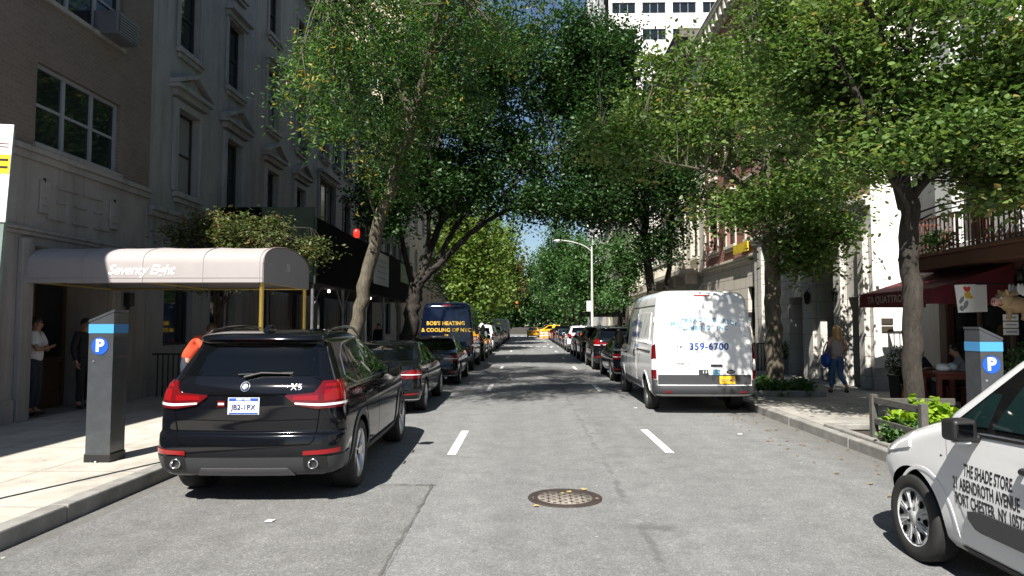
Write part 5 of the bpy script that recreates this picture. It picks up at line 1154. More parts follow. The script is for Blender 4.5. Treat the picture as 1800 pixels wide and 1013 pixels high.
tree('street_tree', 'leaning grey barked tree with drooping yellow tipped fronds above the fabric canopy', (-5.05, 19.2, .09),
     [([(-5.05, 19.2, .05), (-4.75, 19.1, 2.0), (-4.25, 18.9, 4.0), (-3.65, 18.6, 6.0), (-3.1, 18.4, 7.4)], .215, .15), ([(-3.1, 18.4, 7.4), (-2.7, 18.0, 8.6), (-1.8, 17.6, 9.8), (-.8, 17.2, 10.6)], .15, .05),
      ([(-3.15, 18.4, 7.3), (-3.6, 18.2, 8.8), (-4.2, 17.4, 10.2), (-4.8, 16.0, 11.0)], .15, .05), ([(-3.3, 18.5, 7.0), (-2.9, 19.0, 8.8), (-2.6, 19.6, 11)], .13, .05), ([(-3.9, 17.7, 9.6), (-4.3, 16, 9.9), (-4.4, 14.6, 9.4)], .08, .03), ([(-2.7, 18, 8.6), (-1.8, 15.4, 10), (-1.2, 12, 10.4)], .08, .03), ([(-1.8, 17.6, 9.8), (0, 16.2, 10.8), (1.4, 14.8, 11)], .07, .02), ([(-4.1, 18.8, 4.6), (-4.3, 18.4, 5.6), (-3.6, 18.2, 6.4)], .05, .02)],
     [((-3.9, 14.6, 9.0), (1.4, 1.8, 1.9), 50), ((-4.15, 14.2, 6.9), (.8, 1.1, 1.2), 18), ((-1.5, 12.0, 10.6), (2.6, 2.0, .9), 60), ((-3.2, 9.3, 10.2), (2.6, 2.0, .8), 60), ((.2, 10.0, 10.6), (2.2, 2.0, .8), 50), ((.9, 15.0, 11.3), (2.4, 2.4, 1.0), 46), ((-3.2, 18.2, 10.8), (2.8, 2.6, 2.2), 74), ((-1.2, 16.8, 10.2), (2.0, 2.2, 1.5), 60), ((-3.5, 18.0, 6.6), (1.0, 1.0, 1.2), 22), ((-2.3, 17.8, 8.2), (1.6, 1.4, 1.1), 30), ((-.6, 15.2, 8.2), (.6, .6, .6), 7), ((-5.2, 17.5, 8.3), (1.4, 1.6, 1.2), 26)],  # includes overhead clumps out of view, added to cast shade on the road
     m_leafL, m_barkp, .12, 80, .40, 11, GL, .016, .4, .9, .8, .36, .04)
tree('street_tree', 'large dark elm with many limbs arching low across the street from the left', (-5.05, 28.8, .09),
     [([(-5.05, 28.8, .05), (-4.95, 28.8, 1.5), (-4.8, 28.8, 2.8), (-4.6, 28.7, 3.6)], .36, .28), ([(-4.6, 28.7, 3.5), (-3.4, 28.5, 4.6), (-1.8, 28.2, 6.0), (.3, 28, 6.9), (2.8, 28, 6.9)], .18, .05),
      ([(-4.65, 28.7, 3.4), (-4.0, 28.8, 5.2), (-3.2, 29, 7.6), (-2.2, 29.2, 10.5), (-1.2, 29.4, 13)], .20, .05), ([(-4.75, 28.7, 3.3), (-5.2, 28.6, 5.2), (-5.6, 28.2, 7.8), (-5.8, 28, 10.5)], .15, .05),
      ([(-3.8, 28.6, 4.4), (-2.6, 28.9, 6.6), (-.6, 29.3, 9.0), (1.2, 29.6, 11)], .13, .04), ([(-2.2, 28.2, 5.7), (-.6, 27.6, 7.4), (1.4, 27.2, 9.0), (3.0, 27, 9.8)], .09, .03), ([(-1.0, 28.1, 6.4), (1, 28.6, 8.2), (3, 29, 9)], .07, .03), ([(-4.2, 28.8, 4.8), (-3.9, 27.4, 7), (-3.8, 26.4, 9.4)], .11, .04)],
     [((-3.6, 28.2, 9.6), (3.2, 3.4, 3.4), 190), ((-3.0, 27.6, 13.0), (3.6, 3.4, 2.2), 120), ((1.2, 29.2, 13.4), (3.8, 3.0, 2.2), 130), ((.3, 28.8, 9.6), (2.6, 2.2, 2.6), 92), ((1.2, 28, 7.0), (3.2, 1.5, .8), 90), ((-2.9, 27.9, 7.6), (2.0, 1.4, .9), 44), ((-5.9, 27.8, 7.2), (1.4, 2.0, 1.8), 50), ((3.0, 28.4, 9.6), (1.8, 2.0, 2.4), 80)],
     m_leafD, m_barkd, .15, 90, .60, 12, GL, .022, .55, .25, .8)
tree('street_tree', 'near linden on the right with a straight grey trunk above the lime green plants', (5.88, 10.55, .09),
     [([(5.88, 10.55, .05), (5.87, 10.55, 1.3), (5.88, 10.55, 2.6), (5.86, 10.5, 3.7)], .145, .135), ([(5.78, 10.5, 3.6), (5.4, 10.3, 4.5), (4.9, 10.2, 5.4), (4.6, 10.2, 6.2)], .09, .03), ([(5.8, 10.5, 3.6), (6.4, 10.5, 4.4), (7.1, 10.6, 5.2), (7.8, 10.8, 5.6)], .09, .03), ([(5.8, 10.5, 3.65), (5.9, 10.6, 5.2), (6.1, 10.6, 7.2)], .11, .04), ([(5.82, 10.5, 3.2), (5.6, 10.1, 3.6), (5.2, 9.9, 4.0)], .05, .02), ([(5.9, 10.6, 5.2), (4.6, 9.6, 7), (2.9, 8.6, 7.8)], .06, .02)],
     [((6.3, 10.6, 6.5), (2.1, 1.9, 1.7), 88), ((7.6, 10.6, 5.2), (1.3, 1.5, 1.0), 60), ((4.9, 10.8, 5.6), (1.3, 1.3, 1.1), 58), ((6.4, 10.3, 4.6), (1.3, 1.0, .5), 38), ((7.9, 10.2, 4.0), (.7, .8, .6), 18), ((5.8, 12.8, 5.9), (1.5, 1.3, 1.3), 44), ((2.7, 8.5, 8.0), (.8, .9, .6), 14), ((7.4, 10.0, 4.1), (1.1, 1.0, .5), 30), ((8.3, 11.6, 4.6), (.8, 1.2, .8), 30), ((5.3, 10.0, 4.3), (.8, .7, .4), 14)],  # includes a clump over the road, out of view, added to dapple the van
     m_leafR, m_barkd, .088, 118, .46, 13, GR, .012, .8, .2, .34, .78, .0)
tree('street_tree', 'mottled barked linden on the right behind the white van, in an edged bed of ivy', (6.1, 16.9, .09),
     [([(6.1, 16.9, .05), (6.05, 16.85, 1.5), (6.02, 16.8, 3.0), (5.98, 16.8, 4.6)], .215, .17), ([(6.0, 16.8, 4.2), (5.2, 16.4, 5.2), (4.0, 16.0, 5.9), (2.6, 15.6, 6.2)], .10, .03), ([(6.0, 16.8, 4.4), (6.7, 16.9, 5.6), (7.6, 17, 6.8), (8.2, 17, 8)], .10, .03), ([(5.98, 16.8, 4.5), (5.9, 16.8, 6.5), (5.6, 16.9, 9)], .12, .04), ([(6.02, 16.8, 3.3), (6.6, 16.6, 3.6), (7.3, 16.6, 3.7)], .04, .015), ([(6.02, 16.8, 3.6), (5.2, 16.2, 4.1), (4.4, 15.9, 4.3)], .045, .015), ([(5.4, 16.5, 5.0), (4.4, 15.4, 5.2), (3.0, 14.6, 5.3)], .05, .015)],
     [((4.4, 16.2, 7.2), (2.4, 2.2, 1.6), 92), ((6.5, 17.7, 7.6), (1.7, 1.5, 2.2), 84), ((2.8, 15.6, 5.9), (1.4, 1.3, .7), 46), ((7.0, 17.0, 9.4), (2.0, 2.2, 1.5), 70), ((6.4, 16.2, 4.9), (1.9, 1.3, .8), 60), ((7.15, 16.7, 3.9), (.9, .7, .6), 34), ((4.6, 15.8, 4.5), (.9, .8, .5), 18), ((6.6, 16.4, 3.5), (.7, .6, .5), 14)],
     m_leafR, m_barkp, .10, 92, .50, 14, GR, .013, .8, .2, .34, .78, .0)
tree('street_tree', 'tall dark tree with twin trunks on the right, in front of the limestone mansion', (5.9, 32.0, .09),
     [([(5.9, 32, .05), (5.85, 32, 2.2), (5.75, 32, 4.4), (5.5, 31.8, 7)], .24, .17), ([(5.95, 32, .6), (6.35, 32, 2.6), (6.7, 32, 4.8), (6.9, 31.8, 8)], .17, .10), ([(5.55, 31.8, 6.5), (4.4, 31.4, 8.6), (3.0, 31, 11)], .13, .04), ([(5.5, 31.8, 7), (5.4, 31.6, 10), (5.0, 31.4, 14)], .14, .04), ([(5.7, 31.9, 5.6), (4.4, 31, 7), (2.4, 30.2, 8.4)], .08, .03)],
     [((4.3, 31.2, 10.0), (2.8, 3.2, 2.7), 180), ((3.2, 31, 13.8), (2.3, 3.0, 2.4), 100), ((6.6, 31.4, 8.6), (2.0, 2.2, 2.0), 80), ((2.6, 30.4, 12.6), (1.8, 2.0, 2.4), 60), ((3.6, 30.6, 7.0), (1.6, 1.4, .7), 40), ((6.4, 31.4, 5.6), (1.2, 1.1, .8), 26)],
     m_leafD, m_barkd, .15, 90, .58, 15, GR, .02, .55, .2, .8, .7)
tree('street_tree', 'small mid green tree on the right in front of the grey white townhouse', (6.4, 45, .09),
     [([(6.4, 45, .05), (6.4, 45, 2.5), (6.5, 45, 4.2)], .14, .10), ([(6.5, 45, 4), (7.0, 45, 5.4), (7.4, 45, 6.6)], .06, .02), ([(6.5, 45, 4), (6.1, 45, 5.4), (6.0, 45, 6.8)], .06, .02)],
     [((6.7, 45, 6.0), (1.4, 1.8, 1.9), 70), ((6.0, 45, 3.6), (.9, .9, .6), 16)], m_leafM, m_barkd, .2, 46, .55, 16, GR, .02)
for i, (x, y, cx, cz, rx, rz, n, mt, lb, g) in enumerate((
    (-5.2, 48, -4.2, 7.2, 2.9, 3.6, 150, m_leafG, 'sunlit yellow green ginkgo hanging over the row of cars on the left', GL), (-5.2, 62, -3.6, 8.4, 3.6, 4.4, 180, m_leafG, 'second yellow green tree on the left, standing beyond the sunlit ginkgo', GL),
    (-5.2, 78, -3.4, 8.0, 3.4, 2.6, 90, m_leafC, 'copper brown leaved tree far down the left side', GL), (-5.2, 94, -3.6, 8.4, 3.8, 4.2, 120, m_leafM, 'farthest green tree on the left before the crossing', GL),
    (5.9, 62, 5.6, 6.6, 2.9, 3.2, 130, m_leafM, 'sunlit green tree behind the far street lamp', GR), (5.9, 80, 4.0, 9.2, 3.6, 5.4, 170, m_leafM, 'broad green tree overhanging the right lane far ahead', GR), (5.9, 97, 4.2, 9.0, 3.8, 5.2, 130, m_leafM, 'last green tree on the right before the crossing', GR))):
    b = (x, y, .09)
    tree('street_tree', lb, b, [([(x, y, .05), (x, y, 2), (x+(cx-x)*.25, y, 3.6), (x+(cx-x)*.6, y, cz)], .2, .10), ([(x+(cx-x)*.2, y, 3.4), (x+(cx-x)*.2-1, y-.5, cz-.5)], .09, .03), ([(x+(cx-x)*.2, y, 3.4), (cx+rx*.5, y-.5, cz-.3)], .09, .03)],
         [((cx, y, cz), (rx, 2.8, rz), n), ((cx+.6, y-1.2, cz-rz*.72), (rx*.8, 1.6, 1.0), int(n*.3))], mt, m_bark, .26, 44, .72, 20+i, g, .03, .5, .9 if mt is m_leafG else .3, .9)
rr_ = random.Random(77)
PL = ['tall round crowned park tree at the left edge of the far wood', 'dark park tree behind the left cars at the crossing', 'pale green park tree left of the red traffic light', 'deep green park tree just behind the red traffic light', 'bushy park tree above the yellow cabs', 'blue green park tree right of the cabs, under the gap of sky', 'tall park tree right of the gap of sky', 'dense park tree behind the far street lamp arm', 'park tree at the right edge of the far wood']
for i, lb in enumerate(PL):
    x = -30 + i*7.4 + rr_.uniform(-1, 1); y = 146 + (i % 3)*7; h = (20, 19, 21, 18, 17, 17.5, 22, 21, 22)[i]; r = rr_.uniform(4.6, 5.6)
    tree('park_tree', lb, (x, y, 0), [([(x, y, 0), (x, y, 4), (x+.3, y, h*.6)], .4, .18), ([(x, y, 4.5), (x-2.5, y-1, h*.55)], .16, .05), ([(x, y, 4.5), (x+2.5, y-1, h*.6)], .16, .05)],
         [((x, y, h*.58), (r, 4, h*.40), 130), ((x, y-2, h*.25), (r*.9, 2, h*.14), 46)], (m_leafM, m_leafD, m_leafM)[i % 3], m_barkd, .55, 40, 1.25, 40+i, 'park trees beyond the crossing', .05)
rng_ = np.random.default_rng(5); n = 26000; P = np.stack([rng_.uniform(-80, 80, n), rng_.uniform(172, 190, n), rng_.uniform(0, 1, n)**.8 * 17], 1); P[:, 2] *= .75 + .25*np.sin(P[:, 0]*.35) + rng_.normal(0, .06, n)
tag(leaves('far_wood', P, 1.5, rng_, m_leafD, None, rng_.uniform(0, 1, n)), 'dense dark green wood closing the end of the street', 'wood', kind='stuff')
# Japanese maple over the canopy
tree('japanese_maple', 'small reddish green Japanese maple behind the fabric canopy', (-6.9, 15.0, .15),
     [([(-6.9, 15, .1), (-6.85, 15, 1.2), (-6.7, 14.9, 2.3)], .07, .05), ([(-6.7, 14.9, 2.2), (-6.2, 14.8, 3.1), (-5.2, 14.6, 3.7)], .04, .015), ([(-6.7, 14.9, 2.2), (-7.2, 14.8, 3.2), (-7.6, 14.8, 3.9)], .04, .015), ([(-6.2, 14.8, 3.0), (-5.6, 15.2, 3.9), (-4.9, 15.3, 4.0)], .025, .01)],
     [((-5.9, 14.7, 3.75), (.95, .8, .5), 48), ((-7.2, 15.1, 3.85), (.85, .6, .55), 50), ((-5.0, 15.0, 3.5), (.7, .6, .25), 24), ((-6.6, 14.9, 3.0), (1.4, .8, .4), 34)], m_leafA, m_barkd, .085, 62, .26, 60, None, .008, .9, .3, .5, .55, .02)
# the plants in beds and pots
def plant(name, label, base, blobs, mat, leaf, per=60, cr=.16, seed=0, up=.6, cat='plant', stems=None, group=None, aspect=.7):
    root = thing(name, label, cat, base, group=group); rng = np.random.default_rng(seed); pts = []; T = []; mb = MB(); rr = random.Random(seed); B = np.array(base)
    for c, r, n in blobs:
        for i in range(n):
            d = rng.normal(size=3); d /= np.linalg.norm(d); q = np.array(c) + d*np.array(r)*rng.uniform(0, 1)**.4; q[2] = max(q[2], base[2]+.02)
            k = int(per*rng.uniform(.6, 1.3)); L_ = rng.normal(size=(k, 3))*cr*.6 + q; L_[:, 2] = np.maximum(L_[:, 2], base[2]+.01); pts.append(L_); T.append(np.clip(rng.normal(.45, .15)+rng.normal(0, .2, k), 0, 1))
            if i % 3 == 0: mb.tube([(c[0]-B[0]+rr.uniform(-.1, .1)*r[0], c[1]-B[1], 0), tuple(q-B)], [.008, .004], 4, cap=False)
    leaves('foliage', np.concatenate(pts)-B, leaf, rng, mat, root, np.concatenate(T), up, aspect)
    tag(mb.build('stems', m_barkd, root), kind='stuff'); return root
plant('lime_plant', 'bright lime green leafy plant spilling around the near tree trunk', (5.72, 9.75, .09), [((5.65, 9.75, .46), (.48, .55, .26), 60), ((5.95, 9.2, .40), (.30, .45, .22), 26)], m_leafP, .105, 24, .085, 1, .9, aspect=.9)
plant('leafy_plant', 'low pale green leafy plant at the kerb below the tree pit fence', (5.10, 9.35, .09), [((5.08, 9.4, .30), (.14, .36, .20), 26)], m_leafM, .075, 34, .09, 2)
plant('ivy_bed', 'sunlit low ivy in the stone edged bed around the mottled tree', (6.05, 16.5, .09), [((5.7, 16.5, .30), (.42, .70, .16), 44), ((6.4, 16.6, .30), (.40, .70, .18), 44)], m_leafM, .085, 34, .12, 3)
plant('shrub', 'broad leaved dark shrub just behind the white van at the kerb', (5.35, 17.6, .15), [((5.35, 17.6, .75), (.32, .35, .48), 34)], m_leafS, .16, 16, .14, 4)
for i, (x, y, lb) in enumerate(((6.0, 32, 'low green plants around the twin dark trunks'), (-5.1, 19.6, 'low plants around the foot of the leaning tree'))):
    plant('bed_plants', lb, (x, y, .09), [((x, y-.2, .22), (.42, .5, .14), 20)], m_leafS, .09, 30, .12, 7+i)
# ------------------------------------------------------------------ street furniture and shop fittings
m_canv = M('mauve_canvas', (0.32, 0.295, 0.295), 0.85, var=.05, scale=3, bump=.12, bscale=250)
def canopy():
    x0, x1, y0, y1 = WL+.02, -4.5, 11.56, 14.0
    r = thing('entrance_canopy', 'pale mauve barrel roofed fabric canopy reaching from the door to the kerb on brass posts', 'canopy', ((x0+x1)/2, (y0+y1)/2, .15)); ym = (y0+y1)/2; hw = (y1-y0)/2
    prof = [(y0, 2.53), (y0, 2.86)] + [(ym - hw*math.cos(a), 2.86 + .37*math.sin(a)**.8) for a in [math.pi*i/20 for i in range(1, 20)]] + [(y1, 2.86), (y1, 2.53)]
    def P(p, x): return (x, p[0], p[1])
    mb = MB(); n = len(prof); N = 26
    inn = [(ym + (y-ym)*.985, z-.012) for y, z in prof]
    for pr, fl in ((prof, 0), (inn, 1)):
        vs = []
        for i in range(N+1):
            x = x0 + (x1-x0)*i/N; sag = .012*abs(math.sin(math.pi*i*4/N))
            vs += [P((y, z - (sag if z > 2.9 else 0)), x) for y, z in pr]
        mb.add(vs, [(i*n+k, (i+1)*n+k, (i+1)*n+k+1, i*n+k+1)[::-1 if fl else 1] for i in range(N) for k in range(n-1)], 0, True)
    for k in (0, n-1): mb.quad(P(prof[k], x0), P(prof[k], x1), P(inn[k], x1), P(inn[k], x0))
    mb.build('canvas_vault', m_canv, r, world=True)
    for u in (.25, .5, .75, .985):
        q = MB(); x = x0+(x1-x0)*u; q.tube([(x, ym+(y-ym)*1.003, z+.004) for y, z in prof], .006, 5); q.build('canvas_seam', m_canv, r, world=True)
    q = MB(); q.tube([(x0, y0-.004, 2.61), (x1, y0-.004, 2.61)], .005, 5); q.build('hem', m_canv, r, world=True)
    e = MB(); e.prism(prof, 'x', x1-.012, x1+.006); e.build('end_panel', m_canv, r, world=True)
    t = MB(); t.tube([(x1+.006, y, z) for y, z in prof[1:-1]], .012, 6); t.build('end_piping', M('piping', (.16, .12, .12), .8), r, world=True)
    t = MB(); text_on(t, lambda a, b: Vector((-6.62+a, y0-.006, 2.74+b)), 'Seventy Eight', .235, shear=.35, bold=.004, space=.92); t.build('canopy_lettering', m_white, r, world=True)
    t = MB(); text_on(t, lambda a, b: Vector((x1+.011, ym-.05+a, 2.86+b)), '78', .20, shear=.2, bold=.003); t.build('number_lettering', M('pale_number', (.55, .53, .55), .6), r, world=True)
    for y in (y0+.1, y1-.08):
        p = MB(); p.lathe([(.075, .0), (.075, .03), (.045, .06), (.039, .09), (.039, 2.36), (.05, 2.38), (.05, 2.40)], (x1-.06, y, .15), 16); p.build('post', m_gold, r, world=True)
    f = MB()
    for x in (x0+.1, (x0+x1)/2, x1-.06):
        f.tube([(x, y0+.02, 2.54), (x, y1-.02, 2.54)], .018, 6)
    for y in (y0+.03, y1-.03): f.tube([(x0, y, 2.54), (x1, y, 2.54)], .018, 6)
    f.build('frame', m_gold, r, world=True)
canopy()
m_mgrey = M('meter_grey', (0.042, 0.047, 0.054), 0.42, var=.22, scale=6, coat=.3); m_mblue = M('meter_blue', (0.06, 0.29, 0.60), 0.45); m_mring = M('parking_blue', (0.012, 0.085, 0.42), 0.4)
def meter(label, x, y, h, sg, wx=.30, wy=.30):
    """sg: +1 when the street side (the high back edge) is towards +x"""
    r = thing('parking_meter', label, 'parking meter', (x, y, .15), group='tall grey parking meters')
    hi, lo = h, h-.13; a, b = wx/2, wy/2
    zl, zr = (lo, hi) if sg > 0 else (hi, lo)
    def at(u): return zl + (zr-zl)*(u+a)/(2*a)
    mb = MB(); mb.prism([(-a, .10), (a, .10), (a, zr-.03), (-a, zl-.03)], 'y', -b, b); mb.build('cabinet', m_mgrey, r, bevel=.014)
    c = MB(); c.prism([(-a-.006, zl-.03), (a+.006, zr-.03), (a+.006, zr), (-a-.006, zl)], 'y', -b-.006, b+.006); c.build('cap', m_mgrey, r, bevel=.008)
    p = MB(); p.box(-a-.012, a+.012, -b-.012, b+.012, 0, .10); p = p.build('plinth', m_black, r, bevel=.008)
    for u in (-.6, .6):
        q = MB(); q.lathe([(.018, 0), (.018, .02), (0, .024)], (a*u*.0, -b-.03 if u < 0 else b+.03, 0.0), 6); q.build('bolt', m_alloy, p)
    bd = MB(); z0 = lo-.16; e = .004
    bd.box(-a-e, a+e, -b-e, b+e, z0, z0+.11); bd.build('blue_band', m_mblue, r)
    d = MB(); R_ = .105; c0 = (-.01, z0-.155); N = 32
    d.add([(c0[0]+R_*math.cos(2*math.pi*i/N), -b-.006, c0[1]+R_*math.sin(2*math.pi*i/N)) for i in range(N)], [tuple(range(N))]); d = d.build('parking_roundel', m_mring, r)
    t = MB(); text_on(t, lambda u, v: Vector((c0[0]+u, -b-.010, c0[1]+v)), 'P', .20, bold=.008); t.build('lettering', m_white, d)
    l = MB(); l.lathe([(.014, -.004), (.014, 0), (0, .0)], (-a*.55, -b-.004, z0-.34), 12, 'y'); l.build('lock', m_alloy, r)
    s = MB(); sx = -sg*a; s.box(min(sx, sx-sg*.008), max(sx, sx-sg*.008), -b+.05, b-.05, z0-.30, z0-.05); s.build('screen_panel', m_blackgloss, r)
    return r
meter('tall grey parking meter on the sunlit left pavement behind the black SUV', -5.16, 8.35, 1.84, 1)
meter('grey parking meter with blue band on the right pavement behind the white compact van', 5.46, 8.3, 1.63, -1, .26, .28)
def parking_sign():
    r = thing('parking_sign', 'white and yellow parking regulation sign on a green grey post at the left edge', 'street sign', (-5.08, 6.3, .15)); r.rotation_euler = (0, R(3.0), 0)
    p = MB(); p.box(-.03, .03, -.02, .02, 0, 3.5); p.build('post', M('sign_post', (0.20, 0.26, 0.24), .5, .3, var=.2), r)
    s = MB(); s.box(-.285, .05, -.034, -.026, 2.62, 3.55); s = s.build('panel', m_white, r, bevel=.002)
    y = MB(); y.box(-.281, .046, -.038, -.0345, 3.08, 3.26); y.build('yellow_band', M('sign_yellow', (.80, .52, .02), .5), s)
    k = MB()
    for z in (3.36, 3.33): k.box(-.23, .02, -.0375, -.0345, z, z+.008)
    k.build('red_rule', m_red, s)
    k = MB()
    for z in (3.20, 3.13): k.box(-.22, .03, -.041, -.0385, z, z+.02)
    k.build('black_rule', m_inkblk, s)
parking_sign()
m_shedg = M('shed_green', (0.0035, 0.006, 0.005), 0.9, var=.3, scale=1.2, spec=0.05); m_shedd = M('shed_underside', (0.02, 0.02, 0.02), .9)
def shed():
    X0, X1, Y0, Y1 = WL+.35, -5.7, 18.3, 34.0
    r = thing('sidewalk_shed', 'dark green plywood sidewalk shed with posts covering the left pavement', 'construction shed', ((X0+X1)/2, 26, .15))
    mb = MB(); mb.box(X0, X1, Y0, Y1, 2.92, 3.14); mb.build('deck', m_shedd, r, world=True)
    p = MB()
    for i in range(7): a = Y0 + (Y1-Y0)*i/7; p.box(X1-.05, X1+.02, a+.004, a+(Y1-Y0)/7-.004, 2.95, 4.72 - (.02 if i % 2 else 0))
    p.box(X0, X1-.06, Y0-.03, Y0+.03, 2.95, 5.0); p.box(X0, X1-.06, Y1-.03, Y1+.03, 2.95, 4.7); p.build('parapet', m_shedg, r, world=True)
    for i in range(6):
        y = Y0 + .15 + (Y1-Y0-.3)*i/5
        for x in (X1-.12, X0+.12):
            q = MB(); q.tube([(x, y, .15), (x, y, 2.93)], .045, 10); q.lathe([(.09, 0), (.09, .02), (.05, .03)], (x, y, .15), 10); q.build('post', m_hubcap if (x > -7 and i == 2) else M('galvanised', (.16, .16, .165), .5, .4, var=.2) if i == 0 and x > -7 else bpy.data.materials['galvanised'], r, world=True)
    b = MB()
    for i in range(5):
        y = Y0 + .15 + (Y1-Y0-.3)*i/5; d = (Y1-Y0-.3)/5
        b.tube([(X1-.12, y, 2.2), (X1-.12, y+.75, 2.9)], .025, 6); b.tube([(X1-.12, y+d, 2.2), (X1-.12, y+d-.75, 2.9)], .025, 6)
    b.build('brace', bpy.data.materials['galvanised'], r, world=True)
    for (a, c, z0, z1, m_, lb) in ((25.2, 27.9, 3.35, 4.6, M('permit_white', (.45, .47, .45), .6), None), (30.6, 33.0, 3.75, 4.6, M('board_green', (.16, .24, .12), .6), None)):
        s = MB(); s.box(X1+.021, X1+.045, a, c, z0, z1); s = s.build('sign_board', m_, r, world=True)
        k = MB()
        for i in range(4): k.box(X1+.046, X1+.05, a+.5, c-.5, z0+.25+i*.22, z0+.30+i*.22)
        k.build('printed_rule', m_frameg, s, world=True)
    m_bulb = M('lit_bulb', (1, .95, .85), .4, emit=(1, .93, .8), es=6)
    for (x, y) in ((-6.2, 21.3), (-7.2, 19.2), (-6.2, 27)):
        l = MB(); l.ell((x, y, 2.86), .045, 10, 7); l.build('light_bulb', m_bulb, r, world=True)
    l = MB(); l.lathe([(.09, 0), (.09, .05), (.11, .06), (.11, .22), (.06, .28), (0, .30)], (X1+.0, 22.7, 4.73), 12); l.build('warning_lamp', M('warning_red', (.6, .02, .015), .3, emit=(1, .05, .03), es=.4), r, world=True)
shed()
# ---- restaurant fittings
def awning():
    r = thing('restaurant_awning', 'burgundy canvas awning with lettered valance over the restaurant front', 'awning', (8.5, 13.9, 2.5))
    xa, xb, za, zb, y0, y1 = 9.22, 7.72, 2.98, 2.50, 13.1, 15.95
    mb = MB()
    mb.grid(lambda u, v: Vector((xa+(xb-xa)*v, y0+(y1-y0)*u, za+(zb-za)*v - .03*math.sin(math.pi*v))), 16, 6); mb.grid(lambda u, v: Vector((xa+(xb-xa)*v, y0+(y1-y0)*u, za+(zb-za)*v - .03*math.sin(math.pi*v)-.012)), 16, 6); mb.build('canvas', m_burg, r, world=True)
    for k, y in enumerate((y0, y1)):
        e = MB(); e.prism([(xa, za-.014), (xb, zb-.014), (xb, zb-.30), (xa, zb-.30)], 'y', y-.004, y+.004); e.build('end_flap', m_burg, r, world=True)
    v = MB(); v.grid(lambda a, b: Vector((xb - .02*math.sin(a*40)*b, y0+(y1-y0)*a, zb-.006-.29*b)), 60, 3); v.grid(lambda a, b: Vector((xb+.008 - .02*math.sin(a*40)*b, y0+(y1-y0)*a, zb-.006-.29*b)), 60, 3); v.build('valance', m_burg, r, world=True)
    t = MB(); text_on(t, lambda a, b: Vector((xb-.030, 14.75-a, zb-.16+b)), 'TA QUATTRON', .22, bold=.003, space=1.02); t.build('valance_lettering', M('awning_lettering', (.42, .34, .28), .7), r, world=True)
    f = MB(); f.tube([(xb+.02, y0, zb-.02), (xb+.02, y1, zb-.02)], .02, 6)
    for y in (y0+.3, 14.5, y1-.3): f.tube([(xb+.02, y, zb-.02), (8.6, y, 2.55), (xa, y, 2.75)], .018, 6)
    f.build('frame', m_iron, r, world=True)
awning()
def flag():
    r = thing('hanging_banner', 'white banner with a red crested rooster hanging by the restaurant awning', 'banner', (8.0, 12.5, 2.5))
    b = MB(); W_, H_ = .60, .50
    def P(u, v, o=0): return Vector((7.72+W_*u + .05*v*(1-u), 12.45 - .05*math.sin(u*5) - o, 2.52 - H_*v + .02*u))
    b.grid(lambda u, v: P(u, v), 14, 8); b.grid(lambda u, v: P(u, v, -.008), 14, 8); b.build('cloth', m_white, r, world=True)
    def blob(mb, cu, cv, ru, rv, o, rot=0):
        N = 14; pts = [P(cu+ru*math.cos(q)*math.cos(rot)-rv*math.sin(q)*math.sin(rot), cv+ru*math.cos(q)*math.sin(rot)+rv*math.sin(q)*math.cos(rot), o) for q in [2*math.pi*k/N for k in range(N)]]; mb.add(pts, [tuple(range(N))])
    k = MB(); blob(k, .30, .18, .09, .08, .006); blob(k, .24, .12, .05, .05, .006); blob(k, .36, .13, .05, .05, .006); k.build('red_crest', M('print_red', (.6, .03, .02), .6), r, world=True)
    k = MB(); blob(k, .30, .38, .10, .13, .005); blob(k, .40, .46, .08, .06, .0045, .5); k.build('yellow_print', M('print_yellow', (.65, .42, .06), .6), r, world=True)
    k = MB(); blob(k, .12, .55, .05, .14, .004, .4); blob(k, .22, .72, .06, .16, .0035, .3); blob(k, .10, .85, .06, .10, .003); k.build('grey_print', M('print_grey', (.22, .23, .24), .6), r, world=True)
    p = MB(); p.tube([(7.66, 12.46, 2.53), (9.28, 12.46, 2.55)], .014, 8); p.build('pole', m_iron, r, world=True)
flag()
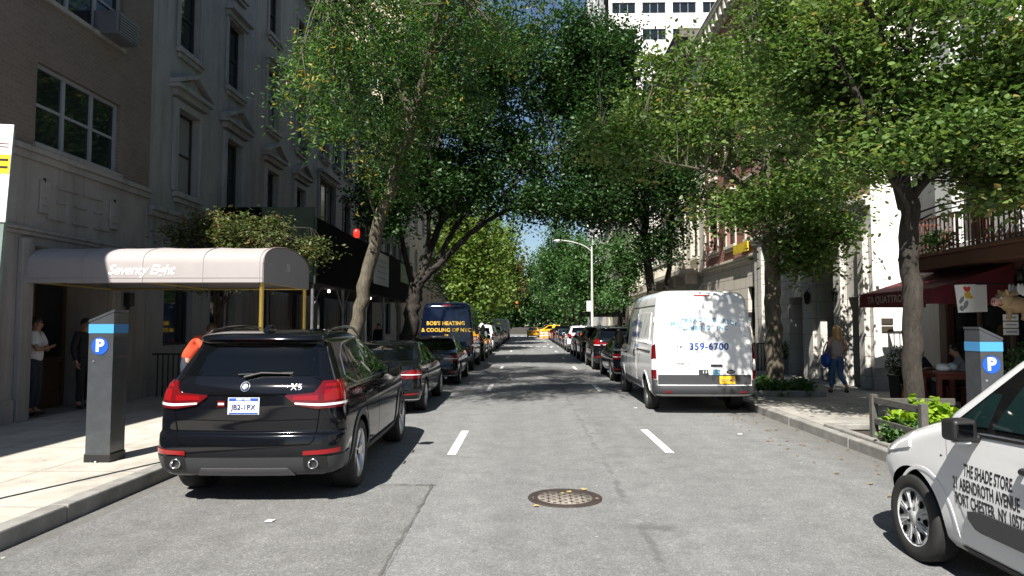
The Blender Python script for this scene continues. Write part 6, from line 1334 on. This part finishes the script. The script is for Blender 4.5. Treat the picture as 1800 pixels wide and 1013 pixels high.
def pig():
    r = thing('pig_ornament', 'winged sandy pig ornament with pink snout above white sign boards on the brown wall', 'ornament', (8.5, 12.2, 1.55))
    sk = M('pig_sand', (0.52, 0.36, 0.20), .7, var=.15, scale=9, bump=.3, bscale=40); pk = M('pig_pink', (.70, .38, .34), .5); wh = M('wing_white', (.75, .76, .80), .6)
    x, y, z = 8.37, 12.15, 2.17
    def A(v): return (x+v[0], y+v[1], z+v[2])
    b = MB(); b.ell(A((.20, 0, -.02)), (.24, .13, .15), 20, 12); b.ell(A((.0, -.02, .06)), (.15, .12, .135), 20, 12); b.ell(A((-.11, -.04, .03)), (.09, .07, .07), 16, 10)
    for u in (.06, .32):
        b.tube([A((u, -.05, -.10)), A((u-.02, -.07, -.22)), A((u-.05, -.08, -.28))], [.055, .04, .035], 10)
    b.tube([A((.42, 0, .02)), A((.47, 0, .07)), A((.45, .0, .12))], .012, 6); b.build('body', sk, r, world=True)
    s = MB(); s.lathe([(.0, 0), (.072, 0), (.078, .02), (.07, .07)], A((-.205, -.045, .035)), 18, 'x'); s = s.build('snout', pk, r, world=True)
    n = MB()
    for d in (-.026, .026): n.ell(A((-.207, -.045+d, .04)), (.006, .013, .02), 10, 6)
    n.build('nostril', m_under, s, world=True)
    for d in (-.06, .045):
        e = MB(); e.ell(A((-.12, -.05+d, .10)), .025, 12, 8); e = e.build('eye', m_white, r, world=True); q = MB(); q.ell(A((-.137, -.055+d, .103)), .012, 8, 6); q.build('pupil', m_under, e, world=True)
    for d in (-.09, .06):
        e = MB(); e.ell(A((-.01, d-.02, .19)), (.03, .035, .07), 10, 8, rot=(.4*(-1 if d > 0 else 1), -.5, 0)); e.build('ear', sk, r, world=True)
    h = MB(); rr = random.Random(2)
    for i in range(60):
        a = rr.uniform(-.9, .9); u = rr.uniform(-.10, .18); c = A((u, math.sin(a)*.11-.02, .06+math.cos(a)*.12)); h.tube([c, (c[0]+rr.uniform(-.02, .05), c[1]+math.sin(a)*.05, c[2]+rr.uniform(.03, .07))], [.012, .002], 4)
    tag(h.build('mane', sk, r, world=True), kind='stuff')
    m_ = MB(); m_.tube([A((-.16, -.10, -.02)), A((-.13, -.115, -.035)), A((-.09, -.115, -.015))], .008, 6); m_.build('mouth', m_under, r, world=True)
    for d in (-.12, .10):
        w = MB()
        for i in range(5): a = .5+.28*i; w.ell(A((.20+.14*math.cos(a), d, .12+.14*math.sin(a))), (.10, .012, .032), 12, 6, rot=(0, -a, 0))
        w.build('wing', wh, r, world=True)
    for i in range(3):
        q = MB(); zz = 1.93-.125*i; q.box(8.31, 8.57, 12.08, 12.10, zz-.055, zz+.055); q = q.build('sign_board', M('sign_cream', (.70, .68, .62), .6), r, world=True, bevel=.006)
        k = MB(); k.box(8.35, 8.53, 12.075, 12.0785, zz-.012, zz+.012); k.build('faded_line', m_frameg, q, world=True)
    c = MB(); c.tube([(8.45, 12.13, 1.6), (8.45, 12.13, 2.08)], .012, 6); c.tube([(8.45, 12.13, 2.1), (9.28, 12.2, 2.1)], .015, 6); c.build('bracket', m_iron, r, world=True)
pig()
for i, (y, lb) in enumerate(((11.6, 'nearest black spotlight on the rail over the brown wall'), (12.1, 'middle black spotlight on the rail over the brown wall'), (12.6, 'farthest black spotlight on the rail over the brown wall'))):
    r = thing('spotlight', lb, 'spotlight', (9.0, y, 2.7), group='spotlights over the restaurant front'); q = MB(); q.lathe([(.0, .12), (.05, .12), (.055, 0), (.07, -.09), (.065, -.09), (.045, 0), (0, .05)], (0, 0, 0), 14, 'z'); q.build('lamp_head', m_iron, r); q = MB(); q.tube([(0, 0, .1), (.08, 0, .22), (.28, 0, .24)], .014, 6); q.build('arm', m_iron, r)
m_redwood = M('red_stained_wood', (0.16, 0.045, 0.03), .5, var=.25, scale=8)
def table(label, x, y, n):
    r = thing('wooden_table', label, 'table', (x, y, .15), group='tables outside the restaurant'); t = MB()
    for i in range(4): t.box(-.36, .36, -.34+.172*i, -.176+.172*i, .70, .745)
    t.build('tabletop', m_redwood, r, bevel=.006)
    for u in (-.28, .28):
        for v in (-.26, .26): q = MB(); q.box(u-.04, u+.04, v-.04, v+.04, 0, .70); q.build('leg', m_redwood, r, bevel=.006)
    q = MB(); q.box(-.28, .28, -.28, -.25, .60, .695); q.box(-.28, .28, .25, .28, .60, .695); q.build('apron', m_redwood, r)
    return r
table('red brown wooden restaurant table right of the near tree trunk', 8.25, 13.7, 0); table('red brown wooden restaurant table deeper under the awning', 8.55, 15.0, 1)
for i, (x, y, lb) in enumerate(((8.12, 13.55, 'crumpled white napkin bag on the near restaurant table'), (8.42, 13.75, 'second smaller white bundle on the near restaurant table'))):
    b = MB(); rr = random.Random(i); 
    b.ell((x, y, .145+.75+.07), (.13-.03*i, .11, .085), 14, 9); o = b.build('napkin_bundle', m_white)
    for v in o.data.vertices: v.co += Vector((rr.gauss(0, .008), rr.gauss(0, .008), rr.gauss(0, .006)))
    tag(o, lb, 'bundle')
def planter(label, x, y, w, h, m_, bushr, bushh, seed, leaf=.05, n=40):
    r = thing('planter', label, 'planter', (x, y, .15)); b = MB(); b.obox((0, 0, h/2), (w, w, h), taper=1.12); b.build('box', m_, r, bevel=.01)
    q = MB(); q.obox((0, 0, h+.02), (w*1.2, w*1.2, .05)); q.build('rim', m_, r, bevel=.008)
    rng = np.random.default_rng(seed); d = rng.normal(size=(n*40, 3)); d /= np.linalg.norm(d, axis=1)[:, None]; P = d * np.array([bushr, bushr, bushh]) * rng.uniform(.55, 1.05, (n*40, 1)); P[:, 2] += h + bushh*.8
    leaves('shrub', P, leaf, rng, m_leafS if seed != 2 else m_leafM, r, None, .4); st = MB(); st.tube([(0, 0, h), (0, 0, h+bushh)], .02, 6); st.build('stem', m_barkd, r)
planter('dark planter with a clipped dark shrub against the white restaurant wall', 8.35, 15.35, .42, .5, m_black, .36, .40, 1)
planter('grey planter with a round boxwood by the iron railing', 8.75, 23.4, .48, .46, M('lead_planter', (.20, .20, .21), .6, var=.2), .33, .36, 2)
planter('dark planter with a bushy shrub at the right edge under the pig ornament', 8.6, 11.6, .5, .55, m_black, .55, .48, 3, .06, 60)
b = MB(); b.obox((0, 0, .14), (.22, .14, .28), taper=.85); o = b.build('orange_bag', M('orange_paper', (.62, .20, .04), .7, var=.2)); o.location = (7.95, 14.5, .15); o.rotation_euler = (0, 0, .4); tag(o, 'small orange paper bag on the pavement beside the dark planter', 'bag')
# ---- fences round tree beds
m_wgrey = M('weathered_wood', (0.075, 0.072, 0.066), .85, var=.3, scale=10, bump=.3, bscale=60)
r = thing('tree_guard', 'grey wooden rail fence along the kerb side of the near tree bed', 'tree guard', (4.98, 9.35, .15))
for y in (8.75, 9.98):
    q = MB(); q.box(-.045, .045, y-9.35-.045, y-9.35+.045, -.08, .66); q.build('post', m_wgrey, r, bevel=.008)
for z in (.28, .58):
    q = MB(); q.box(-.02, .02, -.55, .58, z-.045, z+.045); q.build('rail', m_wgrey, r, bevel=.006)
q = MB(); q.box(.051, 1.15, .61, .65, .5, .6); q.build('rail', m_wgrey, r, bevel=.006)
def edging(label, x, y, a, b, h=.14):
    r = tag(MB().build('x', m_kerb), None) if False else None
    mb = MB(); rr = random.Random(int(x*100))
    for (x0, x1, y0, y1) in ((x-a-.12, x-a, y-b-.12, y+b+.12), (x+a, x+a+.12, y-b-.12, y+b+.12), (x-a, x+a, y-b-.12, y-b), (x-a, x+a, y+b, y+b+.12)):
        mb.box(x0, x1, y0, y1, .1, .15+h)
    return tag(mb.build('bed_edging', m_kerb, bevel=.02), label, 'edging')
edging('low stone edging round the ivy bed of the mottled tree', 6.05, 16.9, .7, .9); edging('low stone edging round the near tree bed', 5.55, 10.0, .58, 1.25, .05)
def hoops(label, x, y, a, b):
    r = thing('hoop_fence', label, 'tree guard', (x, y, .15)); 
    for side in (-1, 1):
        q = MB()
        for i in range(5): u = -b + (i+.5)*2*b/5; q.tube([(side*a, u-b/5+.02, 0), (side*a, u-b/5+.02, .36), (side*a, u, .44), (side*a, u+b/5-.02, .36), (side*a, u+b/5-.02, 0)], .011, 6)
        q.build('hoop_row', m_iron, r)
hoops('black iron hoop guard round the bed of the twin trunks', 5.9, 32, .62, .85); hoops('black iron hoops along the kerb by the back of the white van', 5.3, 18.8, .25, .8)
railing('iron_railing', 'black iron area railing before the red brick house', FR, 24.9, 30.0, .15, 1.15, .95, ret=.1)
railing('iron_railing', 'black iron area railing before the cream mansion', FR, 32.0, 39.5, .15, 1.15, .95, ret=.1); railing('iron_railing', 'black iron area railing of the limestone townhouse left of the shed', FL, 15.6, 18.2, .15, 1.15, .95, ret=.1)
b = MB(); FR.box(b, 28.0, 29.9, 4.85, 5.25, .2, .26); o = b.build('yellow_banner', M('banner_yellow', (.62, .45, .02), .6, var=.3, scale=6)); tag(o, 'small yellow banner on the red brick house above its stone base', 'banner')
for i, (u, lb) in enumerate(((9.9, 'trailing plants on the nearest iron balcony of the restaurant'), (14.3, 'trailing plants on the far iron balcony of the restaurant'))):
    plant('balcony_plant', lb, (WR-.7, u, 3.33), [((WR-.72, u, 3.55), (.16, .55, .18), 20)], m_leafM, .07, 34, .12, 30+i)
# ---- far things
def lamp():
    r = thing('street_lamp', 'tall grey street lamp arching over the right lane far ahead', 'street lamp', (5.05, 52.5, .15)); mt = M('lamp_grey', (.52, .52, .50), .5, .3)
    q = MB(); q.lathe([(.17, 0), (.17, .5), (.11, .55), (.10, 3), (.07, 7.6), (.05, 7.7)], (0, 0, 0), 12); q.build('pole', mt, r)
    q = MB(); q.tube(bez([(0, 0, 7.3), (-.6, 0, 7.75), (-1.5, 0, 8.05), (-2.2, 0, 8.15)], 5), .045, 8); q.build('arm', mt, r)
    q = MB(); q.ell((-2.55, 0, 8.15), (.42, .17, .10), 18, 10); q = q.build('lamp_head', mt, r); g = MB(); g.ell((-2.6, 0, 8.07), (.26, .12, .06), 14, 8); g.build('lens', m_clear, q)
    q = MB(); q.box(-.42, -.06, -.03, -.02, 2.7, 3.5); q.build('sign_plate', m_white, r)
lamp()
def signal():
    r = thing('traffic_light', 'traffic light showing red on a mast arm over the far crossing', 'traffic light', (-5.0, 109.5, .15)); q = MB(); q.lathe([(.12, 0), (.09, 5.6)], (0, 0, 0), 10); q.tube([(0, 0, 5.4), (3.7, 0, 5.6)], .05, 8); q.build('mast', m_iron, r)
    h = MB(); h.box(3.3, 3.7, -.2, .1, 4.4, 5.5); h = h.build('signal_head', M('signal_yellow', (.30, .18, .02), .6), r)
    for i, m_ in enumerate((M('red_signal_lit', (1, .05, .03), .3, emit=(1, .03, .015), es=7), m_under, m_under)): g = MB(); g.ell((3.5, -.21, 5.28-.36*i), (.16, .04, .16), 14, 8); g.build('lens', m_, h)
signal()
m_or = M('barrel_orange', (.80, .20, .02), .6)
for i, (x, y, lb) in enumerate(((2.1, 92.5, 'orange and white traffic barrel nearest the yellow cab'), (2.75, 94.5, 'orange and white traffic barrel beside the row of parked cars'))):
    r = thing('traffic_barrel', lb, 'barrel', (x, y, 0), group='orange traffic barrels'); q = MB()
    q.lathe([(.36, 0), (.36, .1), (.30, .11), (.28, .95), (.24, 1.05), (0, 1.07)], n=16); q = q.build('drum', m_or, r)
    for z in (.3, .65): w = MB(); w.lathe([(.302, z), (.296, z+.15)], n=16); w.build('white_band', m_white, r)
w = MB(); w.box(-80, 80, 136, 136.6, -.1, 1.3); tag(w.build('park_wall', M('dark_park_stone', (.055, .05, .045), .9, var=.3)), 'long grey stone park wall beyond the crossing', 'wall')
w = MB(); FR.box(w, 66.2, 69.0, 2.6, 3.3, .01, 4.1); w.build('awn', m_darkcan).name = 'fabric_canopy'; tag(bpy.data.objects['fabric_canopy'], 'far dark fabric canopy across the right pavement beyond the lamp', 'canopy')
# ------------------------------------------------------------------ the parked cars
x5 = make_suv('shiny black SUV with red tail lights parked nearest on the left', p_black, True, 'cars parked along the left kerb'); x5.location = (-2.79, 6.74, 0); x5.rotation_euler.z = R(1.4)
suv = make_suv('x', p_charc, False); sed = make_sedan('x', p_charc, None, 'wide'); sed2 = make_sedan('x', p_black, None, 'bmw')
cmp_ = make_compact('x', p_white, 'parked_car', False, 'car')
GLC, GRC = 'cars parked along the left kerb', 'cars parked along the right kerb'
used = set()
def place(t, x, y, label, pm, group, rz=0, name=None, cat=None):
    base = {suv: p_charc, sed: p_charc, sed2: p_black, cmp_: p_white}[t]
    if t in used: o = copy_tree(t, None, {base: pm} if pm is not base else None)
    else:
        o = t; used.add(t)
    o.location = (x, y, 0); o.rotation_euler = (0, 0, rz); o['label'] = label; o['group'] = group
    if cat: o['category'] = cat
    if name: o.name = name
    return o
place(sed, -3.02, 13.55, 'dark sedan with long red tail lights right in front of the black SUV', p_charc, GLC, R(.6))
place(sed2, -2.92, 20.1, 'dark blue black sedan parked just behind the navy lettered van', p_black, GLC, R(.4))
place(suv, -3.02, 33.2, 'charcoal SUV parked just ahead of the navy lettered van', p_charc, GLC)
for (t, y, pm, lb) in ((sed, 39.2, p_silver, 'silver sedan two cars ahead of the navy van'), (cmp_, 45.2, p_red, 'dark red compact car on the left with sun on its side'), (suv, 51.0, p_white, 'white SUV on the left ahead of the red car'), (sed, 57.0, p_charc, 'dark sedan on the left ahead of the white SUV'), (suv, 63.2, p_silver, 'silver SUV far along the left row'), (sed2, 69.2, p_grey, 'grey sedan far along the left row'), (sed, 75.4, p_white, 'white sedan just behind the far white van')):
    place(t, -3.05, y, lb, pm, GLC)
for (t, y, pm, lb) in ((sed, 21.3, p_black, 'black sedan right in front of the white plumbing van'), (suv, 27.0, p_charc, 'charcoal SUV second ahead of the white plumbing van'), (suv, 32.8, p_black, 'black SUV third ahead of the white plumbing van'), (sed, 38.6, p_white, 'white sedan in the right row past the dark cars'), (suv, 44.5, p_white, 'white SUV in the right row ahead of the white sedan'),
                       (sed2, 50.4, p_black, 'black sedan right behind the far street lamp'), (sed, 56.2, p_navyb, 'dark blue sedan ahead of the far street lamp'), (sed2, 62.2, p_grey, 'grey sedan far along the right row'), (suv, 68.0, p_black, 'black SUV far along the right row'), (sed, 74.0, p_charc, 'dark sedan near the end of the right row'), (sed2, 80.0, p_silver, 'last silver sedan of the right row')):
    place(t, 3.62, y, lb, pm, GRC)
t1 = place(sed, 1.0, 99, 'yellow cab driving away in the middle of the far crossing', p_taxi, 'yellow cabs', 0, 'yellow_cab', 'cab')
t2 = place(cmp_, 6.2, 118, 'yellow van cab seen from its side turning across the crossing', p_taxi, 'yellow cabs', R(78), 'yellow_cab', 'cab')
del t2['group']; t2['group'] = 'yellow cabs'
van = make_van('white plumbing van with blue lettering parked on the right', p_white, group='vans parked at the kerbs'); van.location = (3.58, 13.8, 0)
bob = make_van('navy van with yellow lettering parked on the left', p_navy, zs=1.07, style='b', group='vans parked at the kerbs'); bob.location = (-3.08, 26.2, 0)
fv = copy_tree(van); fv.location = (-3.05, 82, 0); fv['label'] = 'plain white van at the far end of the left row'
for ch in list(fv.children):
    if any(k in ch.name for k in ('lettering', 'sticker', 'badge', 'phone', 'plate')): 
        for g_ in list(ch.children): bpy.data.objects.remove(g_)
        bpy.data.objects.remove(ch)
con = make_compact('white compact van with black door lettering at the right edge of the road', p_white, group='vans parked at the kerbs'); con.location = (3.84, 1.86, 0)
# ------------------------------------------------------------------ people
def skin_mesh(name, verts, edges, radii, mats, parent, root=0, sub=2):
    me = bpy.data.meshes.new(name); me.from_pydata(verts, edges, []); o = bpy.data.objects.new(name, me); C.objects.link(o)
    sk = o.modifiers.new('s', 'SKIN'); sk.use_smooth_shade = True
    for i, r in enumerate(radii):
        q = me.skin_vertices[0].data[i]; q.radius = r if hasattr(r, '__len__') else (r, r); q.use_root = (i == root)
    sb = o.modifiers.new('b', 'SUBSURF'); sb.levels = sub; sb.render_levels = sub
    bpy.context.view_layer.update(); dg = bpy.context.evaluated_depsgraph_get(); m2 = bpy.data.meshes.new_from_object(o.evaluated_get(dg)); o.modifiers.clear(); o.data = m2; m2.name = name
    m2.materials.clear(); m2.materials.append(mats); m2.polygons.foreach_set('use_smooth', [True]*len(m2.polygons)); o.parent = parent
    return o
m_skin = M('skin', (0.45, 0.25, 0.17), .55, var=.06, scale=20); m_skind = M('skin_tan', (0.30, 0.16, 0.10), .55, var=.06, scale=20)
def hand(V, E, Rr, iw, w, d, side, curl=.5):
    """palm and five fingers rooted at the wrist vertex iw"""
    d = Vector(d).normalized(); s = Vector(side).normalized(); n = d.cross(s); p = Vector(w)
    V.append(p + d*.045); E.append((iw, len(V)-1)); Rr.append((.034, .020)); pm = len(V)-1
    for k, (off, l) in enumerate(((-.030, .058), (-.010, .070), (.010, .066), (.029, .052))):
        a = p + d*.082 + s*off; V.append(a); E.append((pm, len(V)-1)); Rr.append(.0095); b = a + (d*(1-curl*.4) + n*curl*.6).normalized()*l*.55
        V.append(b); E.append((len(V)-2, len(V)-1)); Rr.append(.0085); c = b + (d*(1-curl) + n*curl).normalized()*l*.55; V.append(c); E.append((len(V)-2, len(V)-1)); Rr.append(.007)
    a = p + d*.03 - s*.045; V.append(a); E.append((pm, len(V)-1)); Rr.append(.011); V.append(a + (d*.8 - s*.4 + n*.4).normalized()*.045); E.append((len(V)-2, len(V)-1)); Rr.append(.008)
def person(label, loc, rz, J, shirt, trousers, hair, skin, shoes, H=1.0, long_hair=False, sleeves='short', female=False, group=None, extra=None):
    """J: joint positions in metres facing +y, feet at z = 0; missing ones are filled from a standing pose"""
    D = dict(pel=(0, 0, .95), spi=(0, -.01, 1.12), che=(0, .0, 1.30), nek=(0, -.01, 1.455), hdb=(0, .012, 1.54), hdt=(0, .01, 1.675))
    w = .155 if female else .175
    for sg, s in ((-1, 'l'), (1, 'r')):
        D.update({'hip'+s: (sg*.09, 0, .90), 'kne'+s: (sg*.10, .02, .49), 'ank'+s: (sg*.10, -.02, .09), 'toe'+s: (sg*.12, .15, .03), 'sho'+s: (sg*w, -.01, 1.41), 'elb'+s: (sg*(w+.06), -.03, 1.13), 'wri'+s: (sg*(w+.07), .05, .89), 'hd'+s: (0, .1, -1)})
    D.update(J); D = {k: Vector(v)*(H if not k.startswith('hd') or k in ('hdb', 'hdt') else 1) for k, v in D.items()}
    root = thing('person', label, 'person', loc, rz, group)
    f = .92 if female else 1.0
    order = ['pel', 'spi', 'che', 'nek', 'hdb', 'hdt']; V = []; E = []; Rr = []; ix = {}
    def add(k, par, r): V.append(D[k]); ix[k] = len(V)-1; Rr.append(r); (E.append((ix[par], ix[k])) if par else None)
    add('pel', None, (.135*f, .10)); add('spi', 'pel', (.125*f, .095)); add('che', 'spi', (.150*f, .105)); add('nek', 'che', .055*f); add('hdb', 'nek', (.072, .085)); add('hdt', 'hdb', (.072, .088))
    for s in 'lr':
        add('hip'+s, 'pel', .085); add('kne'+s, 'hip'+s, .058); add('ank'+s, 'kne'+s, .040); add('toe'+s, 'ank'+s, .036)
        add('sho'+s, 'che', .058*f); add('elb'+s, 'sho'+s, .042*f); add('wri'+s, 'elb'+s, .029*f)
        dr = (D['wri'+s]-D['elb'+s]).normalized(); sd = Vector((0, 1, 0)) if abs(dr.y) < .8 else Vector((1, 0, 0)); hand(V, E, Rr, ix['wri'+s], D['wri'+s], dr, -sd if s == 'l' else -sd, .45)
    fwd = (D['hdb']-D['nek']); fy = Vector(J.get('face', (0, 1, 0))).normalized(); hc = D['hdb'].lerp(D['hdt'], .45)
    V.append(hc + fy*.105 + Vector((0, 0, -.015))); E.append((ix['hdb'], len(V)-1)); Rr.append(.016)
    skin_mesh('body', V, E, Rr, skin, root)
    eyes = MB(); sx = fy.cross(Vector((0, 0, 1)))
    for q in (-1, 1):
        e = MB(); e.ell(hc + fy*.079 + sx*q*.032 + Vector((0, 0, .012)), .011, 8, 6); e.build('eye', m_under, root)
        e = MB(); e.ell(hc + sx*q*.080 - fy*.005, (.014, .020, .030), 8, 6); e.build('ear', skin, root)
    e = MB(); e.ell(hc + fy*.082 + Vector((0, 0, -.055)), (.025, .012, .007), 8, 6); e.build('mouth', M('lip', (.30, .10, .09), .5) if 'lip' not in bpy.data.materials else bpy.data.materials['lip'], root)
    g = .014
    V = [D['pel'] + (D['pel']-D['spi'])*.35, D['spi'], D['che'], D['nek'].lerp(D['che'], .18)]; E = [(0, 1), (1, 2), (2, 3)]; Rr = [(.165*f+g, .135+g), (.15*f+g, .118+g), (.168*f+g, .128+g), .082]
    for s in 'lr':
        k = len(V); el = D['elb'+s]; sh = D['sho'+s]; V += [sh, sh.lerp(el, .75 if sleeves == 'short' else .99)]; E += [(2, k), (k, k+1)]; Rr += [.064*f+g, .052*f+g]
        if sleeves == 'long': V.append(el.lerp(D['wri'+s], .93)); E.append((k+1, k+2)); Rr.append(.034*f+g)
    if sleeves == 'none': V = V[:4]; E = E[:3]; Rr = Rr[:4]; Rr[3] = (.12, .09)
    skin_mesh('shirt', V, E, Rr, shirt, root)
    V = [D['pel'].lerp(D['spi'], .55), D['pel']]; E = [(0, 1)]; Rr = [(.138*f, .108), (.152*f, .122)]
    for s in 'lr': k = len(V); V += [D['hip'+s], D['kne'+s], D['ank'+s] + (D['kne'+s]-D['ank'+s])*.08]; E += [(1, k), (k, k+1), (k+1, k+2)]; Rr += [.100, .074, .060 if not female else .050]
    skin_mesh('trousers', V, E, Rr, trousers, root)
    for s in 'lr':
        a, t = D['ank'+s], D['toe'+s]; hl = a + (a-t).normalized()*.05; hl.z = t.z + .01
        skin_mesh('shoe', [hl, a*.45 + t*.55 + Vector((0, 0, .0)), t], [(0, 1), (1, 2)], [.042, .046, .036], shoes, root, 0, 1)
    h = MB(); c = hc + Vector((0, 0, .022)) - fy*.014
    up = MB(); n, k = 18, 10; vs = []; fs = []
    for i in range(k+1):
        ph = math.pi*.66*i/k
        for j in range(n):
            th = 2*math.pi*j/n; dv = Vector((math.cos(th), math.sin(th), 0)); front = max(0, dv.dot(fy)); ph2 = ph*(1-.42*front)
            vs.append(c + dv*.094*math.sin(ph2) + Vector((0, 0, .105*math.cos(ph2))))
    fs = [(i*n+j, (i+1)*n+j, (i+1)*n+(j+1) % n, i*n+(j+1) % n) for i in range(k) for j in range(n)]; h.add(vs, fs, 0, True)
    if long_hair:
        rr = random.Random(4)
        for i in range(26):
            a = math.pi*(.0 + 1.0*i/25); dv = (-fy*math.sin(a) + sx*math.cos(a)*.9).normalized(); p0 = c + dv*.075 + Vector((0, 0, .02)); h.tube([p0, c + dv*.098 + Vector((0, 0, -.09)), c + dv*.09 + Vector((0, 0, -.19)) - fy*.02, c + dv*.075 + Vector((rr.uniform(-.02, .02), rr.uniform(-.02, .02), -.25 - rr.uniform(0, .07))) - fy*.03], [.02, .024, .02, .006], 6)
    h.build('hair', hair, root)
    return root
m_shw = M('white_shirt', (.62, .64, .68), .8, bump=.2, bscale=30); m_navyt = M('navy_trousers', (.02, .025, .045), .8); m_jean = M('blue_jeans', (.06, .12, .24), .85, var=.35, scale=6); m_blk = M('black_cloth', (.012, .012, .014), .85)
m_hairb = M('brown_hair', (.06, .035, .02), .6); m_hairblond = M('blond_hair', (.42, .25, .10), .55, var=.25, scale=30); m_hairk = M('black_hair', (.012, .01, .009), .6); m_hairr = M('auburn_hair', (.20, .07, .03), .55, var=.2, scale=30)
m_orng = M('orange_red_shirt', (.62, .07, .025), .8, bump=.2, bscale=30); m_beigec = M('taupe_blouse', (.40, .34, .30), .85, var=.15, scale=8); m_lbl = M('pale_blue_shirt', (.42, .50, .68), .8); m_shoe = M('dark_shoe', (.03, .025, .022), .5)
fold = dict(elbl=(-.25, .10, 1.13), elbr=(.25, .12, 1.14), wril=(.0, .165, 1.15), wrir=(.02, .205, 1.18))
person('man in white shirt standing in the building doorway with folded arms', (-8.98, 12.35, .15), R(-75), dict(fold, toel=(-.14, .14, .03), toer=(.14, .14, .03)), m_shw, m_navyt, m_hairk, m_skind, m_shoe, 1.05)
person('man in a dark suit standing at the right jamb of the doorway', (-8.78, 13.45, .15), R(-100), dict(), m_blk, m_blk, m_hairk, m_skind, m_shoe, 1.04, sleeves='long')
person('person in an orange red shirt leaning forward behind the black SUV', (-6.30, 12.6, .15), R(-80), dict(spi=(0, .07, 1.10), che=(0, .20, 1.23), nek=(0, .32, 1.34), hdb=(0, .39, 1.41), hdt=(0, .44, 1.53), shol=(-.175, .23, 1.32), shor=(.175, .23, 1.32), elbl=(-.22, .32, 1.08), elbr=(.22, .32, 1.08), wril=(-.16, .47, .95), wrir=(.16, .47, .95), face=(0, .85, -.5)), m_orng, m_navyt, m_hairb, m_skin, m_shoe, 1.06)
person('man in a pale blue shirt walking under the trees left of the navy van', (-5.45, 33.0, .15), R(5), dict(knel=(-.1, .16, .50), ankl=(-.1, .22, .10), toel=(-.1, .38, .06), ankr=(.1, -.22, .13), toer=(.1, -.10, .03)), m_lbl, m_navyt, m_hairk, m_skin, m_shoe, 1.03)
person('person in black standing under the sidewalk shed', (-6.6, 30.4, .15), R(160), dict(), m_blk, m_blk, m_hairk, m_skin, m_shoe, 1.0, sleeves='long')
wm = person('blond woman in a taupe sleeveless blouse and jeans walking away with a blue bag', (7.45, 16.6, .15), R(4), dict(knel=(-.09, .10, .50), ankl=(-.08, .16, .10), toel=(-.08, .31, .04), kner=(.09, .04, .49), ankr=(.10, -.26, .20), toer=(.10, -.16, .06), elbl=(-.24, .02, 1.12), wril=(-.22, .20, .98), elbr=(.24, -.06, 1.14), wrir=(.20, .12, 1.02)), m_beigec, m_jean, m_hairblond, m_skin, m_shoe, .95, True, 'none', True)
bg_ = thing('shoulder_bag', 'bright blue slouchy bag on the arm of the blond woman', 'bag', (7.18, 16.62, .95)); m_bag = M('blue_bag', (.015, .06, .36), .5, var=.2, scale=5)
b = MB(); b.ell((0, 0, 0), (.09, .19, .17), 18, 12); b.obox((0, 0, .08), (.13, .33, .10), taper=.8); b.build('pouch', m_bag, bg_, bevel=.02)
b = MB(); b.tube(bez([(0, -.16, .08), (.02, -.10, .30), (.06, 0, .45), (.02, .10, .30), (0, .16, .08)], 4), .014, 6); b.build('strap', m_bag, bg_)
# sitting at the restaurant tables
sit = dict(pel=(0, 0, .50), spi=(0, .02, .68), che=(0, .07, .86), nek=(0, .12, 1.02), hdb=(0, .16, 1.10), hdt=(0, .19, 1.22), face=(0, .85, -.45))
for sg, s in ((-1, 'l'), (1, 'r')): sit.update({'hip'+s: (sg*.10, .05, .48), 'kne'+s: (sg*.13, .45, .50), 'ank'+s: (sg*.13, .42, .09), 'toe'+s: (sg*.14, .58, .03), 'sho'+s: (sg*.165, .08, .96), 'elb'+s: (sg*.22, .22, .76), 'wri'+s: (sg*.10, .42, .78)})
def seat(label, x, y, rz):
    r = thing('stool', label, 'stool', (x, y, .15), rz, 'stools at the restaurant tables'); q = MB(); q.box(-.2, .2, -.18, .18, .36, .41); q.build('seat', m_redwood, r, bevel=.008)
    for u in (-.16, .16):
        for v in (-.14, .14): q = MB(); q.box(u-.022, u+.022, v-.022, v+.022, 0, .36); q.build('leg', m_redwood, r)
seat('stool under the auburn haired diner', 8.05, 14.42, math.pi); seat('stool under the diner in the pale top', 8.95, 14.25, R(90))
person('auburn haired diner in black bending over the near restaurant table', (8.05, 14.42, .13), math.pi, sit, m_blk, m_blk, m_hairr, m_skin, m_shoe, 1.0, True, 'long', True)
person('dark haired diner in a pale top at the wall side of the table', (8.95, 14.2, .13), R(60), sit, M('grey_top', (.30, .30, .30), .8), m_blk, m_hairk, m_skin, m_shoe, 1.0, False, 'short', True)
